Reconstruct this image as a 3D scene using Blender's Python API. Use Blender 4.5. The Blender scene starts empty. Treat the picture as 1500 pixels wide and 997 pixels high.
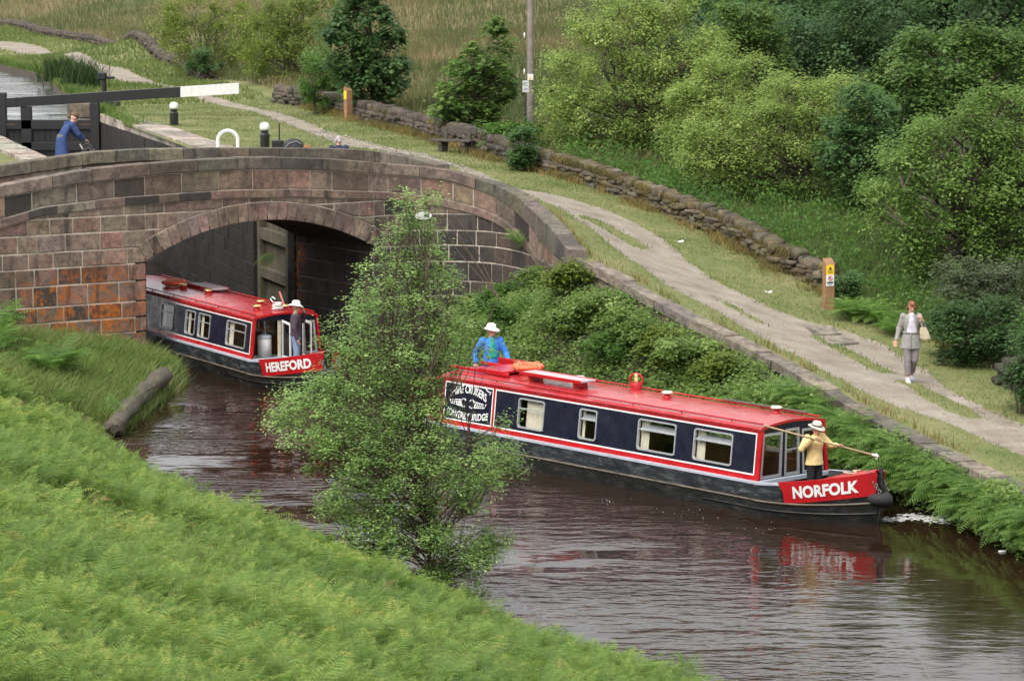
import bpy, bmesh, math, random
import numpy as np
from mathutils import Vector, Matrix

SC = bpy.context.scene
COL = SC.collection
RNG = np.random.default_rng(11)
random.seed(5)
R = math.radians

# ------------------------------------------------------------------ camera
CAM_Z = 11.0
FPX = 4600.0
PITCH = math.atan(598.5 / FPX)
cam_d = bpy.data.cameras.new('camera')
cam = bpy.data.objects.new('camera', cam_d)
COL.objects.link(cam)
cam_d.sensor_width = 36.0
cam_d.lens = FPX / 1500.0 * 36.0
cam.location = (0, 0, CAM_Z)
cam.rotation_euler = (math.pi / 2 - PITCH, 0, 0)
cam_d.clip_start = 0.5
cam_d.clip_end = 3000
cam_d.dof.use_dof = True
cam_d.dof.focus_distance = 63.0
cam_d.dof.aperture_fstop = 5.0
SC.camera = cam


def ray(px, py):
    x = (px - 750) / FPX
    y = -(py - 498.5) / FPX
    return np.array([x, math.cos(PITCH) + y * math.sin(PITCH), -math.sin(PITCH) + y * math.cos(PITCH)])


def at(px, py, z):
    """survey point: where the sight line through a photo point meets height z"""
    r = ray(px, py)
    t = (z - CAM_Z) / r[2]
    return np.array([r[0] * t, r[1] * t, z])


def aty(px, py, Y):
    r = ray(px, py)
    t = Y / r[1]
    return np.array([r[0] * t, Y, r[2] * t + CAM_Z])


def pxof(p):
    dz = p[2] - CAM_Z
    zc = p[1] * math.cos(PITCH) - dz * math.sin(PITCH)
    yc = p[1] * math.sin(PITCH) + dz * math.cos(PITCH)
    return 750 + FPX * p[0] / zc, 498.5 - FPX * yc / zc


# ------------------------------------------------------------------ materials
def srgb(r, g, b):
    f = lambda c: (c / 255 / 12.92) if c / 255 <= .04045 else ((c / 255 + .055) / 1.055) ** 2.4
    return (f(r), f(g), f(b), 1)


class NT:
    def __init__(s, name):
        s.m = bpy.data.materials.new(name)
        s.m.use_nodes = True
        s.t = s.m.node_tree
        s.t.nodes.clear()
        s.out = s.n('ShaderNodeOutputMaterial')

    def n(s, typ, **kw):
        nd = s.t.nodes.new(typ)
        for k, v in kw.items():
            if k == 'inp':
                for kk, vv in v.items():
                    nd.inputs[kk].default_value = vv
            else:
                setattr(nd, k, v)
        return nd

    def l(s, a, b):
        s.t.links.new(a, b)

    def coord(s, kind='Object'):
        return s.n('ShaderNodeTexCoord').outputs[kind]

    def noise(s, scale, detail=4, rough=.6, vec=None, stretch=None):
        nd = s.n('ShaderNodeTexNoise', inp={'Scale': scale, 'Detail': detail, 'Roughness': rough})
        v = vec if vec is not None else s.coord()
        if stretch:
            mp = s.n('ShaderNodeMapping')
            mp.inputs['Scale'].default_value = stretch
            s.l(v, mp.inputs['Vector'])
            v = mp.outputs[0]
        s.l(v, nd.inputs['Vector'])
        return nd.outputs['Fac']

    def ramp(s, fac, stops):
        nd = s.n('ShaderNodeValToRGB')
        el = nd.color_ramp.elements
        while len(el) > 1:
            el.remove(el[0])
        for i, (p, c) in enumerate(stops):
            e = el[0] if i == 0 else el.new(p)
            e.position = p
            e.color = c if len(c) == 4 else (*c, 1)
        s.l(fac, nd.inputs['Fac'])
        return nd.outputs['Color']

    def mix(s, fac, a, b, mode='MIX'):
        nd = s.n('ShaderNodeMix', data_type='RGBA', blend_type=mode)
        for sock, v in ((nd.inputs[0], fac), (nd.inputs[6], a), (nd.inputs[7], b)):
            if hasattr(v, 'links'):
                s.l(v, sock)
            else:
                sock.default_value = v if not isinstance(v, tuple) or len(v) == 4 else (*v, 1)
        return nd.outputs[2]

    def math(s, op, a, b=0.0):
        nd = s.n('ShaderNodeMath', operation=op)
        for sock, v in ((nd.inputs[0], a), (nd.inputs[1], b)):
            if hasattr(v, 'links'):
                s.l(v, sock)
            else:
                sock.default_value = v
        return nd.outputs[0]

    def attr(s, name):
        return s.n('ShaderNodeAttribute', attribute_name=name)

    def bump(s, h, strength=.3, dist=.02):
        nd = s.n('ShaderNodeBump', inp={'Strength': strength, 'Distance': dist})
        s.l(h, nd.inputs['Height'])
        return nd.outputs[0]

    def pbr(s, col, rough=.6, metal=0., spec=.5, normal=None, coat=0.):
        p = s.n('ShaderNodeBsdfPrincipled')
        for k, v in (('Base Color', col), ('Roughness', rough), ('Metallic', metal), ('Specular IOR Level', spec), ('Coat Weight', coat)):
            if hasattr(v, 'links'):
                s.l(v, p.inputs[k])
            else:
                p.inputs[k].default_value = v
        if normal is not None:
            s.l(normal, p.inputs['Normal'])
        s.l(p.outputs[0], s.out.inputs[0])
        return p


def mat_simple(name, col, rough=.6, var=.25, scale=6., metal=0., bump=.15, spec=.5, coat=0., dirt_or_sheen=None):
    """one paint / cloth / metal with gentle tone variation"""
    n = NT(name)
    c = tuple(col[:3])
    f = n.noise(scale, 5)
    lo = tuple(x * (1 - var) for x in c)
    hi = tuple(min(1, x * (1 + var)) for x in c)
    cc = n.ramp(f, [(.3, lo), (.7, hi)])
    if dirt_or_sheen:
        f2 = n.noise(scale * .35, 6, .7)
        k = n.ramp(f2, [(.5, (0, 0, 0)), (.72, (1, 1, 1))])
        cc = n.mix(k, cc, dirt_or_sheen)
    nb = n.bump(n.noise(scale * 5, 4), bump, .01) if bump else None
    n.pbr(cc, rough, metal, spec, nb, coat)
    return n.m


def mat_leaf(name, dark, light, tip=None, trans=.3, rough=.55):
    """foliage: each leaf has its own tone from the 'rnd' attribute"""
    n = NT(name)
    a = n.attr('rnd').outputs['Fac']
    stops = [(0., dark), (.55, tuple((d + l) / 2 for d, l in zip(dark, light))), (.93, light)]
    if tip:
        stops.append((1., tip))
    c = n.ramp(a, stops)
    p = n.pbr(c, rough, 0, .35)
    tr = n.n('ShaderNodeBsdfTranslucent')
    hs = n.n('ShaderNodeHueSaturation', inp={'Hue': .5, 'Saturation': 1.0, 'Value': 1.7})
    n.l(c, hs.inputs['Color'])
    n.l(hs.outputs[0], tr.inputs['Color'])
    mx = n.n('ShaderNodeMixShader', inp={0: trans})
    n.l(p.outputs[0], mx.inputs[1])
    n.l(tr.outputs[0], mx.inputs[2])
    n.l(mx.outputs[0], n.out.inputs[0])
    return n.m


# ------------------------------------------------------------------ object helpers
def tag(o, label=None, cat=None, group=None, kind=None):
    if label:
        o['label'] = label
    if cat:
        o['category'] = cat
    if group:
        o['group'] = group
    if kind:
        o['kind'] = kind
    return o


def empty(name, loc, rz=0., label=None, cat=None, group=None, kind=None):
    o = bpy.data.objects.new(name, None)
    COL.objects.link(o)
    o.location = loc
    o.rotation_euler = (0, 0, rz)
    return tag(o, label, cat, group, kind)


def link(name, me, mats, parent=None, loc=None):
    o = bpy.data.objects.new(name, me)
    COL.objects.link(o)
    for m in (mats if isinstance(mats, (list, tuple)) else [mats]):
        me.materials.append(m)
    if parent:
        o.parent = parent
    if loc is not None:
        o.location = loc
    return o


def np_mesh(name, V, F, rnd=None, col=None, mi=None, smooth=False, attrs=None):
    """fast mesh from arrays; F is (n,k) with equal k"""
    V = np.asarray(V, np.float32)
    F = np.asarray(F, np.int32)
    me = bpy.data.meshes.new(name)
    me.vertices.add(len(V))
    me.vertices.foreach_set('co', V.ravel())
    k = F.shape[1]
    me.loops.add(F.size)
    me.loops.foreach_set('vertex_index', F.ravel())
    me.polygons.add(len(F))
    me.polygons.foreach_set('loop_start', np.arange(0, F.size, k, dtype=np.int32))
    me.polygons.foreach_set('loop_total', np.full(len(F), k, np.int32))
    if smooth:
        me.polygons.foreach_set('use_smooth', np.ones(len(F), bool))
    if mi is not None:
        me.polygons.foreach_set('material_index', np.asarray(mi, np.int32))
    if rnd is not None:
        a = me.attributes.new('rnd', 'FLOAT', 'POINT')
        a.data.foreach_set('value', np.asarray(rnd, np.float32))
    for nm, arr in (attrs or {}).items():
        a = me.attributes.new(nm, 'FLOAT', 'POINT')
        a.data.foreach_set('value', np.asarray(arr, np.float32))
    if col is not None:
        a = me.attributes.new('col', 'FLOAT_COLOR', 'POINT')
        c4 = np.ones((len(V), 4), np.float32)
        c4[:, :3] = col
        a.data.foreach_set('color', c4.ravel())
    me.update(calc_edges=True)
    return me


class MB:
    """collects shapes and links them as ONE mesh object"""
    def __init__(s):
        s.v, s.f, s.mi, s.c, s.sm = [], [], [], [], []
        s.cur = (1, 1, 1)
        s.m = 0
        s.smooth = False

    def add(s, vs, fs, m=None, smooth=None):
        o = len(s.v)
        s.v += [tuple(map(float, v)) for v in vs]
        s.c += [s.cur] * len(vs)
        for f in fs:
            s.f.append(tuple(o + i for i in f))
            s.mi.append(s.m if m is None else m)
            s.sm.append(s.smooth if smooth is None else smooth)

    def quad(s, a, b, c, d, m=None):
        s.add([a, b, c, d], [(0, 1, 2, 3)], m)

    def box(s, c, size, rot=None, m=None, bev=0.):
        x, y, z = (k / 2 for k in size)
        if bev:
            b = min(bev, x * .45, y * .45, z * .45)
            vs, idx = [], {}
            for sx in (-1, 1):
                for sy in (-1, 1):
                    for sz in (-1, 1):
                        for ax in range(3):
                            p = [sx * (x - b), sy * (y - b), sz * (z - b)]
                            p[ax] = (sx * x, sy * y, sz * z)[ax]
                            idx[(sx, sy, sz, ax)] = len(vs)
                            vs.append(p)
            bm = bmesh.new()
            for p in vs:
                bm.verts.new(p)
            g = bmesh.ops.convex_hull(bm, input=bm.verts)
            bm.verts.ensure_lookup_table()
            bm.verts.index_update()
            vs = [v.co.copy() for v in bm.verts]
            fs = [tuple(v.index for v in f.verts) for f in bm.faces]
            bm.free()
        else:
            vs = [(i, j, k) for i in (-x, x) for j in (-y, y) for k in (-z, z)]
            fs = [(0, 1, 3, 2), (4, 6, 7, 5), (0, 4, 5, 1), (2, 3, 7, 6), (0, 2, 6, 4), (1, 5, 7, 3)]
        M = rot if rot is not None else Matrix.Identity(3)
        if not isinstance(M, Matrix):
            M = Matrix.Rotation(M, 3, 'Z')
        s.add([M @ Vector(v) + Vector(c) for v in vs], fs, m)

    def tube(s, pts, r, n=8, m=None, cap=True, smooth=True):
        pts = [Vector(p) for p in pts]
        rs = r if isinstance(r, (list, tuple)) else [r] * len(pts)
        rings = []
        up = None
        for i, p in enumerate(pts):
            d = (pts[min(i + 1, len(pts) - 1)] - pts[max(i - 1, 0)])
            if d.length < 1e-9:
                d = Vector((0, 0, 1))
            d.normalize()
            if up is None:
                up = Vector((0, 0, 1)) if abs(d.z) < .9 else Vector((1, 0, 0))
            a = d.cross(up)
            if a.length < 1e-4:
                a = d.cross(Vector((0, 1, 0)))
            a.normalize()
            b = a.cross(d).normalized()
            up = b
            rings.append([p + (a * math.cos(t) + b * math.sin(t)) * rs[i] for t in [2 * math.pi * k / n for k in range(n)]])
        vs = [q for ring in rings for q in ring]
        fs = []
        for i in range(len(pts) - 1):
            for k in range(n):
                fs.append((i * n + k, i * n + (k + 1) % n, (i + 1) * n + (k + 1) % n, (i + 1) * n + k))
        s.add(vs, fs, m, smooth)
        if cap:
            s.add(rings[0], [tuple(range(n))[::-1]], m, False)
            s.add(rings[-1], [tuple(range(n))], m, False)

    def lathe(s, prof, n=20, c=(0, 0, 0), m=None, smooth=True, sx=1., sy=1.):
        vs, fs = [], []
        for r, z in prof:
            for k in range(n):
                t = 2 * math.pi * k / n
                vs.append((c[0] + r * math.cos(t) * sx, c[1] + r * math.sin(t) * sy, c[2] + z))
        for i in range(len(prof) - 1):
            for k in range(n):
                fs.append((i * n + k, i * n + (k + 1) % n, (i + 1) * n + (k + 1) % n, (i + 1) * n + k))
        s.add(vs, fs, m, smooth)

    def torus(s, c, R_, r, n=28, k=10, M=None, m=None, arc=1.0, sq=1.0):
        M = M or Matrix.Identity(3)
        vs, fs = [], []
        nn = n if arc >= 1 else n + 1
        for i in range(nn):
            t = 2 * math.pi * arc * i / n
            for j in range(k):
                q = 2 * math.pi * j / k
                p = Vector(((R_ + r * math.cos(q)) * math.cos(t), (R_ + r * math.cos(q)) * math.sin(t), r * sq * math.sin(q)))
                vs.append(M @ p + Vector(c))
        for i in range(n):
            for j in range(k):
                a, b = i, (i + 1) % nn
                fs.append((a * k + j, b * k + j, b * k + (j + 1) % k, a * k + (j + 1) % k))
        s.add(vs, fs, m, True)

    def xf(s, M):
        s.v = [tuple(M @ Vector(v)) for v in s.v]

    def build(s, name, mats, parent=None, loc=None, fix=True):
        me = bpy.data.meshes.new(name)
        me.from_pydata(s.v, [], s.f)
        me.polygons.foreach_set('material_index', s.mi)
        me.polygons.foreach_set('use_smooth', s.sm)
        a = me.attributes.new('col', 'FLOAT_COLOR', 'POINT')
        c4 = np.ones((len(s.v), 4), np.float32)
        c4[:, :3] = np.array(s.c, np.float32).reshape(-1, 3)
        a.data.foreach_set('color', c4.ravel())
        if fix:
            bm = bmesh.new()
            bm.from_mesh(me)
            bmesh.ops.recalc_face_normals(bm, faces=bm.faces)
            bm.to_mesh(me)
            bm.free()
        me.update()
        return link(name, me, mats, parent, loc)


def noise2(x, y, sc=1., seed=0, octv=3):
    """cheap smooth value noise on arrays (0..1)"""
    x = np.asarray(x, float) / sc
    y = np.asarray(y, float) / sc
    tot = np.zeros_like(x)
    amp, norm = 1., 0.
    for o in range(octv):
        xi, yi = np.floor(x), np.floor(y)
        fx, fy = x - xi, y - yi
        fx = fx * fx * (3 - 2 * fx)
        fy = fy * fy * (3 - 2 * fy)
        def h(a, b):
            v = np.sin(a * 127.1 + b * 311.7 + seed * 17.3 + o * 7.7) * 43758.5453
            return v - np.floor(v)
        tot += amp * ((h(xi, yi) * (1 - fx) + h(xi + 1, yi) * fx) * (1 - fy) + (h(xi, yi + 1) * (1 - fx) + h(xi + 1, yi + 1) * fx) * fy)
        norm += amp
        amp *= .5
        x, y = x * 2.03, y * 2.03
    return tot / norm


def sstep(a, b, x):
    t = np.clip((x - a) / (b - a), 0, 1)
    return t * t * (3 - 2 * t)


# ------------------------------------------------------------------ render, world, sun (bright overcast)
SC.view_settings.view_transform = 'Standard'
SC.view_settings.look = 'None'
SC.view_settings.gamma = 1
SC.view_settings.use_curve_mapping = False
SC.view_settings.exposure = 1.0
SC.render.engine = 'CYCLES'
SC.cycles.use_denoising = True
SC.cycles.max_bounces = 6
SC.cycles.diffuse_bounces = 3
SC.cycles.transparent_max_bounces = 8
SC.cycles.caustics_reflective = False
SC.cycles.caustics_refractive = False
SUN_EL, SUN_AZ = R(52), R(215)      # azimuth clockwise from +Y (north): light from the left, a little behind the viewer
W = bpy.data.worlds.new('World')
SC.world = W
W.use_nodes = True
wt = W.node_tree
wt.nodes.clear()
sky = wt.nodes.new('ShaderNodeTexSky')
sky.sky_type = 'NISHITA'
sky.sun_disc = False
sky.sun_elevation = SUN_EL
sky.sun_rotation = SUN_AZ
sky.dust_density = 6.0
sky.air_density = 1.0
sky.ozone_density = 1.0
hsv = wt.nodes.new('ShaderNodeHueSaturation')   # an even cloud cover takes the blue out of the sky
hsv.inputs['Saturation'].default_value = .13
bgn = wt.nodes.new('ShaderNodeBackground')
bgn.inputs['Strength'].default_value = .125
wo = wt.nodes.new('ShaderNodeOutputWorld')
wt.links.new(sky.outputs[0], hsv.inputs['Color'])
# broken cloud over the whole sky, brighter and darker in patches
tcw = wt.nodes.new('ShaderNodeTexCoord')
cn = wt.nodes.new('ShaderNodeTexNoise')
cn.inputs['Scale'].default_value = 3.2
cn.inputs['Detail'].default_value = 5
wt.links.new(tcw.outputs['Generated'], cn.inputs['Vector'])
cr_ = wt.nodes.new('ShaderNodeValToRGB')
cr_.color_ramp.elements[0].position, cr_.color_ramp.elements[0].color = .35, (4.6, 4.75, 5.0, 1)
cr_.color_ramp.elements[1].position, cr_.color_ramp.elements[1].color = .65, (8.6, 8.6, 8.7, 1)
wt.links.new(cn.outputs['Fac'], cr_.inputs['Fac'])
cmx = wt.nodes.new('ShaderNodeMix')
cmx.data_type = 'RGBA'
cmx.inputs[0].default_value = .6
wt.links.new(hsv.outputs[0], cmx.inputs[6])
wt.links.new(cr_.outputs[0], cmx.inputs[7])
wt.links.new(cmx.outputs[2], bgn.inputs[0])
wt.links.new(bgn.outputs[0], wo.inputs[0])
sl = bpy.data.lights.new('sun', 'SUN')
sl.energy = 1.5
sl.angle = R(35)
sl.color = (1., .96, .89)
so = bpy.data.objects.new('sun', sl)
COL.objects.link(so)
sd = Vector((math.sin(SUN_AZ) * math.cos(SUN_EL), math.cos(SUN_AZ) * math.cos(SUN_EL), math.sin(SUN_EL)))
so.rotation_euler = sd.to_track_quat('Z', 'Y').to_euler()
so.location = (0, 0, 60)
# ------------------------------------------------------------------ land: towpath side, described along (v) and across (u) the canal
O_ = np.array([.9, .436])
N_ = np.array([-.436, .9])
O_ /= np.linalg.norm(O_)
N_ = np.array([-O_[1], O_[0]])


def uv(p):
    p = np.asarray(p, float)[..., :2]
    return p @ O_, p @ N_


def xy(u, v):
    u = np.asarray(u, float)
    v = np.asarray(v, float)
    return np.stack([u * O_[0] + v * N_[0], u * O_[1] + v * N_[1]], -1)


EDGE = [(20, 30, .6), (14.5, 40, .7), (11.3, 49, .8), (10.0, 53.2, .85)] + [tuple(at(*q)) for q in [
    (1500, 720, .9), (1400, 672, 1.0), (1340, 645, 1.1), (1240, 592, 1.3), (1190, 560, 1.5), (1120, 520, 1.75), (1060, 490, 2.),
    (1000, 462, 2.3), (960, 440, 2.55), (900, 405, 2.95), (845, 378, 3.3)]]
N_COP = len(EDGE)
EDGE += [(1.25, 76.3, 3.42), (.85, 79, 3.75), (.35, 81.5, 3.98), (-.35, 83.1, 4.12), (-1.4, 84.1, 4.2), (-2.6, 84.9, 4.25), (-4, 85.7, 4.3),
         (-6.05, 86.4, 4.3), (-10.0, 98., 4.3), (-15.2, 116, 4.3), (-15.5, 118.2, 4.3), (-17.2, 126, 4.2), (-19.6, 137, 4.15), (-22.2, 150.6, 4.15),
         (-26.8, 164.8, 4.15), (-40, 210, 4.3), (-75, 300, 4.6)]
EDGE = np.array(EDGE)
eu, ev = uv(EDGE)
assert np.all(np.diff(ev) > 0), np.diff(ev)

WALL_PX = [(1205, 424, 2.1), (1130, 390, 2.5), (1060, 350, 2.9), (980, 318, 3.3), (900, 285, 3.7), (800, 253, 4.05), (770, 247, 4.1), (690, 222, 4.3), (600, 193, 4.3),
           (540, 180, 4.3), (470, 160, 4.3), (400, 150, 4.3), (300, 119, 4.3), (268, 105, 4.3), (232, 88, 4.3), (180, 72, 4.3), (112, 60, 4.3), (53, 50, 4.3), (0, 37, 4.3), (-120, 14, 4.3)]
WALL = np.array([at(*q) for q in WALL_PX])
wu, wv = uv(WALL)

ctrl = [tuple(p) for p in EDGE] + [tuple(p) for p in WALL]
ctrl += [tuple(at(*q)) for q in [(1335, 562, 1.22), (1150, 505, 1.72), (1212, 453, 1.9), (960, 385, 2.75), (800, 290, 3.85), (640, 245, 4.3), (1420, 640, 1.02),
                                 (1490, 560, 1.1), (300, 145, 4.3), (150, 103, 4.3), (0, 65, 4.3)]]
ctrl += [(14, 66, 1.3), (20, 60, 1.2), (22, 80, 2.4), (14, 85, 3.2), (11, 98, 4.0), (25, 110, 4.6), (5, 115, 4.9), (0, 150, 5.8), (0, 190, 7.4), (0, 250, 13), (-30, 260, 8.5), (-60, 330, 9),
         (40, 150, 8), (45, 250, 18), (70, 100, 7), (80, 330, 26), (0, 330, 22), (-20, 180, 5.4), (-6, 130, 5.0), (35, 40, 1.0), (60, 50, 3)]
ctrl = np.array(ctrl)


def tps_fit(P, lam=.001):
    n = len(P)
    X = P[:, :2]
    d = np.linalg.norm(X[:, None] - X[None], axis=-1)
    K = np.where(d > 0, d * d * np.log(d + 1e-9), 0)
    A = np.zeros((n + 3, n + 3))
    A[:n, :n] = K + lam * np.eye(n) * 100
    A[:n, n] = 1
    A[:n, n + 1:] = X
    A[n, :n] = 1
    A[n + 1:, :n] = X.T
    b = np.zeros(n + 3)
    b[:n] = P[:, 2]
    return X, np.linalg.solve(A, b)


TX, TW = tps_fit(ctrl)


def groundz(P):
    P = np.atleast_2d(np.asarray(P, float))[:, :2]
    out = np.zeros(len(P))
    for i in range(0, len(P), 20000):
        Q = P[i:i + 20000]
        d = np.linalg.norm(Q[:, None] - TX[None], axis=-1)
        K = np.where(d > 0, d * d * np.log(d + 1e-9), 0)
        out[i:i + 20000] = K @ TW[:len(TX)] + TW[len(TX)] + Q @ TW[len(TX) + 1:]
    return out


def gz(x, y):
    return float(groundz([(x, y)])[0])


def ag(px, py, z0=3.5):
    """ground point of the towpath side seen at a photo point"""
    z = z0
    for _ in range(40):
        p = at(px, py, z)
        zn = gz(p[0], p[1])
        z = z * .5 + zn * .5
    p = at(px, py, z)
    return np.array([p[0], p[1], z])


# path edges
PL = np.array([ag(*q) for q in [(1560, 700), (1500, 668), (1400, 628), (1300, 590), (1240, 565), (1180, 532), (1120, 500), (1050, 460), (970, 420), (920, 385), (880, 352), (835, 318), (780, 292), (700, 262), (626, 234),
                                (563, 222), (499, 213), (435, 188), (370, 164), (290, 146), (213, 125), (149, 112), (70, 84), (0, 73), (-120, 52)]])
PR = np.array([ag(*q) for q in [(1560, 655), (1500, 622), (1400, 575), (1360, 545), (1300, 508), (1250, 487), (1200, 474), (1130, 452), (1060, 418), (1010, 383), (960, 343), (900, 313), (830, 290), (760, 276), (626, 226),
                                (563, 214), (499, 197), (435, 171), (370, 155), (290, 136), (213, 114), (149, 92), (70, 72), (0, 60), (-120, 40)]])


def line_u(P):
    u, v = uv(P)
    i = np.argsort(v)
    return lambda vv: np.interp(vv, v[i], u[i])


uE = lambda vv: np.interp(vv, ev, eu)
zE = lambda vv: np.interp(vv, ev, EDGE[:, 2])
uW = line_u(WALL)
uPL, uPR = line_u(PL), line_u(PR)

vs_ = np.concatenate([np.arange(ev[0], 40, 1.), np.arange(40, 112, .28), np.arange(112, 170, .8), np.arange(170, ev[-1], 3.)])
ts_ = np.concatenate([[.0], np.arange(.36, 13, .22), np.arange(13, 32, .8), np.geomspace(32, 330, 26)])
VV, TT = np.meshgrid(vs_, ts_, indexing='ij')
UU = uE(VV) + TT
XY = xy(UU, VV).reshape(-1, 2)
ZZ = groundz(XY)
vf, uf = VV.ravel(), UU.ravel()
tf = TT.ravel()
# the ground is tied to the stone edge
k = np.exp(-tf / 1.2)
ZZ = ZZ * (1 - k) + (zE(vf) - .03) * k
ZZ += (noise2(XY[:, 0], XY[:, 1], 1.3, 3) - .5) * .05 * sstep(.2, 1., tf) + (noise2(XY[:, 0], XY[:, 1], 9, 4) - .5) * .7 * sstep(1, 12, uf - uW(vf))
dpath = np.minimum(uf - uPL(vf), uPR(vf) - uf)
wob = (noise2(XY[:, 0], XY[:, 1], 1.1, 8, 4) - .5) * .9
pathm = sstep(-.16, .2, dpath + wob * .55)
# grass strips left standing in the path
STRIPS = [(ag(p0, p1)[:2], ag(p2, p3)[:2], w) for (p0, p1, p2, p3, w) in [(868, 326, 935, 364, .36), (1050, 440, 1120, 478, .1), (1205, 497, 1295, 545, .24), (1330, 562, 1430, 612, .22)]]


def strip_d(Q):
    Q = np.asarray(Q)[:, :2]
    best = np.full(len(Q), 9.)
    for a, b, w in STRIPS:
        ab = b - a
        t = np.clip(((Q - a) @ ab) / (ab @ ab), 0, 1)
        best = np.minimum(best, np.linalg.norm(Q - (a + t[:, None] * ab), axis=1) - w)
    return best


pathm *= 1 - sstep(.16, -.14, strip_d(XY) + wob * .5)
ZZ -= .03 * pathm
beyond = uf - uW(vf)
meadm = sstep(.1, 1.4, beyond)
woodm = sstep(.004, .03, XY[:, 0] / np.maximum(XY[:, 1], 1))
nv, nt_ = VV.shape
idx = np.arange(nv * nt_).reshape(nv, nt_)
F_all = np.stack([idx[:-1, :-1], idx[:-1, 1:], idx[1:, 1:], idx[1:, :-1]], -1).reshape(-1, 4)
V_all = np.column_stack([XY, ZZ])
pm_f = pathm[F_all].mean(1)
bm_f = beyond[F_all].mean(1)


def ground_mat():
    n = NT('ground')
    pos = n.coord('Object')
    pa = n.attr('path').outputs['Fac']
    me_ = n.attr('meadow').outputs['Fac']
    # mown turf
    g1 = n.noise(.55, 6, .65, pos)
    g2 = n.noise(5., 5, .7, pos)
    gf = n.math('ADD', n.math('MULTIPLY', g1, .6), n.math('MULTIPLY', g2, .4))
    turf = n.ramp(gf, [(.3, (.075, .105, .03)), (.45, (.125, .145, .05)), (.58, (.18, .175, .075)), (.72, (.24, .21, .11))])
    # worn gravel
    p1 = n.noise(26, 5, .75, pos)
    p2 = n.noise(1.2, 5, .6, pos)
    grav = n.ramp(n.math('ADD', n.math('MULTIPLY', p1, .55), n.math('MULTIPLY', p2, .45)), [(.34, (.13, .105, .077)), (.46, (.215, .183, .145)), (.56, (.285, .25, .205)), (.68, (.38, .34, .29))])
    vor = n.n('ShaderNodeTexVoronoi', inp={'Scale': 16.})
    n.l(pos, vor.inputs['Vector'])
    sp = n.ramp(vor.outputs['Distance'], [(.0, (1, 1, 1)), (.22, (0, 0, 0))])
    grav = n.mix(n.math('MULTIPLY', sp, .35), grav, (.42, .38, .32, 1))
    edge = n.noise(7., 5, .7, pos)
    pk = n.ramp(n.math('ADD', pa, n.math('MULTIPLY', n.math('SUBTRACT', edge, .5), 1.1)), [(.42, (0, 0, 0)), (.58, (1, 1, 1))])
    c = n.mix(pk, turf, grav)
    # rough pasture beyond the wall
    m1 = n.noise(.07, 4, .6, pos)
    m2 = n.noise(1.3, 5, .7, pos)
    mead = n.ramp(n.math('ADD', n.math('MULTIPLY', m1, .62), n.math('MULTIPLY', m2, .38)), [(.36, (.055, .08, .025)), (.47, (.115, .11, .045)), (.56, (.155, .125, .06)), (.68, (.19, .15, .08))])
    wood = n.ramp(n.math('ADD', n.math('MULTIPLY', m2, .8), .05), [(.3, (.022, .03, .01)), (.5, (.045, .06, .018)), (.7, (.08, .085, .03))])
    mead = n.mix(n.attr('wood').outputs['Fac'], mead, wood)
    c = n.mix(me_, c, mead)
    b = n.bump(n.math('ADD', p1, n.math('MULTIPLY', g2, .8)), .55, .03)
    n.pbr(c, .9, 0, .2, b)
    return n.m


GM = ground_mat()


def sub_ground(name, mask, **kw):
    F = F_all[mask]
    used, inv = np.unique(F, return_inverse=True)
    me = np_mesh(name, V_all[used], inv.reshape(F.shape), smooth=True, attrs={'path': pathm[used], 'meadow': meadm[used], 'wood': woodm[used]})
    return tag(link(name, me, GM), kind='structure', **kw)


sub_ground('towpath', (pm_f > .5) & (bm_f <= 0))
sub_ground('grass_verge', (pm_f <= .5) & (bm_f <= 0))
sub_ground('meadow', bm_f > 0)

# skirt of soil down from the upper pond edge
soil = mat_simple('damp_soil', (.045, .035, .022), .95, .4, 3.)
m = MB()
for i in range(len(EDGE) - 1):
    if EDGE[i][1] > 117:
        a, b = EDGE[i], EDGE[i + 1]
        m.quad((a[0], a[1], a[2] - .02), (b[0], b[1], b[2] - .02), (b[0] - .5, b[1] - .1, b[2] - 1.2), (a[0] - .5, a[1] - .1, a[2] - 1.2))
tag(m.build('pond_bank', soil), kind='structure')

# ------------------------------------------------------------------ overgrown bank between the stone edge and the water
TOE = np.array([(21, 30), (15.2, 40), (11.9, 49), (10.3, 54), (9.5, 56.5), (8.5, 58.3), (7.5, 60.2), (6.4, 62.2), (4.6, 64.8), (2, 68.6), (0, 72.6), (-2, 79.2), (-3.3, 82.4)])
tu, tv = uv(TOE)
uT = lambda vv: np.interp(vv, tv, tu)
bank_top = lambda v: zE(v) - .28 - np.interp(v, [64.5, 66.5, 68.5, 70.5, 74.6], [0, .25, .95, 1.6, 2.5])
bv = np.arange(ev[0], 74.6, .3)
BK = 9
bu, bz = [], []
for j in range(BK):
    t = j / (BK - 1)
    u0 = uE(bv) - .12
    u1 = np.minimum(uT(bv), u0 - .25)
    uu = u0 + (u1 - u0) * t
    zt = bank_top(bv)
    zz = zt + (-.5 - zt) * (t ** 1.15)
    bu.append(uu)
    bz.append(zz)
bu, bz = np.array(bu).T, np.array(bz).T
BVV = np.repeat(bv[:, None], BK, 1)
bxy = xy(bu, BVV)
bz2 = bz + (noise2(bxy[..., 0], bxy[..., 1], .8, 21) - .5) * .18
idx = np.arange(bz.size).reshape(bz.shape)
Fb = np.stack([idx[:-1, :-1], idx[1:, :-1], idx[1:, 1:], idx[:-1, 1:]], -1).reshape(-1, 4)
tag(link('canal_bank', np_mesh('canal_bank', np.column_stack([bxy.reshape(-1, 2), bz2.ravel()]), Fb, smooth=True), soil), kind='structure')


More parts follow.
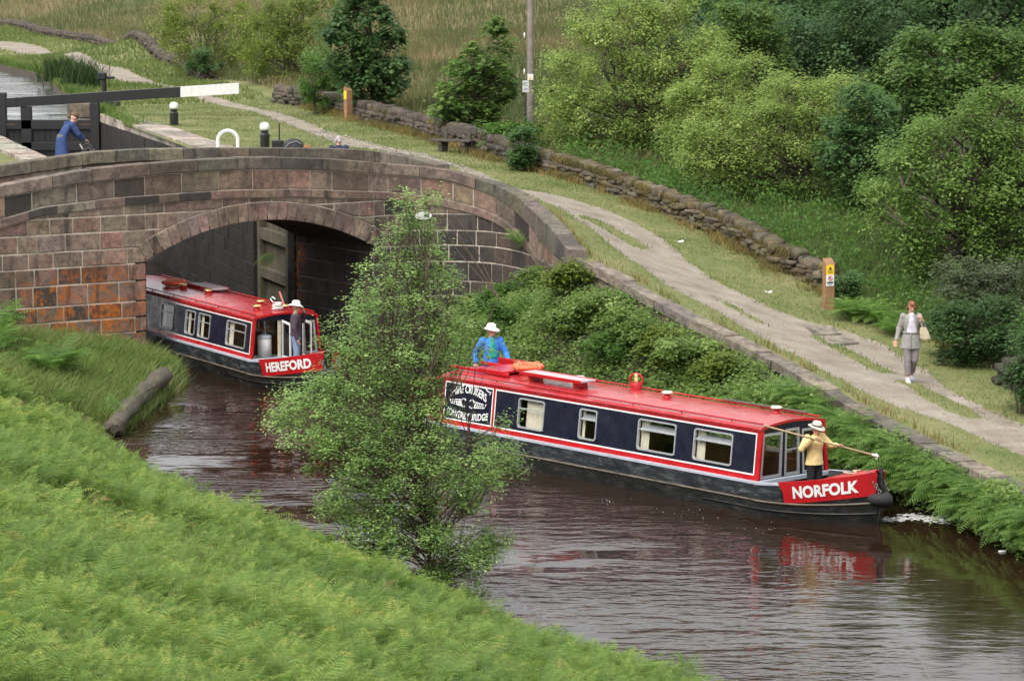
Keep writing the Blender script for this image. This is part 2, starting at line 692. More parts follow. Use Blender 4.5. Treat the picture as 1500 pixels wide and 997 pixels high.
def bank_pt(v, t):
    u0 = uE(v) - .12
    u1 = np.minimum(uT(v), u0 - .25)
    z0 = bank_top(v)
    p = xy(u0 + (u1 - u0) * t, v)
    return np.column_stack([p, z0 + (-.5 - z0) * t ** 1.15])


# ------------------------------------------------------------------ near hillside and left bank
NT_ = np.array([(-9.1, 80), (-8.5, 77.6), (-8.15, 76.3), (-8.35, 74), (-8.8, 68.3), (-8.5, 65.6), (-6.3, 58.3), (-3.3, 53.3), (-.35, 47.9), (1.65, 43.9), (3.3, 41.6), (6, 37), (10, 30), (16, 20)])


def near_d(P):
    """signed distance to the near water line, positive on land"""
    P = np.asarray(P, float)
    best = np.full(len(P), 1e9)
    sg = np.ones(len(P))
    for a, b in zip(NT_[:-1], NT_[1:]):
        ab = b - a
        t = np.clip(((P - a) @ ab) / (ab @ ab), 0, 1)
        q = P - (a + t[:, None] * ab)
        d = np.hypot(q[:, 0], q[:, 1])
        cr = ab[0] * q[:, 1] - ab[1] * q[:, 0]
        m_ = d < best
        best[m_] = d[m_]
        sg[m_] = np.where(cr[m_] < 0, 1, -1)
    return best * sg


def nearz(P):
    P = np.atleast_2d(np.asarray(P, float))[:, :2]
    d = near_d(P)
    slope = .3 + 9.2 * (1 - np.exp(-np.maximum(d, 0) * .40 / 9.2))
    mound = .35 + 1.15 * (1 - np.exp(-np.maximum(d - .2, 0) * .35))
    k = sstep(66.6, 69.8, P[:, 1] + np.where(P[:, 0] < -9, .8, .25) * (P[:, 0] + 9))
    hollow = 1 - .9 * np.exp(-((P[:, 1] - 67.6) / 1.1) ** 2) * sstep(3.5, .5, d)
    z = slope * (1 - k) + mound * k * 1.0
    z = z * hollow
    z = np.where(d < 0, np.maximum(-1.2, .3 * hollow + d * 2.2), z)
    z = z + (noise2(P[:, 0], P[:, 1], 2.2, 31) - .5) * .22 * sstep(.3, 2, d)
    return z


gx = np.arange(-30, 16, .4)
gy = np.arange(3, 80.3, .4)
GX, GY = np.meshgrid(gx, gy, indexing='ij')
P = np.column_stack([GX.ravel(), GY.ravel()])
Zn = nearz(P)
idx = np.arange(len(P)).reshape(GX.shape)
Fn = np.stack([idx[:-1, :-1], idx[1:, :-1], idx[1:, 1:], idx[:-1, 1:]], -1).reshape(-1, 4)
keep = near_d(P[Fn].mean(1)) > -1.2
# keep this sheet in front of the bridge wing
fc = P[Fn].mean(1)
keep &= (fc[:, 1] < 79.18 + (fc[:, 0] + 9.29) * .618 + .25)


def slope_mat():
    n = NT('hillside')
    f = n.noise(1.3, 6, .7)
    c = n.ramp(f, [(.3, (.03, .035, .012)), (.5, (.06, .075, .02)), (.68, (.13, .11, .045))])
    n.pbr(c, .95, 0, .15, n.bump(n.noise(12, 5), .6, .05))
    return n.m


used, inv = np.unique(Fn[keep], return_inverse=True)
tag(link('hillside_ground', np_mesh('hillside_ground', np.column_stack([P, Zn])[used], inv.reshape(-1, 4), smooth=True), slope_mat()), kind='structure')

# lockside ground on the left of the chamber, behind the bridge wing
m = MB()
LG = [(-11.3, 82.9), (-12.05, 86.2), (-12.2, 88.0), (-16.5, 101), (-20.6, 113.5), (-45, 112), (-45, 62), (-17.2, 74.3)]
m.add([(x, y, 4.22) for x, y in LG], [tuple(range(len(LG)))])
lg = m.build('lockside_ground', GM)
for nm in ('path', 'meadow', 'wood'):
    lg.data.attributes.new(nm, 'FLOAT', 'POINT')
tag(lg, kind='structure')


# ------------------------------------------------------------------ water
def water_mat(name, deep, rip=1.0):
    n = NT(name)
    pos = n.coord('Object')
    mp = n.n('ShaderNodeMapping')
    mp.inputs['Rotation'].default_value = (0, 0, R(12))
    mp.inputs['Scale'].default_value = (.75, 1.5, 1)
    n.l(pos, mp.inputs['Vector'])
    w1 = n.noise(2.3, 2, .55, mp.outputs[0])
    w2 = n.noise(7., 2, .6, mp.outputs[0])
    w3 = n.noise(.5, 2, .5, mp.outputs[0])
    patch = n.noise(.2, 4, .6, pos, (.7, 1.5, 1))
    pk = n.ramp(patch, [(.4, (.07, .07, .07)), (.5, (.45, .45, .45)), (.62, (1, 1, 1))])
    # sheltered, calmer water close under the right bank
    sx = n.n('ShaderNodeSeparateXYZ')
    n.l(pos, sx.inputs[0])
    sh = n.n('ShaderNodeMapRange', inp={'From Min': 2.2, 'From Max': 6.2, 'To Min': 1., 'To Max': .1})
    n.l(sx.outputs[0], sh.inputs['Value'])
    h = n.math('ADD', n.math('MULTIPLY', w1, .75), n.math('MULTIPLY', w2, .12))
    h = n.math('MULTIPLY', n.math('MULTIPLY', h, pk), sh.outputs[0])
    h = n.math('ADD', h, n.math('MULTIPLY', n.math('MULTIPLY', w3, .6), sh.outputs[0]))
    b = n.bump(h, 1.0, .085 * rip)
    p = n.pbr(deep, .045, 0, .5, b)
    p.inputs['IOR'].default_value = 1.33
    return n.m


def water_sheet(name, poly, z, m_):
    q = MB()
    q.add([(x, y, z) for x, y in poly], [tuple(range(len(poly)))])
    return tag(q.build(name, m_), kind='structure')


water_sheet('canal_water', [(-14, 100), (-30, 122), (-14, 60), (-12, 40), (-4, 12), (26, 12), (26, 36), (13, 60), (6, 75), (0, 92), (-10, 112)], 0.0,
            water_mat('peat_water', (.019, .0098, .0055, 1)))
water_sheet('upper_pond_water', [(-19.0, 117.2), (-14.4, 117.6), (-16.5, 127), (-26, 166), (-74, 301), (-160, 301), (-120, 160), (-30, 117)], 3.86, water_mat('pond_water', (.05, .053, .06, 1), 1.))
# ------------------------------------------------------------------ masonry
def stone_mat(name, rough=.85, lichen=False):
    """dressed gritstone: every block has its own colour ('col'), with grain, soot and pale weathering"""
    n = NT(name)
    c = n.attr('col').outputs['Color']
    pos = n.coord('Object')
    f = n.noise(5, 7, .78, pos)
    c = n.mix(n.ramp(f, [(.38, (0, 0, 0)), (.62, (1, 1, 1))]), n.mix(.62, c, (.03, .024, .021, 1)), n.mix(1., c, (1.18, 1.16, 1.12, 1), 'MULTIPLY'))
    big = n.noise(.75, 5, .65, pos)
    c = n.mix(n.ramp(big, [(.42, (0, 0, 0)), (.68, (.62, .62, .62))]), c, (.04, .034, .029, 1))
    if lichen:
        # rusty orange algae on the left pier and down the edge beside the gate recess
        sx = n.n('ShaderNodeSeparateXYZ')
        n.l(pos, sx.inputs[0])
        def box(o, a, b, w):
            up = n.n('ShaderNodeMapRange', inp={'From Min': a - w, 'From Max': a + w})
            n.l(o, up.inputs['Value'])
            dn = n.n('ShaderNodeMapRange', inp={'From Min': b + w, 'From Max': b - w})
            n.l(o, dn.inputs['Value'])
            return n.math('MULTIPLY', up.outputs[0], dn.outputs[0])
        m1 = n.math('MULTIPLY', n.math('MULTIPLY', box(sx.outputs[0], -12.2, -9.25, .5), box(sx.outputs[2], .2, 2.5, .35)), box(sx.outputs[1], 76, 79.6, .4))
        m2 = n.math('MULTIPLY', n.math('MULTIPLY', box(sx.outputs[0], -6.3, -5.75, .14), box(sx.outputs[2], .3, 2.7, .2)), box(sx.outputs[1], 85.5, 86.6, .1))
        o1 = n.noise(1.7, 6, .72, pos)
        o2 = n.noise(9, 5, .7, pos)
        of = n.math('ADD', n.math('MULTIPLY', o1, .65), n.math('MULTIPLY', o2, .35))
        mk = n.math('MULTIPLY', n.math('ADD', m1, m2), n.ramp(of, [(.47, (0, 0, 0)), (.57, (.95, .95, .95))]))
        c = n.mix(mk, c, n.ramp(o2, [(.3, (.2, .055, .012)), (.7, (.46, .15, .03))]))
    # vertical water streaks
    s = n.noise(3.2, 4, .6, pos, (1, 1, .16))
    c = n.mix(n.ramp(s, [(.56, (0, 0, 0)), (.7, (.72, .72, .72))]), c, (.022, .02, .018, 1))
    b = n.bump(n.math('ADD', f, n.math('MULTIPLY', n.noise(30, 4, .7, pos), .5)), .9, .04)
    n.pbr(c, rough, 0, .3, b)
    return n.m


STONE = stone_mat('gritstone', lichen=True)
MORTAR = mat_simple('lime_mortar', (.5, .44, .36), .95, .25, 4., dirt_or_sheen=(.2, .17, .14, 1))
DARKMORTAR = mat_simple('dark_joint', (.012, .011, .01), .95, .5, 3., dirt_or_sheen=(.05, .042, .034, 1))
INMORTAR = mat_simple('grey_joint', (.13, .115, .095), .95, .4, 3., dirt_or_sheen=(.03, .027, .023, 1))


class Plan:
    """a wall line in plan: point and outward normal by running length u"""
    def __init__(s, pts, u0_at=0, smooth=0):
        P = np.array(pts, float)[:, :2]
        if smooth:
            for _ in range(smooth):
                Q = [P[0]]
                for a, b in zip(P[:-1], P[1:]):
                    Q += [a * .75 + b * .25, a * .25 + b * .75]
                Q.append(P[-1])
                P = np.array(Q)
        s.P = P
        d = np.hypot(*np.diff(P, axis=0).T)
        s.u = np.concatenate([[0], np.cumsum(d)])
        s.off = 0

    def zero_at(s, p):
        i = np.argmin(np.hypot(*(s.P - np.array(p)).T))
        s.off = s.u[i]
        return s

    def pt(s, u, dep=0.):
        uu = u + s.off
        x = np.interp(uu, s.u, s.P[:, 0])
        y = np.interp(uu, s.u, s.P[:, 1])
        e = .05
        x0, x1 = np.interp([uu - e, uu + e], s.u, s.P[:, 0])
        y0, y1 = np.interp([uu - e, uu + e], s.u, s.P[:, 1])
        t = np.array([x1 - x0, y1 - y0])
        t /= np.linalg.norm(t) + 1e-12
        nrm = np.array([t[1], -t[0]])     # to the right of travel: towards the viewer for a left-to-right wall
        return np.array([x + nrm[0] * dep, y + nrm[1] * dep])

    @property
    def umin(s):
        return s.u[0] - s.off

    @property
    def umax(s):
        return s.u[-1] - s.off

    def u_px(s, px, z=4.):
        us = np.linspace(s.umin, s.umax, 1500)
        pp = np.array([pxof((*s.pt(u), z))[0] for u in us])
        return us[np.argmin(abs(pp - px))]


def band_block(mb, plan, u0, u1, lo, hi, front, back, gap=.019, ns=None, jig=0.):
    """one stone between the curves lo(u), hi(u)"""
    if u1 - u0 < .06:
        return
    a, b = u0 + gap, u1 - gap
    ns = ns or max(1, int((b - a) / .22))
    us = np.linspace(a, b, ns + 1)
    L = [lo(u) + gap for u in us]
    H = [hi(u) - gap for u in us]
    if max(h - l for l, h in zip(L, H)) < .03:
        return
    fr = front + random.uniform(-jig, jig)
    bev = .014
    vs, fs = [], []
    for u, l, h in zip(us, L, H):
        h = max(h, l + .002)
        pf, pb, pm = plan.pt(u, fr), plan.pt(u, back), plan.pt(u, fr - bev)
        bb = min(bev, (h - l) * .3)
        vs += [(*pb, l), (*pm, l), (*pf, l + bb), (*pf, h - bb), (*pm, h), (*pb, h)]
    k = 6
    for i in range(ns):
        for j in range(k):
            fs.append((i * k + j, (i + 1) * k + j, (i + 1) * k + (j + 1) % k, i * k + (j + 1) % k))
    fs.append(tuple(range(k))[::-1])
    fs.append(tuple(ns * k + j for j in range(k)))
    mb.add(vs, fs)


def pal(*cols):
    def f():
        c = random.choice(cols)
        av = [sum(q[i] for q in cols) / len(cols) for i in range(3)]
        c = tuple(x * .68 + a * .32 for x, a in zip(c, av))
        k = random.uniform(1., 1.7)
        return tuple(x * k * random.uniform(.93, 1.07) for x in c)
    return f


P_RED = pal((.19, .125, .1), (.215, .145, .112), (.17, .13, .102), (.19, .155, .122), (.225, .17, .13), (.14, .108, .086), (.2, .112, .088))
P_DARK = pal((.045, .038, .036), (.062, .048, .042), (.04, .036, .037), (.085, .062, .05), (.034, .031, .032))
P_COPE = pal((.15, .125, .095), (.12, .105, .085), (.17, .14, .105), (.10, .09, .075))
P_RING = pal((.19, .145, .115), (.22, .165, .13), (.2, .135, .11), (.17, .14, .12))
P_ORANGE = pal((.32, .1, .025), (.25, .085, .03), (.19, .08, .04))
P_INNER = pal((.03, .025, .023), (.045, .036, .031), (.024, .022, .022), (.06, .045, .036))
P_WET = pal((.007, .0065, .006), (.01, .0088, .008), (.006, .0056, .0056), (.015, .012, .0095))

# ------------------------------------------------------------------ the bridge
BL, BR = np.array([-9.29, 79.18]), np.array([-3.67, 83.0])
dl = np.array([-.85, -.527])
plan = Plan([BL + dl * 9, BL + dl * 6, BL + dl * 3, BL + dl * 1, BL, (BL + BR) / 2, BR, (-2.75, 83.6), (-1.5, 83.75), (-.45, 83.2), (.35, 81.6), (.86, 79.1), (1.25, 76.3), (1.42, 74.6)], smooth=0)
_P = plan.P
fine = [tuple(p) for p in _P[:7]]
# smooth curve for the right wing
cr = _P[6:]
for i in range(len(cr) - 1):
    p0, p1, p2, p3 = cr[max(i - 1, 0)], cr[i], cr[i + 1], cr[min(i + 2, len(cr) - 1)]
    for t in np.linspace(.2, 1, 5):
        q = .5 * ((2 * p1) + (-p0 + p2) * t + (2 * p0 - 5 * p1 + 4 * p2 - p3) * t * t + (-p0 + 3 * p1 - 3 * p2 + p3) * t ** 3)
        fine.append(tuple(q))
plan = Plan(fine).zero_at(BL)
UR = float(np.hypot(*(BR - BL)))


def px_curve(pts, dep=0.):
    us, zs = [], []
    for px, py in pts:
        u = plan.u_px(px)
        q = plan.pt(u, dep)
        us.append(u)
        zs.append(aty(px, py, q[1])[2])
    us, zs = np.array(us), np.array(zs)
    i = np.argsort(us)
    us, zs = us[i], zs[i]
    s0 = (zs[1] - zs[0]) / (us[1] - us[0])
    return lambda u: float(np.interp(u, us, zs)) if u >= us[0] else float(zs[0] + s0 * (u - us[0]))


c_top = px_curve([(13, 270), (116, 249.5), (252, 236), (330, 231), (400, 230), (470, 232), (532, 236), (613, 243), (661, 249), (696, 260.5), (754, 283), (775, 300), (799, 322), (828, 358)], .1)
c_bot = px_curve([(13, 287.5), (116, 269), (252, 254), (330, 249.5), (400, 248), (470, 250), (532, 254), (613, 260), (661, 266), (696, 277), (740, 297), (765, 318), (785, 340), (812, 372)], .05)
s_top = px_curve([(0, 322), (62, 304), (170, 290), (292, 281.5), (340, 278.5), (436, 277), (526, 280), (571, 281.5), (638, 289.5), (680, 299), (715, 310), (745, 326), (770, 350), (790, 378)], .05)
s_bot = lambda u: s_top(u) - .215
ZSP = 2.71
# arch through springings and crown
half = UR / 2
rise = .88
RAD = (half * half + rise * rise) / (2 * rise)
CZ = ZSP + rise - RAD
UC = half
RING = .47
intra = lambda u: CZ + math.sqrt(max(RAD ** 2 - (u - UC) ** 2, 0))
extra = lambda u: CZ + math.sqrt(max((RAD + RING) ** 2 - (u - UC) ** 2, 0))
a0 = math.asin(half / RAD)
EXH = (RAD + RING) * math.sin(a0)

bridge = empty('stone_bridge', (0, 0, 0), 0, 'old hump-backed stone arch bridge of reddish blocks across the canal below the lock', 'bridge')
# courses of the faces
wall_mb = MB()
zc = [-.4]
while zc[-1] < 5.4:
    zc.append(zc[-1] + random.choice([.4, .44, .48, .52, .38]))


def lich(u, z):
    return u < 0 and u > -3.4 and z < 2.75 and noise2([u], [z], 1.1, 77)[0] > .46


for r in range(len(zc) - 1):
    z0, z1 = zc[r], zc[r + 1]
    for ua, ub in ((plan.umin, -.0), (0.0, UR), (UR, plan.umax)):
        u = ua
        first = True
        while u < ub - .02:
            w = random.uniform(.45, .95) if not (first and r % 2) else random.uniform(.3, .5)
            first = False
            e = u + w
            if ub - e < .28:
                e = ub
            um = (u + e) / 2
            if ua == 0.0:      # spandrel above the arch ring
                lo = lambda q, z0=z0: max(z0, extra(q) + .0) if abs(q - UC) < EXH else z0
                if max(z0, extra(um)) > z1 - .05:
                    u = e
                    continue
            else:
                lo = lambda q, z0=z0, z1=z1: (max(z0, extra(q)) if abs(q - UC) < EXH and q > 0 and z1 > 3.25 else z0)
            hi = lambda q, z1=z1: min(z1, s_bot(q))
            low_dark = (z0 < 2.5 and um > UR) or (um > UR + 2.2 and z0 < 3.2)
            wall_mb.cur = P_DARK() if low_dark or (um > UR and random.random() < .3) else ((P_DARK() if z0 < 2.3 and random.random() < .4 else P_RED()))
            band_block(wall_mb, plan, u, e, lo, hi, .03, -.2, jig=.009)
            u = e
# parapet band between string course and coping
u = plan.umin
while u < plan.umax - .1:
    e = min(u + random.uniform(.55, 1.25), plan.umax)
    if plan.umax - e < .3:
        e = plan.umax
    if s_top(u) < c_bot(u):
        wall_mb.cur = P_RED() if random.random() < .92 else P_DARK()
        band_block(wall_mb, plan, u, e, s_top, c_bot, .032, -.25, jig=.009)
    u = e
wall = wall_mb.build('masonry_face', STONE, bridge)

# mortar behind the blocks
mo = MB()
us = np.linspace(plan.umin, plan.umax, 220)
for a, b in zip(us[:-1], us[1:]):
    def lowz(q):
        return intra(q) + .1 if 0 < q < UR else -1.
    for dep in (.009,):
        pa, pb = plan.pt(a, dep), plan.pt(b, dep)
        la, lb = lowz(a), lowz(b)
        if (0 < a < UR) != (0 < b < UR):
            la = lb = max(la, lb)
        mo.quad((*pa, la), (*pb, lb), (*pb, c_bot(b)), (*pa, c_bot(a)))
mo.build('mortar', MORTAR, bridge)

# arch ring
ring = MB()
NV = 25
for i in range(NV):
    t0, t1 = -a0 + 2 * a0 * i / NV, -a0 + 2 * a0 * (i + 1) / NV
    g = .017 / RAD
    ring.cur = P_RING() if random.random() < .85 else P_RED()
    fr = .045 + random.uniform(-.008, .01)
    vs, fs = [], []
    ns = 2
    ri, ro = RAD + .0, RAD + RING - .008
    for kq in range(ns + 1):
        t = t0 + g + (t1 - t0 - 2 * g) * kq / ns
        for rad, dep in ((ri, -.5), (ri, fr - .012), (ri + .012, fr), (ro - .012, fr), (ro, fr - .012), (ro, -.2)):
            q = plan.pt(UC + rad * math.sin(t), dep)
            vs.append((*q, CZ + rad * math.cos(t)))
    for kq in range(ns):
        for j in range(6):
            fs.append((kq * 6 + j, (kq + 1) * 6 + j, (kq + 1) * 6 + (j + 1) % 6, kq * 6 + (j + 1) % 6))
    fs += [tuple(range(6))[::-1], tuple(ns * 6 + j for j in range(6))]
    ring.add(vs, fs)
ring.build('arch_ring', STONE, bridge)

# string course
sc_ = MB()
u = plan.umin
while u < plan.umax - .1:
    e = min(u + random.uniform(.6, 1.1), plan.umax)
    if plan.umax - e < .3:
        e = plan.umax
    sc_.cur = P_DARK() if random.random() < .3 else P_RED()
    band_block(sc_, plan, u, e, s_bot, s_top, .075, -.2, .006, jig=.006)
    u = e
sc_.build('string_course', STONE, bridge)

# near parapet coping and far parapet
cp = MB()
u = plan.umin
while u < plan.umax - .1:
    e = min(u + random.uniform(.85, 1.6), plan.umax)
    if plan.umax - e < .4:
        e = plan.umax
    cp.cur = P_COPE()
    j = random.uniform(-.015, .015)
    band_block(cp, plan, u, e, c_bot, lambda q, j=j: c_top(q) + j, .07, -.36, .009, jig=.012)
    u = e
cp.build('coping', STONE, bridge)
fp = MB()
DK = 3.55
FL0, FD = plan.pt(.5, -DK), (BR - BL) / np.linalg.norm(BR - BL)
fpts = []
for px, py, Y in [(-70, 254, None), (0, 242, None), (41, 236, None), (135, 222.5, None), (211, 218, None), (303, 216.5, None), (400, 216.5, None), (470, 217, None), (532, 219, None), (560, 223, None), (597, 230, 86.3), (638, 241, 84.3)]:
    if Y is None:
        ss = np.linspace(-8, 14, 1200)
        k_ = np.argmin([abs(pxof((*(FL0 + FD * q), 5.))[0] - px) for q in ss])
        Y = (FL0 + FD * ss[k_])[1]
    fpts.append(aty(px, py, Y))
fplan = Plan([tuple(p[:2]) for p in fpts])
fzz = [p[2] for p in fpts]
zz = lambda q: float(np.interp(q, fplan.u, fzz))
u = 0
while u < fplan.umax - .1:
    e = min(u + random.uniform(.8, 1.5), fplan.umax)
    if fplan.umax - e < .35:
        e = fplan.umax
    fp.cur = P_COPE()
    band_block(fp, fplan, u, e, lambda q: zz(q) - .33, zz, 0, -.4, .009, jig=.01)
    fp.cur = P_RED() if random.random() < .6 else P_DARK()
    band_block(fp, fplan, u, e, lambda q: 3.9, lambda q: zz(q) - .33, -.04, -.36, .006, jig=.004)
    u = e
fp.build('far_parapet', STONE, bridge)

# deck, barrel, inner walls
dk = MB()
us = np.linspace(plan.umin, UR + 1.2, 40)
for a, b in zip(us[:-1], us[1:]):
    pa, pb, qa, qb = plan.pt(a, -.3), plan.pt(b, -.3), plan.pt(a, -DK), plan.pt(b, -DK)
    za = min(4.3, c_bot(a) - .35)
    zb = min(4.3, c_bot(b) - .35)
    dk.quad((*pa, za), (*pb, zb), (*qb, zb), (*qa, za))
dk.build('deck', mat_simple('deck_gravel', (.2, .175, .135), .95, .35, 6.), bridge)
AX = np.array([-.60, .80])       # the passage runs back to the left, towards the lock
AX /= np.linalg.norm(AX)
br_ = MB()
br_.cur = (.06, .05, .045)
N = 30
LEN = 3.75
rows = 9
for j in range(rows):
    for i in range(N):
        u0, u1 = UR * i / N, UR * (i + 1) / N
        s0, s1 = LEN * j / rows, LEN * (j + 1) / rows
        q = []
        for uu, ss in ((u0, s0), (u1, s0), (u1, s1), (u0, s1)):
            p = plan.pt(uu, .0) + AX * ss
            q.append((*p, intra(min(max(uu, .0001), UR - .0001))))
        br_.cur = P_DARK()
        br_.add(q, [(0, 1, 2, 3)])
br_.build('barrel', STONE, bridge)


def stone_wall_face(name, A, B, z0, z1, palette, parent=None, label=None, cat=None, mortar=DARKMORTAR, flip=False, orange=None, hmin=.36, hmax=.5, cope=None):
    """coursed wall between plan points A and B, face to the right of A->B"""
    pl = Plan([A, B])
    pl.zero_at(A)
    mb = MB()
    z = z0
    Lw = pl.umax
    while z < z1 - .05:
        e = min(z + random.uniform(hmin, hmax), z1)
        if z1 - e < .15:
            e = z1
        u = 0
        while u < Lw - .02:
            w = u + random.uniform(.4, .85)
            if Lw - w < .25:
                w = Lw
            mb.cur = palette()
            band_block(mb, pl, u, w, lambda q, z=z: z, lambda q, e=e: e, .02, -.25, .01, jig=.01)
            u = w
        z = e
    mb2 = MB()
    a, b = pl.pt(0, .008), pl.pt(Lw, .008)
    c_, d_ = pl.pt(Lw, -.3), pl.pt(0, -.3)
    mb2.add([(*a, z0), (*b, z0), (*b, z1 - .01), (*a, z1 - .01), (*d_, z0), (*c_, z0), (*c_, z1 - .01), (*d_, z1 - .01)], [(0, 1, 2, 3), (3, 2, 6, 7), (0, 3, 7, 4), (1, 5, 6, 2)])
    if parent is None:
        o = mb.build(name, STONE)
        tag(o, label, cat)
        mb2.build('mortar', mortar, o)
        return o
    mb2.build('mortar', mortar, parent)
    return mb.build(name, STONE, parent)


RB = BR + AX * 3.75            # back corner of the right abutment
# right wall of the passage: seen through the arch, face towards the water
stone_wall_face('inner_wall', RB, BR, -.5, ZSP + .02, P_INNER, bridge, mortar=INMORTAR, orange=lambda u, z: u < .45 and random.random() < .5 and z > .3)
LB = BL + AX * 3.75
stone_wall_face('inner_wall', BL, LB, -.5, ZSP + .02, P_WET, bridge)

# number plate
pl_u = plan.u_px(619, 3.9)
pp = plan.pt(pl_u, .06)
zpl = aty(619, 316, pp[1])[2]
t_ = plan.pt(pl_u + .1, 0) - plan.pt(pl_u - .1, 0)
angp = math.atan2(t_[1], t_[0])
WHITEP = mat_simple('white_paint', (.62, .62, .6), .5, .1, 8.)
BLACKP = mat_simple('black_paint', (.009, .009, .0095), .45, .3, 6.)
pm = MB()
nn = 28
ov = [(.235 * math.cos(2 * math.pi * i / nn), .105 * math.sin(2 * math.pi * i / nn)) for i in range(nn)]
pm.add([(x, -.0, z) for x, z in ov] + [(x, -.025, z) for x, z in ov], [tuple(range(nn)), tuple(range(nn, 2 * nn))[::-1]] + [(i, (i + 1) % nn, nn + (i + 1) % nn, nn + i) for i in range(nn)])
plate = pm.build('number_plate', WHITEP, bridge, (pp[0], pp[1], zpl))
plate.rotation_euler = (0, 0, angp)


def text_mesh(txt, size, extrude=.002, weight=0., shear=0., align='CENTER', sx=1.):
    cu = bpy.data.curves.new('t', 'FONT')
    cu.body = txt
    cu.size = size
    cu.extrude = extrude
    cu.offset = weight
    cu.shear = shear
    cu.align_x = align
    cu.align_y = 'CENTER'
    cu.resolution_u = 3
    o = bpy.data.objects.new('t', cu)
    COL.objects.link(o)
    bpy.context.view_layer.update()
    dg = bpy.context.evaluated_depsgraph_get()
    me = bpy.data.meshes.new_from_object(o.evaluated_get(dg))
    bpy.data.objects.remove(o)
    bpy.data.curves.remove(cu)
    V = np.array([v.co[:] for v in me.vertices])
    F = [tuple(p.vertices) for p in me.polygons]
    bpy.data.meshes.remove(me)
    V[:, 0] *= sx
    return V, F


V, F = text_mesh('40', .15, .002, .004)
q = MB()
q.add([(x + .09, -.03 - z, y) for x, y, z in V], F)
q.build('number', BLACKP, plate)

# ------------------------------------------------------------------ lock behind the bridge
RC0 = np.array([-6.2, 86.45])
LAX = np.array([-.334, .9425])
LAX /= np.linalg.norm(LAX)
LNR = np.array([-LAX[1], LAX[0]])         # to the left of the lock axis
lock = empty('lock_chamber', (0, 0, 0), 0, 'dark stone lock chamber with pale coping stones above the bridge', 'canal lock')
GW = 3.3
G0 = RC0 + LAX * .15
G1 = RC0 + LAX * (GW + .35)
rec = -LNR * .42
RC1 = np.array([-15.2, 116.0])
# recess walls and chamber wall (faces look left, towards the water)
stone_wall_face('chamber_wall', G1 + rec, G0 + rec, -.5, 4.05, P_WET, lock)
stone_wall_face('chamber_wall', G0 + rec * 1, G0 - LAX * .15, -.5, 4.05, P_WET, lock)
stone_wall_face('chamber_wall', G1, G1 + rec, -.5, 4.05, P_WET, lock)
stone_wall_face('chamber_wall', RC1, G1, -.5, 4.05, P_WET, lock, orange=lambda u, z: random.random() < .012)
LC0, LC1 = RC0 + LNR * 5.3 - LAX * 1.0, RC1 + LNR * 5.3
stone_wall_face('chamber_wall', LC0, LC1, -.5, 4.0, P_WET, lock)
P_LCOPE = pal((.34, .3, .25), (.3, .265, .22), (.38, .335, .285), (.26, .235, .2))
for A, B, wd in ((RC0 + LAX * .0, RC1, 1.0), (LC1, LC0, .8)):
    lc = MB()
    plc = Plan([B, A])
    u = 0
    while u < plc.umax - .1:
        e = min(u + random.uniform(.7, 1.35), plc.umax)
        lc.cur = P_LCOPE()
        t = random.uniform(-.012, .012)
        band_block(lc, plc, u, e, lambda q: 4.03, lambda q, t=t: 4.345 + t, .05, -wd + random.uniform(-.08, .08), .008, ns=1, jig=.02)
        u = e
    lc.build('coping', STONE, lock)

# lower gate leaf standing open in its recess
OAK = mat_simple('wet_oak', (.085, .07, .045), .85, .45, 2.2, dirt_or_sheen=(.035, .042, .016, 1))
BLKWOOD = mat_simple('black_tarred_wood', (.009, .0085, .0085), .55, .4, 4.)
gate = empty('lock_gate', (*(G0 + rec * .45), 0), math.atan2(LAX[1], LAX[0]), 'open lower lock gate of mossy oak boards folded against the wall under the bridge', 'lock gate')
gm = MB()
for z in (.35, 1.35, 2.45, 3.45):
    gm.box((GW / 2, -.0, z), (GW, .26, .3 if z != 2.45 else .34), bev=.012)
gm.build('rail', OAK, gate)
for x in (.14, GW - .14):
    gm = MB()
    gm.box((x, .0, 1.9), (.28, .3, 4.0), bev=.015)
    gm.build('post', OAK, gate)
gm = MB()
x = .3
while x < GW - .35:
    w = random.uniform(.16, .22)
    gm.box((x + w / 2, -.06, 1.2), (w - .012, .06, 2.5), bev=.006)
    gm.box((x + w / 2, -.07, 2.96), (w - .012, .05, .72), bev=.006)
    x += w
gm.build('planking', OAK, gate)

# upper gate, shut, with its balance beam
GH = np.array([-15.35, 115.9])
ug = empty('upper_lock_gate', (GH[0], GH[1], 0), 0, 'closed black upper lock gate with long balance beam ending in white', 'lock gate')
q = MB()
for z, h in ((3.95, .34), (3.15, .3), (2.2, .3), (1.2, .3)):
    q.box((-1.85, 0, z), (3.5, .3, h), bev=.012)
q.build('rail', BLKWOOD, ug)
q = MB()
x = -3.5
while x < -.2:
    w = random.uniform(.2, .26)
    q.box((x + w / 2, .02, 2.2), (w - .01, .1, 3.3), bev=.006)
    x += w
q.build('planking', BLKWOOD, ug)
for x, zt in ((-3.45, 5.12), (-2.55, 4.6), (-.02, 4.75)):
    q = MB()
    q.box((x, -.02, (zt + .3) / 2), (.34 if x != -2.55 else .4, .34 if x != -2.55 else .26, zt - .3), bev=.02)
    q.build('post', BLKWOOD, ug)
q = MB()
za, zb = 4.72, 5.28
xl, xw, xr = -3.62, 3.15, 5.3
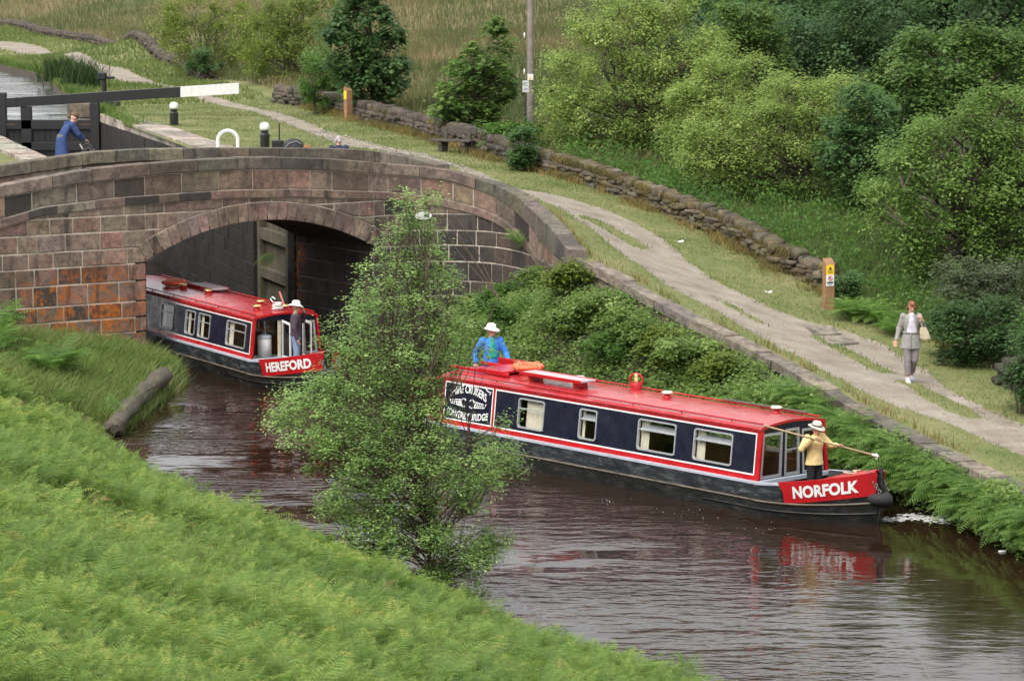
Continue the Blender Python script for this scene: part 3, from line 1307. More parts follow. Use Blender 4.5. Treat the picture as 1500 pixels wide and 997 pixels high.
def beamseg(mb, x0, x1):
    def sec(x):
        t = (x - xl) / (xr - xl)
        z = za + (zb - za) * t
        h = .17 + .02 * t
        return [(x, -.17, z - h), (x, .17, z - h), (x, .17, z + h), (x, -.17, z + h)]
    xs = np.linspace(x0, x1, 6)
    vs = [p for x in xs for p in sec(x)]
    fs = [(0, 1, 2, 3), tuple(len(vs) - 4 + i for i in range(4))[::-1]]
    for i in range(5):
        for j in range(4):
            fs.append((i * 4 + j, (i + 1) * 4 + j, (i + 1) * 4 + (j + 1) % 4, i * 4 + (j + 1) % 4))
    mb.add(vs, fs)
beamseg(q, xl, xw)
bm_o = q.build('balance_beam', BLACKP, ug)
q = MB()
beamseg(q, xw + .002, xr)
q.build('white_end', WHITEP, bm_o)

for x in (-2.9, -1.2, .15):
    q = MB()
    t = (x - xl) / (xr - xl)
    zz = za + (zb - za) * t
    q.box((x, 0, zz), (.09, .36, .35 + .04 * t), bev=.006)
    for dz in (-.1, .1):
        q.lathe([(0, .0), (.022, .0), (.022, .02), (0, .025)], 8, (x, 0, 0))
        for i in range(len(q.v) - 32, len(q.v)):
            a_, b_, c_ = q.v[i]
            q.v[i] = (a_, -.18 - c_, zz + dz + b_)
    q.build('iron_strap', BLKWOOD, bm_o)
for z in (3.95, 3.15):
    for x in (-3.2, -.35):
        q = MB()
        q.box((x, -.157, z), (.5, .014, .08), bev=.004)
        q.build('iron_strap', mat_simple('rusty_iron', (.05, .03, .02), .8, .4, 8.), ug)
# ground paddle gear beside the upper gate
p = at(148, 158, 4.32)
pg = empty('paddle_gear', (p[0], p[1] + .6, 4.32), 0, 'black iron paddle gear post standing behind the balance beam', 'paddle gear')
q = MB()
q.box((0, 0, .28), (.5, .4, .56), bev=.03)
q.box((.42, -.02, .12), (.5, .3, .2), .25, bev=.03)
q.build('pedestal', BLACKP, pg)
q = MB()
q.box((-.02, 0, 1.18), (.34, .3, .3), bev=.04)
q.lathe([(0, 0), (.09, 0), (.09, .26), (0, .26)], 12, (.0, 0, 0))
q.box((.32, 0, 1.12), (.3, .1, .1), bev=.02)
q.tube([(.05, 0, .5), (.05, 0, 1.1)], .1, 8)
q.build('winding_gear', BLACKP, pg)
# squared stone next to the gate
st = MB()
st.cur = (.2, .165, .12)
p0, p1 = at(96, 166, 4.25), at(131, 166, 4.25)
st.box(((p0[0] + p1[0]) / 2, p0[1] + .9, 4.32), (p1[0] - p0[0], 1.1, .58), bev=.05)
tag(st.build('stone_block', STONE), 'squared mossy stone block beside the hinge of the upper lock gate', 'stone block')

# ------------------------------------------------------------------ stone edge (coping) along the towpath
ke = MB()
epl = Plan([tuple(e[:2]) for e in EDGE[:N_COP]])
ez = lambda u: float(np.interp(epl.pt(u) @ N_, ev, EDGE[:, 2]))
P_EDGE = pal((.17, .15, .12), (.14, .125, .105), (.19, .165, .135), (.12, .11, .09))
u = 0
while u < epl.umax - .1:
    e = min(u + random.uniform(.7, 1.5), epl.umax)
    ke.cur = P_EDGE()
    t = random.uniform(-.03, .02)
    # the wall runs right-to-left here, so its water face lies on the negative side
    band_block(ke, epl, u, e, lambda q: ez(q) - .22, lambda q, t=t: ez(q) + .01 + t, .36 + random.uniform(-.03, .05), -.04 + random.uniform(-.04, .03), .01, jig=.01)
    for zz in range(2):
        ke.cur = P_DARK() if random.random() < .6 else P_RED()
        band_block(ke, epl, u, e, lambda q, zz=zz: ez(q) - .22 - .34 * (zz + 1), lambda q, zz=zz: ez(q) - .22 - .34 * zz, .28, .02 + random.uniform(-.02, .02), .01)
    u = e
tag(ke.build('coping_stones', STONE), 'line of worn grey coping stones edging the towpath above the overgrown bank', 'stone edging')
# ------------------------------------------------------------------ narrowboats
def gloss(name, col, rough=.3, dirt_or_sheen=None, bump=0.):
    n = NT(name)
    f = n.noise(2.2, 6, .65)
    c = n.ramp(f, [(.3, tuple(x * .82 for x in col)), (.7, tuple(min(1, x * 1.12) for x in col))])
    if dirt_or_sheen:
        s = n.noise(4, 8, .85, None, (.5, 1, 2.2))
        c = n.mix(n.ramp(s, [(.5, (0, 0, 0)), (.68, (.85, .85, .85))]), c, dirt_or_sheen)
    r = n.ramp(n.noise(3.5, 4), [(.3, (rough * .7,) * 3), (.7, (rough * 1.5,) * 3)])
    nb = n.bump(n.noise(1.1, 3), .25, .02)
    p = n.pbr(c, rough, 0, .5, nb)
    n.l(r, p.inputs['Roughness'])
    return n.m


RED = gloss('red_paint', (.40, .009, .013), .28)
ROOF = gloss('roof_paint', (.37, .016, .022), .22, (.42, .13, .125, 1))  # faded paint; the paler pink patches are the sky's reflection painted in
NAVY = gloss('navy_paint', (.006, .007, .021), .3)
WLINE = gloss('white_line', (.74, .74, .73), .4)
HULLB = gloss('hull_bitumen', (.006, .006, .0065), .42, (.06, .057, .052, 1))
HULLU = gloss('weathered_topside', (.009, .011, .015), .5, (.13, .133, .135, 1))
STRAKE = mat_simple('scuffed_steel', (.12, .095, .07), .6, .5, 5.)
GUN = mat_simple('grey_gunwale', (.4, .43, .5), .45, .15, 4.)
ALU = mat_simple('aluminium', (.5, .51, .53), .38, .12, 8., metal=.55)
WOODI = mat_simple('varnished_wood', (.2, .095, .035), .5, .3, 4.)
CURT = mat_simple('cream_curtain', (.68, .62, .5), .9, .12, 5.)
BRASS = mat_simple('brass', (.72, .52, .22), .3, .15, 9., metal=.8)
ORANGE = mat_simple('orange_plastic', (.75, .13, .045), .5, .12, 6.)
RUBBER = mat_simple('black_rubber', (.018, .018, .019), .8, .3, 8.)
GREYD = mat_simple('dark_grey', (.05, .05, .055), .7, .3, 5.)
STEEL = mat_simple('dull_steel', (.16, .15, .14), .5, .3, 9., metal=.4)
ROPE = mat_simple('pale_rope', (.5, .42, .3), .95, .25, 20.)


def glass_mat():
    n = NT('window_glass')
    t = n.n('ShaderNodeBsdfTransparent', inp={'Color': (.88, .9, .9, 1)})
    g = n.n('ShaderNodeBsdfGlossy', inp={'Roughness': .03, 'Color': (.9, .9, .9, 1)})
    fr = n.n('ShaderNodeLayerWeight', inp={'Blend': .5})
    m_ = n.n('ShaderNodeMixShader')
    n.l(n.math('ADD', n.math('MULTIPLY', n.math('POWER', fr.outputs['Facing'], 4.), .85), .045), m_.inputs[0])
    n.l(t.outputs[0], m_.inputs[1])
    n.l(g.outputs[0], m_.inputs[2])
    n.l(m_.outputs[0], n.out.inputs[0])
    return n.m


GLASS = glass_mat()
SB, HB = 1.045, .62           # half beam, gunwale height
TUM = .11                     # the cabin leans in by this much
CH = 1.02                     # cabin side height
BOWL = 2.25


def hw(x):
    """half width of the deck edge: x=0 front of the cabin, + towards the bow"""
    if x <= 0:
        return SB
    t = min(x / BOWL, 1.)
    return SB * (1 - t ** 2.5) ** .8 + .035


def sheer(x):
    return HB + (.36 * max(0, x / BOWL) ** 1.5)


def side_pt(sgn, x, t, off=0.):
    """cabin side surface: t from 0 (gunwale) to 1 (roof edge)"""
    y = (.965 - TUM * t) + off
    return (x, sgn * y, HB + .01 + CH * t)


def make_boat(nm, label, loc, rz, length, name_txt, windows, panel=None, doors_open=False, stern=1.35, yaw=0.):
    root = empty('narrowboat', loc, rz, label, 'narrowboat', 'red and navy narrowboats on the canal')
    xs0 = -length - stern
    # ---- hull
    h = MB()
    st = list(np.arange(xs0 + .5, 0, .6)) + list(np.linspace(0, BOWL, 20))
    def swz(x):    # stern rounds in
        return 1.
    prof = []
    for x in st:
        b, s_ = hw(x), sheer(x)
        # waterline and keel run finer towards the stem
        k = max(0, x / BOWL)
        wl = b * (1 - .28 * k) if x < BOWL - .01 else .02
        bot = b * (1 - .45 * k) if x < BOWL - .01 else .015
        rake = .10 * k ** 3
        prof.append([(x + rake, b, s_), (x + rake * .8, b + .004, s_ - .07), (x + rake * .6, (b * .55 + wl * .45) + .004, .29 + .14 * k * k), (x, wl, .0), (x - rake, bot, -.45)])
    # stern rounding
    pre = []
    for t in np.linspace(1, .0, 7)[:-1]:
        x = xs0 + .5 - .62 * math.sin(t * math.pi / 2)
        b = SB * math.cos(t * math.pi / 2) ** .55 + .02
        pre.append([(x, b, HB), (x, b, HB - .07), (x, b, .27), (x, b, 0), (x, b, -.45)])
    prof = pre + prof
    n_ = len(prof)
    for sg in (1, -1):
        vs = [(p[0], sg * p[1], p[2]) for pr in prof for p in pr]
        fs = []
        mi = []
        for i in range(n_ - 1):
            for j in range(4):
                f = (i * 5 + j, (i + 1) * 5 + j, (i + 1) * 5 + j + 1, i * 5 + j + 1)
                h.add([vs[q] for q in f], [(0, 1, 2, 3)], m=(1 if j < 2 and prof[i][0][0] < .7 else 0), smooth=False)
    # end caps
    hull = h.build('hull', [HULLB, HULLU], root)
    bm = bmesh.new()
    bm.from_mesh(hull.data)
    bmesh.ops.remove_doubles(bm, verts=bm.verts, dist=.0008)
    bmesh.ops.recalc_face_normals(bm, faces=bm.faces)
    for f in bm.faces:
        f.smooth = True
    bm.to_mesh(hull.data)
    bm.free()
    for e in hull.data.edges:
        pass
    # rubbing strakes and gunwale
    def rail(mb, fy, r, dz=0., x0=None, x1=None, inset=0., sides=(1, -1), n=6):
        xs = [x for x in st if (x0 is None or x >= x0) and (x1 is None or x <= x1)]
        for sg in sides:
            mb.tube([(*fy(x, sg), ) for x in xs], r, n)
    s_ = MB()
    def fy1(x, sg):
        k = max(0, x / BOWL)
        b = hw(x)
        wl = b * (1 - .28 * k)
        return (x + .06 * k ** 3, sg * ((b * .55 + wl * .45) + .012), .29 + .14 * k * k)
    def fy2(x, sg):
        k = max(0, x / BOWL)
        b = hw(x)
        wl = b * (1 - .28 * k)
        return (x + .03 * k ** 3, sg * ((b * .28 + wl * .72) + .012), .14 + .08 * k * k)
    for fy, x0 in ((fy1, None), (fy2, -1.6)):
        for sg in (1, -1):
            q = MB()
            q.tube([fy(x, sg) for x in st if x0 is None or x >= x0], .021, 6)
            q.build('rubbing_strake', STRAKE if fy is fy1 else HULLB, root)
    for sg in (1, -1):
        q = MB()
        xs = [x for x in st if x <= .75]
        for a, b in zip(xs[:-1], xs[1:]):
            za, zb = sheer(a), sheer(b)
            ya, yb = hw(a), hw(b)
            q.add([(a, sg * (ya + .012), za + .015), (b, sg * (yb + .012), zb + .015), (b, sg * (yb - .1), zb + .015), (a, sg * (ya - .1), za + .015),
                   (a, sg * (ya + .012), za - .03), (b, sg * (yb + .012), zb - .03)], [(0, 1, 2, 3), (0, 4, 5, 1)])
        q.build('gunwale', GUN, root)
    # ---- bow: red name panels, foredeck, well
    XB0, XB1 = .78, BOWL - .02
    def bow_pt(sg, x, t, off=.016):
        """red panel on the bow flare, t 0 bottom .. 1 top"""
        k = x / BOWL
        b = hw(x)
        z1 = sheer(x) + .03
        z0 = sheer(x) - .37 - .03 * k
        wl = b * (1 - .28 * k)
        z = z0 + (z1 - z0) * t
        zs = [0, .29 + .14 * k * k, sheer(x) - .07, sheer(x)]
        y = float(np.interp(z, zs, [wl, b * .55 + wl * .45 + .004, b + .004, b])) + off
        return (x + .10 * k ** 3 * float(np.interp(z, zs, [0, .6, .8, 1.])), sg * y, z)
    for sg in (1, -1):
        q = MB()
        xs = np.linspace(XB0, XB1, 16)
        for i in range(15):
            x0_, x1_ = xs[i], xs[i + 1]
            xa = x0_ - (.12 if i == 0 else 0)
            f = [bow_pt(sg, x0_, 0), bow_pt(sg, x1_, 0), bow_pt(sg, x1_, 1), bow_pt(sg, xa, 1)]
            q.add(f, [(0, 1, 2, 3)], 0)
            fm = [bow_pt(sg, x0_, .5), bow_pt(sg, x1_, .5)]
            q.f.pop(), q.mi.pop(), q.sm.pop()
            q.add([f[0], f[1], fm[1], fm[0], f[2], f[3]], [(0, 1, 2, 3), (3, 2, 4, 5)], 0)
            g = [bow_pt(sg, xa, 1), bow_pt(sg, x1_, 1), bow_pt(sg, x1_, 1, -.14 if x1_ < BOWL - .3 else -hw(x1_)), bow_pt(sg, xa, 1, -.14 if xa < BOWL - .3 else -hw(xa))]
            q.add(g, [(0, 1, 2, 3)], 0)
        pn = q.build('bow_panel', RED, root)
        for v in ():
            pass
        if name_txt:
            V, F = text_mesh(name_txt, .29, 0, .012, sx=.95)
            V[:, 0] -= (V[:, 0].max() + V[:, 0].min()) / 2
            V[:, 1] -= (V[:, 1].max() + V[:, 1].min()) / 2
            # follow the curve of the bow by arc length
            gxs = np.linspace(XB0, XB1, 60)
            gp = np.array([bow_pt(sg, x, .5) for x in gxs])
            al = np.concatenate([[0], np.cumsum(np.linalg.norm(np.diff(gp, axis=0), axis=1))])
            mid = al[-1] * .47
            tv_ = []
            for x, y, z in V:
                s = mid + (x if sg < 0 else -x)
                xx = float(np.interp(s, al, gxs))
                tv_.append(bow_pt(sg, xx, .5 + y / .4, .024))
            q = MB()
            q.add(tv_, F)
            q.build('name_lettering', WLINE, pn)
    q = MB()      # foredeck top and well floor
    xs = np.linspace(1.45, XB1, 9)
    for a, b in zip(xs[:-1], xs[1:]):
        q.add([(a, -hw(a) + .02, sheer(a) + .02), (b, -hw(b) + .02, sheer(b) + .02), (b, 0, sheer(b) + .07), (a, 0, sheer(a) + .07), (b, hw(b) - .02, sheer(b) + .02), (a, hw(a) - .02, sheer(a) + .02)], [(0, 1, 2, 3), (3, 2, 4, 5)])
    a = 1.45
    q.add([(a, -hw(a) * .75, .13), (a, hw(a) * .75, .13), (a, hw(a) - .03, sheer(a) + .02), (a, 0, sheer(a) + .07), (a, -hw(a) + .03, sheer(a) + .02)], [(0, 1, 2, 3, 4)])
    q.build('foredeck', RED, root)
    q = MB()
    q.add([(-.0, -SB + .05, .13), (1.45, -hw(1.45) * .75, .13), (1.45, hw(1.45) * .75, .13), (0, SB - .05, .13)], [(0, 1, 2, 3)])
    for sg in (1, -1):
        for x0_, x1_ in zip(np.linspace(0, 1.4, 6)[:-1], np.linspace(0, 1.4, 6)[1:]):
            q.quad((x0_, sg * (hw(x0_) - .16), .13), (x1_, sg * (hw(x1_) - .16), .13), (x1_, sg * (hw(x1_) - .1), sheer(x1_)), (x0_, sg * (hw(x0_) - .1), sheer(x0_)))
    q.build('well_deck', GREYD, root)
    # stem post, chain and fender
    q = MB()
    q.tube([(BOWL + .07, 0, sheer(BOWL) + .1), (BOWL + .12, 0, .6), (BOWL + .06, 0, .2), (BOWL - .05, 0, -.3)], [.04, .05, .045, .03], 8)
    q.build('stem', HULLB, root)
    q = MB()
    q.tube([(BOWL - .28, -.14, .52), (BOWL + .1, -.12, .5), (BOWL + .24, 0, .5), (BOWL + .1, .12, .5), (BOWL - .28, .14, .52)], [.07, .11, .15, .11, .07], 12)
    q.build('bow_fender', RUBBER, root)
    for sg in (1, -1):
        q = MB()
        pts = [Vector((BOWL - .12, sg * .16, sheer(BOWL) + .04)), Vector((BOWL + .16, sg * .1, .62))]
        for i in range(7):
            c = pts[0].lerp(pts[1], (i + .5) / 7)
            M = Matrix.Rotation(R(90 * (i % 2)), 3, 'Z') @ Matrix.Rotation(R(75), 3, 'X')
            q.torus(c, .035, .011, 10, 5, M)
        q.build('fender_chain', STEEL, root)
    # ---- cabin sides: a grid of painted cells with real openings for the windows
    MATS = [RED, WLINE, NAVY]
    def side(sg, wins, x0, x1, zmats=True):
        q = MB()
        lin = MB()
        ww = .028
        pans = [(x0 + .06, x1 - .07)] if not panel else [(x0 + .07, x0 + panel), (x0 + panel + .07, x1 - .07)]
        tb0, tb1 = .1, .885
        xcut, tcut = {x0, x1}, {0., 1.}
        for a, b in pans:
            xcut |= {a, a + ww, b - ww, b}
        tcut |= {tb0, tb0 + ww, tb1 - ww, tb1}
        for (a, b, t0, t1) in wins:
            xcut |= {a, b}
            tcut |= {t0, t1}
        xc, tc = sorted(xcut), sorted(tcut)
        for a, b in zip(xc[:-1], xc[1:]):
            for t0, t1 in zip(tc[:-1], tc[1:]):
                mx, mt = (a + b) / 2, (t0 + t1) / 2
                if any(w[0] < mx < w[1] and w[2] < mt < w[3] for w in wins):
                    continue
                m_ = 0
                for pa, pb in pans:
                    if pa < mx < pb and tb0 < mt < tb1:
                        m_ = 2 if (pa + ww < mx < pb - ww and tb0 + ww < mt < tb1 - ww) else 1
                q.add([side_pt(sg, a, t0), side_pt(sg, b, t0), side_pt(sg, b, t1), side_pt(sg, a, t1)], [(0, 1, 2, 3)], m_)
                lin.add([side_pt(sg, a, t0, -.035), side_pt(sg, b, t0, -.035), side_pt(sg, b, t1, -.035), side_pt(sg, a, t1, -.035)], [(0, 1, 2, 3)])
        cs = q.build('cabin_side', MATS, root)
        lin.build('wood_lining', WOODI, cs)
        return cs
    wins = [w[:4] for w in windows]
    s1 = side(-1, wins, -length, 0)
    s2 = side(1, wins, -length, 0)
    for sg in (-1, 1):
        for (a, b, t0, t1, kind) in windows:
            fw = .02
            # rounded frame ring
            def rr(x0_, x1_, z0_, z1_, r, n=4):
                pts = []
                for cx, cz, s0 in ((x1_ - r, z1_ - r, 0), (x0_ + r, z1_ - r, 90), (x0_ + r, z0_ + r, 180), (x1_ - r, z0_ + r, 270)):
                    for k in range(n + 1):
                        an = R(s0 + 90 * k / n)
                        pts.append((cx + r * math.cos(an), cz + r * math.sin(an) / CH))
                return pts
            o_ = rr(a - .01, b + .01, t0 - .01, t1 + .01, .07)
            i_ = rr(a + fw, b - fw, t0 + fw / CH, t1 - fw / CH, .05)
            n4 = len(o_)
            vs = [side_pt(sg, x, t, .006) for x, t in o_] + [side_pt(sg, x, t, .022) for x, t in o_] + [side_pt(sg, x, t, .022) for x, t in i_] + [side_pt(sg, x, t, -.03) for x, t in i_]
            fs = []
            for L in range(3):
                for k in range(n4):
                    fs.append((L * n4 + k, L * n4 + (k + 1) % n4, (L + 1) * n4 + (k + 1) % n4, (L + 1) * n4 + k))
            q = MB()
            q.add(vs, fs)
            tm = t0 + (t1 - t0) * .66
            for tt in (tm,):
                q.add([side_pt(sg, a + .02, tt - .014, .012), side_pt(sg, b - .02, tt - .014, .012), side_pt(sg, b - .02, tt + .014, .012), side_pt(sg, a + .02, tt + .014, .012)], [(0, 1, 2, 3)])
            wf = q.build('window', ALU, root)
            q = MB()
            q.add([side_pt(sg, x, t, -.012) for x, t in i_], [tuple(range(n4))])
            q.build('pane', GLASS, wf)
            if kind == 'v' and sg < 0:     # hopper vent tilted open at the top
                q = MB()
                A_, B_ = side_pt(sg, a + .05, tm, .02), side_pt(sg, b - .05, tm, .02)
                C_, D_ = side_pt(sg, b - .07, t1 - .1, -.12), side_pt(sg, a + .07, t1 - .1, -.12)
                q.quad(A_, B_, C_, D_)
                q.build('vent_flap', ALU, wf)
            # curtains hanging inside
            def drape(x0_, x1_, off=-.085, ta=t0 - .04, tb=t1 + .03):
                q = MB()
                n = max(4, int((x1_ - x0_) / .025))
                pr_ = None
                for k in range(n + 1):
                    x = x0_ + (x1_ - x0_) * k / n
                    d = off + .018 * math.sin(k * 2.1) + .006 * math.sin(k * 5.3)
                    c = (side_pt(sg, x, ta, d), side_pt(sg, x, tb, d))
                    if pr_:
                        q.add([pr_[0], c[0], c[1], pr_[1]], [(0, 1, 2, 3)], None, True)
                    pr_ = c
                q.build('curtain', CURT, wf)
            if kind == 'c':
                drape(a + (b - a) * .2, b)
            else:
                drape(a, a + (b - a) * .22)
                if kind == 'v':
                    drape(b - (b - a) * .12, b)
    # ---- roof, cambered, with raised edge
    q = MB()
    nS = 10
    xs = [-length - .06, -length * .5, .05]
    yr = .965 - TUM
    def roofz(y):
        return HB + .01 + CH + .085 * (1 - (y / yr) ** 2)
    for a, b in zip(xs[:-1], xs[1:]):
        for k in range(nS):
            y0, y1 = -yr + 2 * yr * k / nS, -yr + 2 * yr * (k + 1) / nS
            q.add([(a, y0, roofz(y0)), (b, y0, roofz(y0)), (b, y1, roofz(y1)), (a, y1, roofz(y1))], [(0, 1, 2, 3)], 0, True)
    for sg in (1, -1):     # rounded eaves
        q.add([(xs[0], sg * yr, roofz(yr)), (xs[-1], sg * yr, roofz(yr)), (xs[-1], sg * (yr + .03), roofz(yr) - .03), (xs[0], sg * (yr + .03), roofz(yr) - .03),
               (xs[-1], sg * (yr + .022), roofz(yr) - .075), (xs[0], sg * (yr + .022), roofz(yr) - .075)], [(0, 1, 2, 3), (3, 2, 4, 5)])
    ys = np.linspace(-yr, yr, nS + 1)
    roof = q.build('roof', ROOF, root)
    for sg in (1, -1):
        q = MB()
        q.tube([(xs[0] + .1, sg * (yr - .075), roofz(yr) + .055), (xs[-1] - .05, sg * (yr - .075), roofz(yr) + .055)], .017, 8)
        k = xs[0] + .3
        while k < 0:
            q.tube([(k, sg * (yr - .075), roofz(yr) + .005), (k, sg * (yr - .075), roofz(yr) + .05)], .012, 6)
            k += 1.4
        q.build('handrail', RED, roof)
    # ---- front bulkhead
    q = MB()
    zt = HB + .01
    def yb(t):
        return .955 - TUM * t
    def front(y, t, x=0.):
        return (x, y * yb(t) / yb(0), zt + CH * t)
    # navy frame with openings; y in metres at the gunwale
    if not doors_open:
        ops = [(-.86, -.30, .03, .86), (-.20, .20, .03, .9), (.30, .86, .03, .86)]
    else:
        ops = [(-.88, -.1, .0, .9), (.02, .46, .0, .9), (.52, .86, .06, .84)]
    yc = sorted({-.955, .955, *[o[0] for o in ops], *[o[1] for o in ops]})
    tc = sorted({0., 1., *[o[2] for o in ops], *[o[3] for o in ops]})
    for a, b in zip(yc[:-1], yc[1:]):
        for t0, t1 in zip(tc[:-1], tc[1:]):
            if any(o[0] < (a + b) / 2 < o[1] and o[2] < (t0 + t1) / 2 < o[3] for o in ops):
                continue
            q.add([front(a, t0), front(b, t0), front(b, t1), front(a, t1)], [(0, 1, 2, 3)], 0)
    vs = [(0, y, HB + .01 + CH) for y in ys] + [(0, y, roofz(y)) for y in ys]
    q.add(vs, [(k, k + 1, nS + 2 + k, nS + 1 + k) for k in range(nS)], 0)
    # red hood round the edge of the bulkhead
    loop = [(-.965, HB + .01)] + [(-.965 + TUM, HB + CH + .0)] + [(y, roofz(y)) for y in ys] + [(.965 - TUM, HB + CH)] + [(.965, HB + .01)]
    for (ya, za), (yb_, zb_) in zip(loop[:-1], loop[1:]):
        ka, kb = .945, .945
        def inn(y, z):
            return (y * .945, z - (.045 if z > HB + CH - .05 else 0))
        ia, ib = inn(ya, za), inn(yb_, zb_)
        q.add([(.052, ya, za), (.052, yb_, zb_), (.052, *ib), (.052, *ia), (.0, *ib), (.0, *ia), (0, ya * 1.001, za), (0, yb_ * 1.001, zb_)], [(0, 1, 2, 3), (3, 2, 4, 5), (0, 6, 7, 1)], 1)
    q.build('front_bulkhead', [NAVY, RED], root)
    # framed front windows / doors
    for i, (a, b, t0, t1) in enumerate(ops):
        if doors_open and i < 2:
            continue
        q = MB()
        e = .04
        o_ = [front(a - .01, t0 - .01, .012), front(b + .01, t0 - .01, .012), front(b + .01, t1 + .01, .012), front(a - .01, t1 + .01, .012)]
        i_ = [front(a + e, t0 + e, .012), front(b - e, t0 + e, .012), front(b - e, t1 - e, .012), front(a + e, t1 - e, .012)]
        ii = [(p[0] - .035, p[1], p[2]) for p in i_]
        oo = [(p[0] - .008, p[1], p[2]) for p in o_]
        q.add(o_ + i_ + ii + oo, [(k, (k + 1) % 4, 4 + (k + 1) % 4, 4 + k) for k in range(4)] + [(4 + k, 4 + (k + 1) % 4, 8 + (k + 1) % 4, 8 + k) for k in range(4)] + [(k, (k + 1) % 4, 12 + (k + 1) % 4, 12 + k) for k in range(4)])
        if i == 1:
            q.add([front(a, .5, .014), front(b, .5, .014), front(b, .53, .014), front(a, .53, .014)], [(0, 1, 2, 3)])
        d = q.build('front_window' if i != 1 else 'front_door', ALU, root)
        q = MB()
        q.add([(p[0] - .02, p[1], p[2]) for p in i_], [(0, 1, 2, 3)])
        q.build('pane', GLASS, d)
    if doors_open:
        # both leaves stand open over the well, with a tied-back curtain and a white canister inside
        for (y, sg) in ((-.1, 1), (.46, 1)):
            q = MB()
            L = .5
            fx = [(.02, zt + .0), (L, zt + .0), (L, zt + CH * .86), (.02, zt + CH * .9)]
            w = .05
            ix = [(.02 + w, zt + w), (L - w, zt + w), (L - w, zt + CH * .86 - w), (.02 + w, zt + CH * .9 - w)]
            for dy in (-.014, .014):
                q.add([(x, y + dy, z) for x, z in fx] + [(x, y + dy, z) for x, z in ix], [(k, (k + 1) % 4, 4 + (k + 1) % 4, 4 + k) for k in range(4)])
            q.add([(x, y - .014, z) for x, z in fx] + [(x, y + .014, z) for x, z in fx], [(k, (k + 1) % 4, 4 + (k + 1) % 4, 4 + k) for k in range(4)])
            d = q.build('front_door', WLINE, root)
            q = MB()
            q.add([(x, y, z) for x, z in ix], [(0, 1, 2, 3)])
            q.build('pane', GLASS, d)
        q = MB()
        pr_ = None
        for k in range(9):
            y = -.2 + .1 * k / 8
            c = [(-.03 + .02 * math.sin(k * 2.2), y, zt), (-.03 + .02 * math.sin(k * 2.2), y, zt + CH * .93)]
            if pr_:
                q.add([pr_[0], c[0], c[1], pr_[1]], [(0, 1, 2, 3)])
            pr_ = c
        q.build('door_curtain', CURT, root)
    # sill and floor, rear bulkhead
    q = MB()
    q.box((.03, 0, HB - .03), (.08, 1.95, .09), bev=.01)
    q.build('sill', GUN, root)
    q = MB()
    q.add([(-length, -.93, .32), (0, -.93, .32), (0, .93, .32), (-length, .93, .32)], [(0, 1, 2, 3)])
    q.add([(-length * .45, -.9, .32), (-length * .45, .5, .32), (-length * .45, .46, 1.64), (-length * .45, -.85, 1.64)], [(0, 1, 2, 3)])
    q.box((-2.0, .7, .62), (2.6, .42, .6))
    q.box((-5.6, .68, .62), (2.2, .42, .6))
    q.build('interior', WOODI, root)
    q = MB()
    q.add([(-length, -.96, .3), (-length, .96, .3), (-length, .96, HB), (-length, .855, HB + CH), (-length, 0, HB + CH + .09), (-length, -.855, HB + CH), (-length, -.96, HB)], [tuple(range(7))])
    q.build('rear_bulkhead', RED, root)
    # stern deck with rail and tiller
    q = MB()
    q.add([(-length, -SB + .05, HB - .04), (-length, SB - .05, HB - .04)] + [(p[0][0], p[0][1] * .97, HB - .04) for p in prof[5::-1]] + [(p[0][0], -p[0][1] * .97, HB - .04) for p in prof[:6]], [tuple(range(14))])
    q.build('stern_deck', RED, root)
    q = MB()
    arc = [(p[0][0] + .06, p[0][1] * .93, HB + .72) for p in prof[5::-1]] + [(p[0][0] + .06, -p[0][1] * .93, HB + .72) for p in prof[:6]]
    arc = [(-length - .1, .93, HB + .72)] + arc + [(-length - .1, -.93, HB + .72)]
    q.tube(arc, .02, 8)
    q.tube([(x, y, HB + .36) for x, y, z in arc], .014, 8)
    for k in range(0, len(arc), 2):
        q.tube([(arc[k][0], arc[k][1], HB - .04), arc[k]], .016, 6)
    q.tube([arc[-1], (arc[-1][0], arc[-1][1], HB - .04)], .016, 6)
    q.build('stern_rail', RED, root)
    q = MB()
    q.tube([(xs0 + .1, 0, HB - .1), (xs0 + .12, 0, HB + .35), (xs0 + .35, 0, HB + .48), (xs0 + 1.15, .05, HB + .52)], .022, 8)
    q.build('tiller', BRASS, root)
    return root, roofz, roof


def part(mb, name, m_, root):
    return mb.build(name, m_, root)


def vent(root, x, y, rz_, m_=BRASS):
    q = MB()
    q.lathe([(.0, 0), (.1, 0), (.1, .02), (.07, .03), (.062, .075)], 18, (x, y, rz_(y)))
    b = q.build('roof_vent', RED, root)
    q = MB()
    q.lathe([(.06, .075), (.115, .08), (.118, .1), (.09, .122), (.0, .132)], 18, (x, y, rz_(y)))
    q.build('vent_cap', m_, b)


def lifebuoy(name, loc, label, tilt=None):
    t = empty(name, loc, 0, label, 'lifebuoy')
    q = MB()
    q.torus((0, 0, .06), .27, .075, 32, 12, tilt, None, 1., .8)
    q.build('ring', ORANGE, t)
    for k in range(4):
        q = MB()
        a = R(45 + 90 * k)
        M = (tilt or Matrix.Identity(3)) @ Matrix.Rotation(a, 3, 'Z')
        q.torus(M @ Vector((.27, 0, 0)) + Vector((0, 0, .06)), .079, .012, 14, 6, M @ Matrix.Rotation(R(90), 3, 'X'))
        q.build('band', mat_band, t)
    return t


mat_band = mat_simple('pale_band', (.75, .3, .18), .6, .1, 5.)

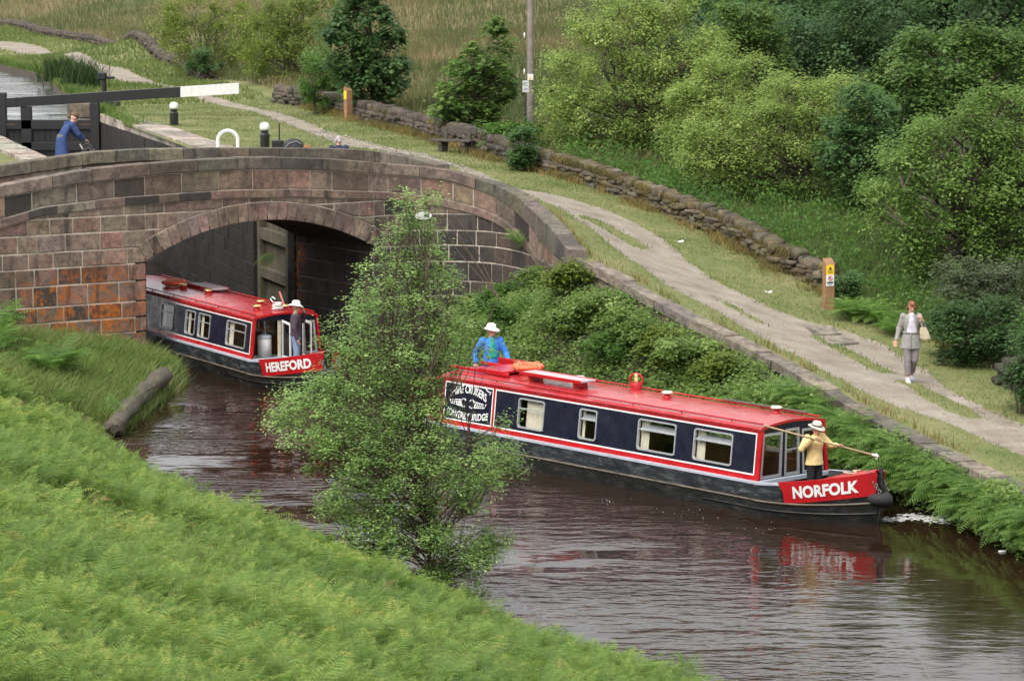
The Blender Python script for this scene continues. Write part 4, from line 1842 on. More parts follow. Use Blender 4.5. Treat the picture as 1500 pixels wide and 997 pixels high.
# ---- the nearer boat, head on towards the viewer's right
def px_to_side(px, t, C, th):
    """x along the cabin side for a photo column"""
    best = None
    for x in np.linspace(-11, 0, 1101):
        lx, ly, lz = side_pt(-1, x, t)
        X = C[0] + lx * math.cos(th) - ly * math.sin(th)
        Y = C[1] + lx * math.sin(th) + ly * math.cos(th)
        d = abs(pxof((X, Y, lz))[0] - px)
        if best is None or d < best[0]:
            best = (d, x)
    return best[1]


TH_N = R(-49.5)
cN = at(1103, 706, HB)[:2]
C_N = np.array([cN[0] - SB * math.sin(TH_N) * -1 * -1, cN[1]]) if False else cN + SB * np.array([-math.sin(TH_N), math.cos(TH_N)])
def win_px(l, r, C, th, kind, t0=.2, t1=.79):
    return (px_to_side(l, .5, C, th), px_to_side(r, .5, C, th), t0, t1, kind)
WN = [win_px(760, 797, C_N, TH_N, 'c'), win_px(849, 874, C_N, TH_N, 'v'), win_px(935, 990, C_N, TH_N, 'v'), win_px(1017, 1073, C_N, TH_N, 'v')]
xdiv = px_to_side(721, .5, C_N, TH_N)
xback = px_to_side(648, .5, C_N, TH_N)
LEN_N = -xback
nb, rzN, roofN = make_boat('n', 'long red and navy narrowboat lettered NORFOLK with a person holding a pole at its bow', (*C_N, 0), TH_N, LEN_N, 'NORFOLK', WN, panel=(xdiv - xback))

# sign writing on the aft panel
def sign_text(txt, size, cx, ct, root_, arc=0., w=.004, sx=1.):
    V, F = text_mesh(txt, size, 0, w, sx=sx)
    V[:, 0] -= (V[:, 0].max() + V[:, 0].min()) / 2
    V[:, 1] -= (V[:, 1].max() + V[:, 1].min()) / 2
    half = V[:, 0].max()
    out = []
    for x, y, z in V:
        yy = y + arc * (1 - (x / half) ** 2) - arc * .5
        out.append(side_pt(-1, cx + x, ct + yy / CH, .004))
    return out, F


pc = (xback + xdiv) / 2 + .03
pw = xdiv - xback
q = MB()
for txt, size, ct, arc, sx in (('SHIRE CRUISERS', .235, .72, .13, pw * .84 / 1.95), ('SOWERBY BRIDGE', .2, .26, -.07, pw * .86 / 1.72)):
    v_, f_ = sign_text(txt, size, pc, ct, nb, arc, .006, sx)
    q.add(v_, f_)
# scroll ornament between the lines
def sidew(x, t):
    return side_pt(-1, x, t, .006)
for dx, s in ((-.05, 1), (.05, -1)):
    pts = [(pc + dx + s * -.085 + .085 * math.cos(a) * s, .49 + .085 * math.sin(a)) for a in np.linspace(R(40), R(320), 14)]
    q.tube([sidew(*p) for p in pts], .016, 5)
for s in (-1, 1):
    for k in range(5):
        x = pc + s * (.24 + .06 * k)
        q.tube([sidew(x, .43 + .012 * k), sidew(x + s * .03, .53 - .012 * k)], .014, 5)
    q.tube([sidew(pc + s * .2, .42), sidew(pc + s * .55, .45), sidew(pc + s * .6, .54)], .012, 5)
    q.tube([sidew(pc + s * .2, .55), sidew(pc + s * .52, .52)], .012, 5)
pts = [(pc + pw * .28 + .05 * k, .86 - .012 * k + .02 * math.sin(k * 1.3)) for k in range(6)] + [(pc + pw * .42, .74)]
q.tube([sidew(*p) for p in pts], .012, 5)
q.build('sign_writing', WLINE, nb)

# things fixed on the roof
def w2(root_, p):
    return (Matrix.Translation(root_.location) @ Matrix.Rotation(root_.rotation_euler.z, 4, 'Z')) @ Vector(p)


for x, y in ((px_to_side(930, 1, C_N, TH_N) - .1, .12), (px_to_side(1075, 1, C_N, TH_N) - .2, .5)):
    vent(nb, x, y, rzN, mat_simple('pale_cap', (.62, .58, .45), .4, .1, 6.))
# sliding hatch and low plank rack
q = MB()
hx = xback + .75
for sg in (-1, 1):
    q.box((hx - .1, .42 * sg, rzN(.42) + .05), (1.9, .05, .07), bev=.01)
q.box((hx + .3, 0, rzN(0) + .07), (.85, .9, .05), bev=.015)
q.build('sliding_hatch', RED, roofN)
q = MB()
# upright lids of the open stern hatch
q.box((xback + .68, .62, rzN(.6) + .09), (1.25, .05, .24), bev=.01)
q.build('hatch_board', RED, roofN)
q = MB()
q.box((xback + .75, .58, rzN(.55) + .1), (.3, .04, .16), bev=.01)
q.build('hatch_door', WOODI, roofN)
rk = MB()
rx0, rx1 = xdiv + .45, xdiv + 2.35
rk.box(((rx0 + rx1) / 2, -.32, rzN(.3) + .16), (rx1 - rx0, .42, .045), bev=.012)
rk2 = MB()
for x in (rx0 + .25, rx1 - .25):
    rk2.box((x, -.32, rzN(.3) + .075), (.05, .38, .13), bev=.008)
pl_ = rk.build('roof_rack', mat_simple('faded_board', (.42, .34, .36), .6, .2, 3.), roofN)
rk2.build('rack_leg', RED, pl_) if False else None
for x in (rx0 + .25, rx1 - .25):
    qq = MB()
    qq.box((x, -.32, rzN(.3) + .066), (.05, .38, .13), bev=.008)
    qq.build('rack_leg', RED, pl_)
q = MB()
for dy in (-.22, .22):
    q.box(((rx0 + rx1) / 2, -.32 + dy, rzN(.3) + .16), (rx1 - rx0 + .02, .024, .07), bev=.006)
for sg in (1,):
    pass
q.build('rack_edge', RED, pl_)
# chimney collar with red hoop
hp = MB()
hxp = rx1 + .55
hp.lathe([(.11, 0), (.11, .12), (.09, .16), (.09, .02)], 20, (hxp, .5, rzN(.5)))
M = Matrix.Rotation(R(90), 3, 'X') @ Matrix.Rotation(R(0), 3, 'Z')
hp.torus((hxp, .5, rzN(.5) + .19), .14, .022, 28, 8, Matrix.Rotation(R(25), 3, 'Z') @ M)
hp.build('chimney_collar', RED, nb)
q = MB()
q.lathe([(.05, 0), (.05, .1), (.035, .13), (.05, .17), (0, .2)], 14, (hxp, .5, rzN(.5) + .14))
q.build('chimney_cap', BRASS, nb)
# loose things lying on the roof
p = w2(nb, (xdiv - .05, .12, rzN(0) + .11))
lifebuoy('lifebuoy', p, 'orange lifebuoy lying flat on the roof hatch of the boat named NORFOLK')
q = MB()
V_ = []
q.lathe([(0, .1), (.06, .095), (.13, .055), (.16, .02), (.18, 0)], 16, (0, 0, 0), None, True, 1.3, .8)
for i in range(len(q.v)):
    x, y, z = q.v[i]
    q.v[i] = (x * (1 + .2 * math.sin(i * 3.1)), y * (1 + .2 * math.sin(i * 1.7)), z * (1 + .3 * math.sin(i * 2.3)))
p = w2(nb, (rx0 + .9, .3, rzN(.3)))
tag(q.build('rope_bundle', mat_simple('white_cloth', (.68, .69, .72), .9, .12, 6.), None, p), 'crumpled white cloth bundle on the roof of the boat named NORFOLK', 'cloth bundle')
q = MB()
a, b = w2(nb, (px_to_side(985, 1, C_N, TH_N), .6, rzN(.6) + .09)), w2(nb, (-.15, .62, rzN(.62) + .09))
for k in (-.04, .04):
    q.tube([a + Vector((k, k, 0)), b + Vector((k, k, 0))], .024, 8)
    break
tag(q.build('boat_pole', mat_simple('dark_pole', (.09, .075, .06), .6, .3, 5.)), 'long dark pole lying along the far roof rail of the boat named NORFOLK', 'boat pole')
q = MB()
fr = [w2(nb, (1.62 + .15 * math.sin(k * .9) + .03 * k, -.32 + .07 * k + .05 * math.cos(k * 1.9), sheer(1.7) + .085)) for k in range(7)]
q.tube(fr, .016, 6)
tag(q.build('mooring_rope', ROPE), 'loose rope lying across the red foredeck of the boat named NORFOLK', 'rope')

# ---- the second boat, coming out from under the arch
TH_H = R(-60.5)
cH = at(362, 527, HB)[:2]
C_H = cH + SB * np.array([-math.sin(TH_H), math.cos(TH_H)])
WH = [win_px(332, 360, C_H, TH_H, 'h'), win_px(291, 308, C_H, TH_H, 'h'), win_px(272, 286, C_H, TH_H, 'h'), win_px(236, 254, C_H, TH_H, 'h')]
hb, rzH, roofH = make_boat('h', 'red and navy narrowboat lettered HEREFORD coming out from under the stone arch', (*C_H, 0), TH_H, 9.5, 'HEREFORD', WH, None, True)
for px, y in ((234, -.1), (268, -.05), (337, .12), (350, -.35), (401, .25)):
    x = px_to_side(px - 14 * (y + .4), 1, C_H, TH_H) if px < 390 else -.55
    vent(hb, x, y, rzH)
q = MB()
q.box((-5.6, .42, rzH(.42) + .08), (1.5, .5, .05), bev=.012)
rk_ = q.build('roof_rack', mat_simple('faded_board_b', (.4, .33, .36), .6, .2, 3.), roofH)
q = MB()
for dy in (-.25, .25):
    q.box((-5.6, .42 + dy, rzH(.42) + .06), (1.55, .03, .12), bev=.008)
q.build('rack_edge', RED, rk_)
p = w2(hb, (-6.7, -.05, rzH(0) + .03))
lifebuoy('lifebuoy', p, 'orange lifebuoy on the roof of the boat under the arch beside the pier')
q = MB()
q.tube([w2(hb, (-.62, .3, rzH(.3))), w2(hb, (-.8, .22, rzH(.22) + .42))], .022, 8)
tag(q.build('tiller_bar', mat_simple('pink_bar', (.5, .16, .15), .5, .2, 6.)), 'short red rod standing upright on the roof of the boat under the arch', 'rod')
# white canister inside the open front
t = empty('canister', w2(hb, (-.32, -.42, .62)), TH_H, 'white lidded canister standing inside the open front of the second boat', 'canister')
q = MB()
q.lathe([(0, 0), (.17, 0), (.17, .46), (.15, .48), (0, .48)], 20)
q.build('body', WLINE, t)
q = MB()
q.lathe([(.178, .46), (.178, .52), (.1, .56), (0, .565)], 20)
q.torus((0, 0, .58), .06, .012, 14, 6, Matrix.Rotation(R(90), 3, 'X'))
q.build('lid', GUN, t)
q = MB()
q.box((-.35, -.4, .59), (.5, .85, .05), bev=.01)
q.box((-.35, -.4, .45), (.42, .75, .24), bev=.01)
q.build('locker', mat_simple('grey_board', (.3, .3, .3), .6, .15, 5.), hb)
# flowers tucked by the cabin front: a small white windmill toy cluster
# ------------------------------------------------------------------ plants
def unit(v):
    return v / (np.linalg.norm(v, axis=-1, keepdims=True) + 1e-9)


def leaf_quads(C, size, up=.35, droop=.0, aspect=.55, rng=RNG, rnd=None, tone=None, out=None):
    """one folded rhombic leaf at each point; returns V, F, rnd"""
    n = len(C)
    a = unit(rng.normal(size=(n, 3)))
    if out is not None:
        a = unit(a * .8 + out * .7)
    nrm = unit(rng.normal(size=(n, 3)) + np.array([0, 0, up * 3]))
    if out is not None:
        nrm = unit(nrm * .75 + out * 1.1 + np.array([0, 0, .35]))
    a = unit(a - nrm * (a * nrm).sum(1, keepdims=True))
    a[:, 2] -= droop
    a = unit(a)
    b = np.cross(nrm, a)
    s = size * rng.uniform(.65, 1.3, (n, 1))
    fold = nrm * s * .12
    V = np.stack([C - a * s * .5, C + b * s * aspect * .5 - a * s * .05 + fold, C + a * s * .5, C - b * s * aspect * .5 - a * s * .05 + fold], 1).reshape(-1, 3)
    F = np.arange(4 * n).reshape(n, 4)
    r = rng.uniform(0, 1, n) if rnd is None else rnd
    return V, F, np.repeat(r, 4)


LM = {}
LEAFK = 1.35


def leafmat(k):
    if k not in LM:
        P = dict(
            willow=((.085, .14, .03), (.25, .32, .085), (.36, .42, .15)),
            birch=((.095, .17, .05), (.25, .36, .115), (.4, .5, .21)),
            bush=((.08, .125, .02), (.21, .26, .045), (.3, .32, .08)),
            syc=((.035, .08, .026), (.1, .18, .055), (.17, .24, .09)),
            sycl=((.045, .095, .022), (.12, .19, .045), (.2, .25, .07)),
            elder=((.035, .08, .025), (.1, .18, .06), (.16, .24, .095)),
            round=((.05, .1, .02), (.165, .25, .06), (.27, .35, .11)),
            dark=((.022, .055, .016), (.072, .138, .044), (.115, .195, .068)),
            pine=((.022, .055, .018), (.075, .14, .048), (.12, .195, .075)),
            nettle=((.04, .1, .02), (.12, .22, .04), (.18, .28, .07)),
            bramble=((.06, .11, .026), (.2, .285, .078), (.35, .39, .145)),
            grey=((.05, .07, .035), (.13, .16, .085), (.2, .23, .13)))[k]
        if k in ('willow', 'round', 'sycl', 'elder', 'birch', 'bramble', 'pine'):
            P = tuple(tuple(c * 1.16 for c in q) for q in P)
        LM[k] = mat_leaf('leaves_' + k, *P, trans=.42)
    return LM[k]


BARK = mat_simple('bark', (.085, .066, .048), .95, .45, 9., bump=.5)
BARKD = mat_simple('dark_bark', (.04, .032, .025), .95, .45, 9., bump=.5)
BIRCHB = mat_simple('reddish_bark', (.075, .05, .034), .9, .4, 12., bump=.3)


def tree(name, label, cat, base, lobes, nleaf, size, key, trunk_r=.12, group=None, bark=BARK, clump=.32, stems=1, seed=1, up=.7, shell=.55, per=26, tone=0., rnd_h=.1, lean=(0, 0), aspect=.55, limb=True, tip_orange=0.):
    """trunk with limbs reaching into every lobe; crown of single leaves gathered in clumps at the twig ends"""
    rng = np.random.default_rng(seed)
    root = empty(name, tuple(base), 0, label, cat, group)
    lobes = np.array(lobes, float)
    vol = (lobes[:, 3] * lobes[:, 4] * lobes[:, 5]) ** .66
    nleaf = int(nleaf * LEAFK)
    nc = max(6, int(nleaf / per))
    pick = rng.choice(len(lobes), nc, p=vol / vol.sum())
    d = unit(rng.normal(size=(nc, 3)))
    rad = rng.uniform(0, 1, (nc, 1)) ** (1 / (1 + 3 * shell * 2))
    CC = lobes[pick, :3] + d * rad * lobes[pick, 3:6]
    CC += rng.normal(size=CC.shape) * .08 * lobes[pick, 3:6]
    ok = CC[:, 2] > .08
    CC, d, pick = CC[ok], d[ok], pick[ok]
    nc = len(CC)
    # whole clumps are lighter or darker green, as real sprays are
    ct = rng.normal(.04, .19, nc)
    cs = clump * rng.uniform(.6, 1.35, nc)
    L = np.repeat(np.arange(nc), rng.poisson(per, nc))
    pts = CC[L] + rng.normal(size=(len(L), 3)) * cs[L, None] * np.array([.55, .55, .42])
    r = np.clip(.45 + tone + ct[L] + rng.normal(0, rnd_h, len(L)), 0, .985)
    if tip_orange:
        top = rng.uniform(size=nc) < tip_orange
        r = np.where(top[L] & (rng.uniform(size=len(L)) < .5), 1., r)
    out = unit(CC - (lobes[pick, :3] - np.array([0, 0, .3])))[L]
    V, F, rr = leaf_quads(pts, size, up, .1, aspect, rng, r, out=out)
    V[:, 2] = np.maximum(V[:, 2], .02)
    link('crown', np_mesh('crown', V, F, rr), leafmat(key) if isinstance(key, str) else key, root)
    # wood
    q = MB()
    top = lobes[:, 2].max()
    H = float(lobes[:, 2].max() * .8)
    for s in range(stems):
        ang = 2 * math.pi * s / max(1, stems) + .4
        off = np.array([math.cos(ang), math.sin(ang), 0]) * (0 if stems == 1 else trunk_r * 1.2)
        tgt = np.array([lean[0], lean[1], H]) + (off * 6 if stems > 1 else 0)
        k = 6
        tp = []
        for i in range(k + 1):
            t = i / k
            p = off * (1 - t) + tgt * t + np.append(rng.normal(size=2) * trunk_r * .5 * (i > 0), 0)
            tp.append(p)
        tp[0] = off + np.array([0, 0, -.15])
        rs = [trunk_r * (1 - .78 * i / k) / (stems ** .4) for i in range(k + 1)]
        q.tube(tp, rs, 8)
        if limb:
            mine = [i for i in range(len(lobes)) if i % stems == s]
            for i in mine:
                c = lobes[i, :3]
                h = min(max(c[2] * rng.uniform(.35, .7), .1), H * .95)
                t = h / H
                st_ = off * (1 - t) + tgt * t
                mid = (st_ + c) / 2 + rng.normal(size=3) * .12 * np.linalg.norm(c - st_)
                q.tube([st_, mid, c], [trunk_r * .34 * (1 - .6 * t), trunk_r * .22 * (1 - .5 * t), trunk_r * .07], 6)
                sub = np.where(pick == i)[0]
                for j in sub[:: max(1, len(sub) // 3)]:
                    e = CC[j]
                    b0 = mid if rng.uniform() < .5 else c
                    m_ = (b0 + e) / 2 + rng.normal(size=3) * .06
                    q.tube([b0, m_, e], [trunk_r * .13 + .004, trunk_r * .08 + .003, .003], 5, None, False)
    q.build('trunk', bark, root)
    return root


def lobes_from_outline(rows, depth=.8, n=3, seed=0, jit=.15, rmul=1.0):
    """rows: (height, left, right) metres about the trunk -> overlapping leafy lobes"""
    rng = np.random.default_rng(seed)
    out = []
    for (z, a, b, h) in rows:
        w = b - a
        k = max(1, int(round(w / (h * 1.3))))
        for i in range(k):
            x = a + w * (i + .5) / k
            rx = w / k * .62 * rmul
            for yy in ((0,) if depth * w < rx * 1.2 else (-.33, .33)):
                out.append((x + rng.normal() * jit * rx, yy * w * depth + rng.normal() * .2 * rx, z + rng.normal() * jit * h, rx * rng.uniform(.8, 1.15), rx * rng.uniform(.8, 1.2), h * .62 * rng.uniform(.8, 1.2)))
    return out


def px_rows(base_px, Y, rows, z0):
    """outline rows (py, px left, px right, half height px) at depth Y -> metres about the foot"""
    s = FPX / (Y * math.cos(PITCH) + (CAM_Z - z0 - 1) * math.sin(PITCH))
    out = []
    for (py, a, b, hh) in rows:
        q = aty((a + b) / 2, py, Y)
        out.append((q[2] - z0, (a - base_px) / s, (b - base_px) / s, max(.12, hh / s)))
    return out


def px_tree(name, label, cat, foot, rows, nleaf, size, key, seed=1, depth=.8, z0=None, Y=None, **kw):
    if Y is None:
        g = ag(*foot)
    else:
        q = aty(foot[0], foot[1], Y)
        g = np.array([q[0], Y, gz(q[0], Y) if z0 is None else z0])
    rw = px_rows(foot[0], g[1], rows, g[2])
    return tree(name, label, cat, g, lobes_from_outline(rw, depth, seed=seed, jit=.28), nleaf, size, key, seed=seed, **kw)


# ---------------- the young tree in front, rooted at the foot of the near slope
fb = np.array([-1.28, 49.6, .25])
rows = px_rows(632, 49.6, [(300, 585, 632, 14), (335, 572, 640, 20), (370, 568, 648, 20), (405, 555, 660, 22), (440, 520, 668, 24), (478, 500, 680, 24), (515, 478, 668, 24), (552, 468, 652, 26),
                           (590, 425, 652, 26), (628, 420, 662, 26), (665, 470, 715, 26), (700, 480, 730, 24), (735, 500, 690, 26), (770, 500, 700, 26), (805, 545, 720, 26), (838, 590, 705, 24), (868, 620, 690, 20)], fb[2])
lb = lobes_from_outline(rows, .75, seed=4, jit=.32)
# stray sprays reaching out
for px, py, rr in ((412, 608, .22), (440, 585, .22), (745, 690, .2), (742, 610, .1), (728, 616, .08), (735, 660, .2), (480, 745, .2), (720, 800, .18), (628, 288, .14), (596, 290, .12), (700, 520, .16), (455, 640, .2)):
    p = aty(px, py, 49.6)
    lb.append((p[0] - fb[0], RNG.normal() * .3, p[2] - fb[2], rr * 1.5, rr * 1.2, rr))
rs_ = np.random.default_rng(44)
for r_ in rows[-5:]:
    for _ in range(2):
        lb.append((rs_.uniform(r_[1], r_[2]), rs_.normal() * .35, r_[0] + rs_.normal() * .1, .34, .34, .24))
for r_ in rows[1:]:
    for sd_ in (1, 2):
        if rs_.uniform() < .75 and not (sd_ == 2 and 1.9 < r_[0] < 3.6):
            xx = r_[sd_] + (1 if sd_ == 2 else -1) * rs_.uniform(.0, .22)
            lb.append((xx, rs_.normal() * .25, r_[0] + rs_.normal() * .1, rs_.uniform(.1, .26), .15, rs_.uniform(.07, .15)))
tree('birch_tree', 'young leafy tree standing in the foreground between the two narrowboats', 'tree', fb, lb, 47000, .06, 'birch', .042, bark=BIRCHB, clump=.17, seed=8, per=20, shell=.3, lean=(-.35, .0), tone=.12, rnd_h=.16)

# ---------------- trees and bushes behind the wall, left to right
px_tree('willow_bush', 'pale green rounded bush behind the wall beyond the white beam end', 'bush', (305, 112), [(5, 240, 365, 22), (35, 228, 385, 24), (65, 235, 380, 24), (92, 255, 370, 20)], 9000, .13, 'bush', 21, trunk_r=.08, clump=.34, stems=4, Y=147)
px_tree('hedge_bush', 'yellow green bush between the pale rounded bush and the dark sycamore', 'bush', (425, 125), [(10, 400, 480, 26), (45, 365, 470, 24), (75, 350, 480, 24), (102, 365, 470, 20)], 9000, .13, 'bush', 22, trunk_r=.08, clump=.32, stems=4, Y=133, tone=-.1)
px_tree('dark_bush', 'small dark bush at the end of the wall under the pale rounded bush', 'bush', (295, 113), [(80, 282, 312, 10), (98, 274, 320, 10)], 1300, .16, 'syc', 23, trunk_r=.03, clump=.22, Y=142.5)
px_tree('sycamore_tree', 'dark sycamore tree with big leaves behind the sign post by the wall', 'tree', (545, 160), [(-15, 500, 560, 22), (20, 488, 570, 22), (55, 480, 585, 24), (90, 485, 600, 24), (122, 495, 590, 22), (145, 520, 575, 14)], 6800, .19, 'syc', 24, trunk_r=.09, clump=.3, Y=114, aspect=.8)
px_tree('ivy_shrub', 'small bright green shrub growing in front of the wall beside the sign post', 'shrub', (462, 163), [(100, 446, 478, 12), (125, 441, 484, 14), (148, 446, 482, 12)], 3800, .1, 'nettle', 25, trunk_r=.03, clump=.2, Y=116.5, stems=3)
px_tree('alder_bush', 'mid green bush standing behind the small bright shrub at the wall', 'bush', (480, 150), [(90, 455, 520, 20), (120, 450, 510, 20)], 3000, .13, 'sycl', 26, trunk_r=.05, clump=.25, Y=121, stems=2)
px_tree('young_sycamore', 'young sycamore with pale leaf tips behind the wall near the bench', 'tree', (695, 205), [(45, 712, 735, 12), (75, 690, 745, 16), (100, 655, 755, 18), (128, 645, 755, 18), (155, 635, 740, 18), (180, 650, 725, 14)], 4600, .18, 'sycl', 27, trunk_r=.06, clump=.26, Y=101, aspect=.8, tone=.08, rnd_h=.2)
px_tree('wall_shrub', 'small dark green shrub growing in front of the wall to the right of the bench', 'shrub', (760, 247), [(200, 750, 775, 12), (222, 745, 780, 13), (238, 752, 775, 9)], 2300, .12, 'elder', 28, trunk_r=.03, clump=.18, Y=91.2)
# nettles between the young sycamore and the willows
px_tree('nettle_clump', 'fresh green clump of tall nettles behind the wall right of the bench', 'nettles', (755, 225), [(192, 715, 790, 13), (212, 705, 800, 13)], 3800, .13, 'nettle', 29, trunk_r=.02, clump=.22, Y=96, stems=5)
# the big pale group
px_tree('willow_tree', 'large pale green willow nearest the pole, behind the stone wall', 'tree', (925, 262),
        [(10, 880, 1010, 28), (50, 830, 1050, 28), (90, 805, 1065, 28), (130, 795, 1075, 28), (170, 790, 1060, 28), (208, 795, 1050, 26), (240, 830, 1020, 20)], 44000, .1, 'willow', 30, trunk_r=.16, clump=.3, Y=97, stems=4, tone=.12)
px_tree('willow_tree', 'low willow in front of the wood, its bare forked stems showing near the wall', 'tree', (1175, 318),
        [(128, 1120, 1240, 26), (160, 1050, 1265, 26), (195, 1000, 1270, 26), (228, 990, 1262, 24), (262, 1010, 1255, 14)], 25000, .1, 'willow', 31, trunk_r=.13, clump=.28, Y=89.5, stems=5, tone=.08)
px_tree('willow_tree', 'middle willow between the large pale one and the forked low one', 'tree', (1055, 285),
        [(100, 1010, 1110, 26), (140, 985, 1140, 26), (180, 975, 1150, 26), (220, 970, 1130, 26), (255, 985, 1090, 22)], 19000, .1, 'willow', 32, trunk_r=.11, clump=.28, Y=93.5, stems=3, tone=.06)
px_tree('rowan_tree', 'tree with orange brown leaf tips rising behind the willows', 'tree', (1090, 220), [(22, 1050, 1130, 20), (55, 1040, 1145, 22), (90, 1060, 1150, 22), (125, 1070, 1140, 20)], 7000, .16, 'sycl', 33, trunk_r=.09, clump=.28, Y=103, tone=.05)
px_tree('elder_tree', 'blue green elder between the forked willow and the big round tree', 'tree', (1262, 345), [(155, 1235, 1300, 22), (190, 1215, 1310, 24), (225, 1215, 1310, 24), (260, 1222, 1305, 22), (295, 1235, 1300, 18)], 8000, .14, 'elder', 34, trunk_r=.08, clump=.26, Y=87, stems=2)
px_tree('sycamore_tree', 'broad sycamore in the top right behind the big round tree', 'tree', (1400, 300), [(65, 1330, 1510, 24), (100, 1290, 1540, 26), (140, 1265, 1560, 28), (180, 1270, 1560, 28), (225, 1290, 1560, 28)], 24000, .15, 'sycl', 35, trunk_r=.16, clump=.36, Y=95, aspect=.8, tone=-.05)
px_tree('oak_tree', 'big round leafy tree at the right edge above the walking woman', 'tree', (1430, 452),
        [(150, 1400, 1520, 26), (190, 1330, 1570, 30), (235, 1290, 1590, 32), (280, 1275, 1600, 32), (325, 1285, 1600, 32), (370, 1330, 1600, 30), (405, 1400, 1600, 26)], 44000, .11, 'round', 36, trunk_r=.2, clump=.3, Y=80, stems=2, tone=.04)
px_tree('shrub', 'grey green shrub low at the right edge below the big round tree', 'shrub', (1455, 505), [(395, 1385, 1500, 18), (425, 1375, 1530, 20), (455, 1400, 1540, 20)], 6000, .11, 'grey', 37, trunk_r=.05, clump=.24, Y=74.5, stems=3)
px_tree('shrub', 'dark shrub in the shade behind the walking woman', 'shrub', (1415, 525), [(460, 1370, 1470, 20), (490, 1365, 1480, 20), (515, 1375, 1490, 16)], 6500, .11, 'dark', 38, trunk_r=.05, clump=.24, Y=71, stems=3, tone=.1)
px_tree('shrub', 'dark shrub at the right edge beside the rough stones', 'shrub', (1495, 590), [(500, 1490, 1560, 18), (535, 1480, 1570, 20), (565, 1478, 1570, 18)], 4500, .11, 'dark', 39, trunk_r=.04, clump=.22, Y=64.5, stems=3, tone=.15)
px_tree('post_shrub', 'small leafy shrub touching the sign post with the yellow notice', 'shrub', (1240, 452), [(410, 1222, 1255, 12), (432, 1218, 1262, 12)], 1900, .09, 'elder', 40, trunk_r=.02, clump=.16, Y=76.2, stems=2)

# ---------------- the wood behind: tall dark trees one behind another
k = 0
for (px, Y, w, key, tn) in [(1010, 128, 3.4, 'dark', .1), (1075, 124, 3.2, 'pine', .2), (1140, 119, 3.4, 'pine', .1), (1205, 121, 3.3, 'pine', .25), (1270, 116, 3.2, 'dark', .1), (1335, 112, 3.5, 'dark', .0), (1405, 110, 3.4, 'dark', -.05),
                          (1470, 107, 3.5, 'dark', .05), (1530, 105, 3.4, 'dark', .0), (1105, 137, 3.6, 'dark', 0.), (1235, 134, 3.6, 'dark', 0.), (1360, 128, 3.6, 'dark', 0.), (1480, 124, 3.6, 'dark', 0.), (1045, 146, 3.5, 'dark', .05), (960, 150, 3.4, 'dark', .1)]:
    q = aty(px, 200, Y)
    g = (q[0], Y, gz(q[0], Y))
    rng = np.random.default_rng(60 + k)
    lob = []
    Ht = rng.uniform(8.5, 10.5)
    for i in range(13):
        z = 1.6 + (Ht - 1.6) * (i + rng.uniform(.1, .9)) / 13
        rr = w * .5 * (1 - .35 * (i / 13)) * rng.uniform(.55, .9)
        a = rng.uniform(0, 6.28)
        rad = w * .42 * (1 - .6 * i / 13) * rng.uniform(.2, 1)
        lob.append((rad * math.cos(a), rad * math.sin(a), z, rr, rr, rr * .62))
    lab = {'dark': 'tall dark tree in the shady wood behind the willows', 'pine': 'tall blue green tree in the wood behind the willows'}[key]
    tree('woodland_tree', lab, 'tree', g, lob, 5600 if k < 9 else 4200, .2, key, .17, 'tall trees of the wood behind the willows' if key == 'dark' else 'blue green trees of the wood', BARKD, .45, 1, 60 + k, tone=tn, per=30)
    k += 1


for (px, py, Y, w, h, key, sd, lab) in [(1005, 120, 112, 3.0, 3.4, 'dark', 1, 'dark bush in the wood edge just behind the large pale willow'), (1120, 130, 108, 3.2, 3.6, 'dark', 2, 'dark bush in the wood edge behind the tree with orange brown tips'),
                                      (1200, 130, 106, 3.4, 4.2, 'pine', 3, 'blue green bush in the wood edge above the forked willow'), (1275, 120, 104, 3.0, 4.6, 'dark', 4, 'dark bush in the wood edge above the blue green elder'),
                                      (1150, 60, 126, 4.2, 6.5, 'dark', 5, 'broad dark tree filling the back of the wood in its middle'), (1250, 40, 126, 4.4, 7.5, 'pine', 6, 'broad blue green tree filling the back of the wood'),
                                      (1420, 40, 117, 4.4, 8, 'dark', 7, 'broad dark tree at the back of the wood towards the right edge')]:
    q_ = aty(px, 200, Y)
    rng = np.random.default_rng(900 + sd)
    lob = []
    for z in np.arange(.5, h, .75):
        for kx in (-.5, 0, .5):
            lob.append((w * .6 * kx + rng.normal() * .2, rng.normal() * w * .2, z + rng.normal() * .2, w * .3, w * .3, .55))
    tree('woodland_bush', lab, 'tree', (q_[0], Y, gz(q_[0], Y)), lob, 7000, .17, key, .1, None, BARKD, .4, 2, 900 + sd, tone=.08, per=30)


# ------------------------------------------------------------------ grasses and undergrowth (nobody could count them)
def blades(P, h, w, lean=.35, rng=RNG, tone=None):
    n = len(P)
    h = h * rng.uniform(.55, 1.25, n)
    a = rng.uniform(0, 2 * math.pi, n)
    d = np.column_stack([np.cos(a), np.sin(a), np.zeros(n)])
    ln = d * (h * rng.uniform(0, lean * 1.6, n))[:, None]
    b = np.column_stack([-np.sin(a + 1.2), np.cos(a + 1.2), np.zeros(n)]) * (w * rng.uniform(.6, 1.4, n) / 2)[:, None]
    mid = P + ln * .35 + np.column_stack([np.zeros((n, 2)), h * .6])
    tip = P + ln + np.column_stack([np.zeros((n, 2)), h])
    V = np.stack([P - b, P + b, mid + b * .7, mid - b * .7, tip, tip], 1)[:, :5].reshape(-1, 3)
    i = np.arange(n) * 5
    F = np.concatenate([np.stack([i, i + 1, i + 2, i + 3], 1)])
    F2 = np.stack([i + 3, i + 2, i + 4], 1)
    r = np.repeat(np.clip((.5 if tone is None else tone) + rng.normal(0, .2, n), 0, 1), 5)
    return V, F, F2, r


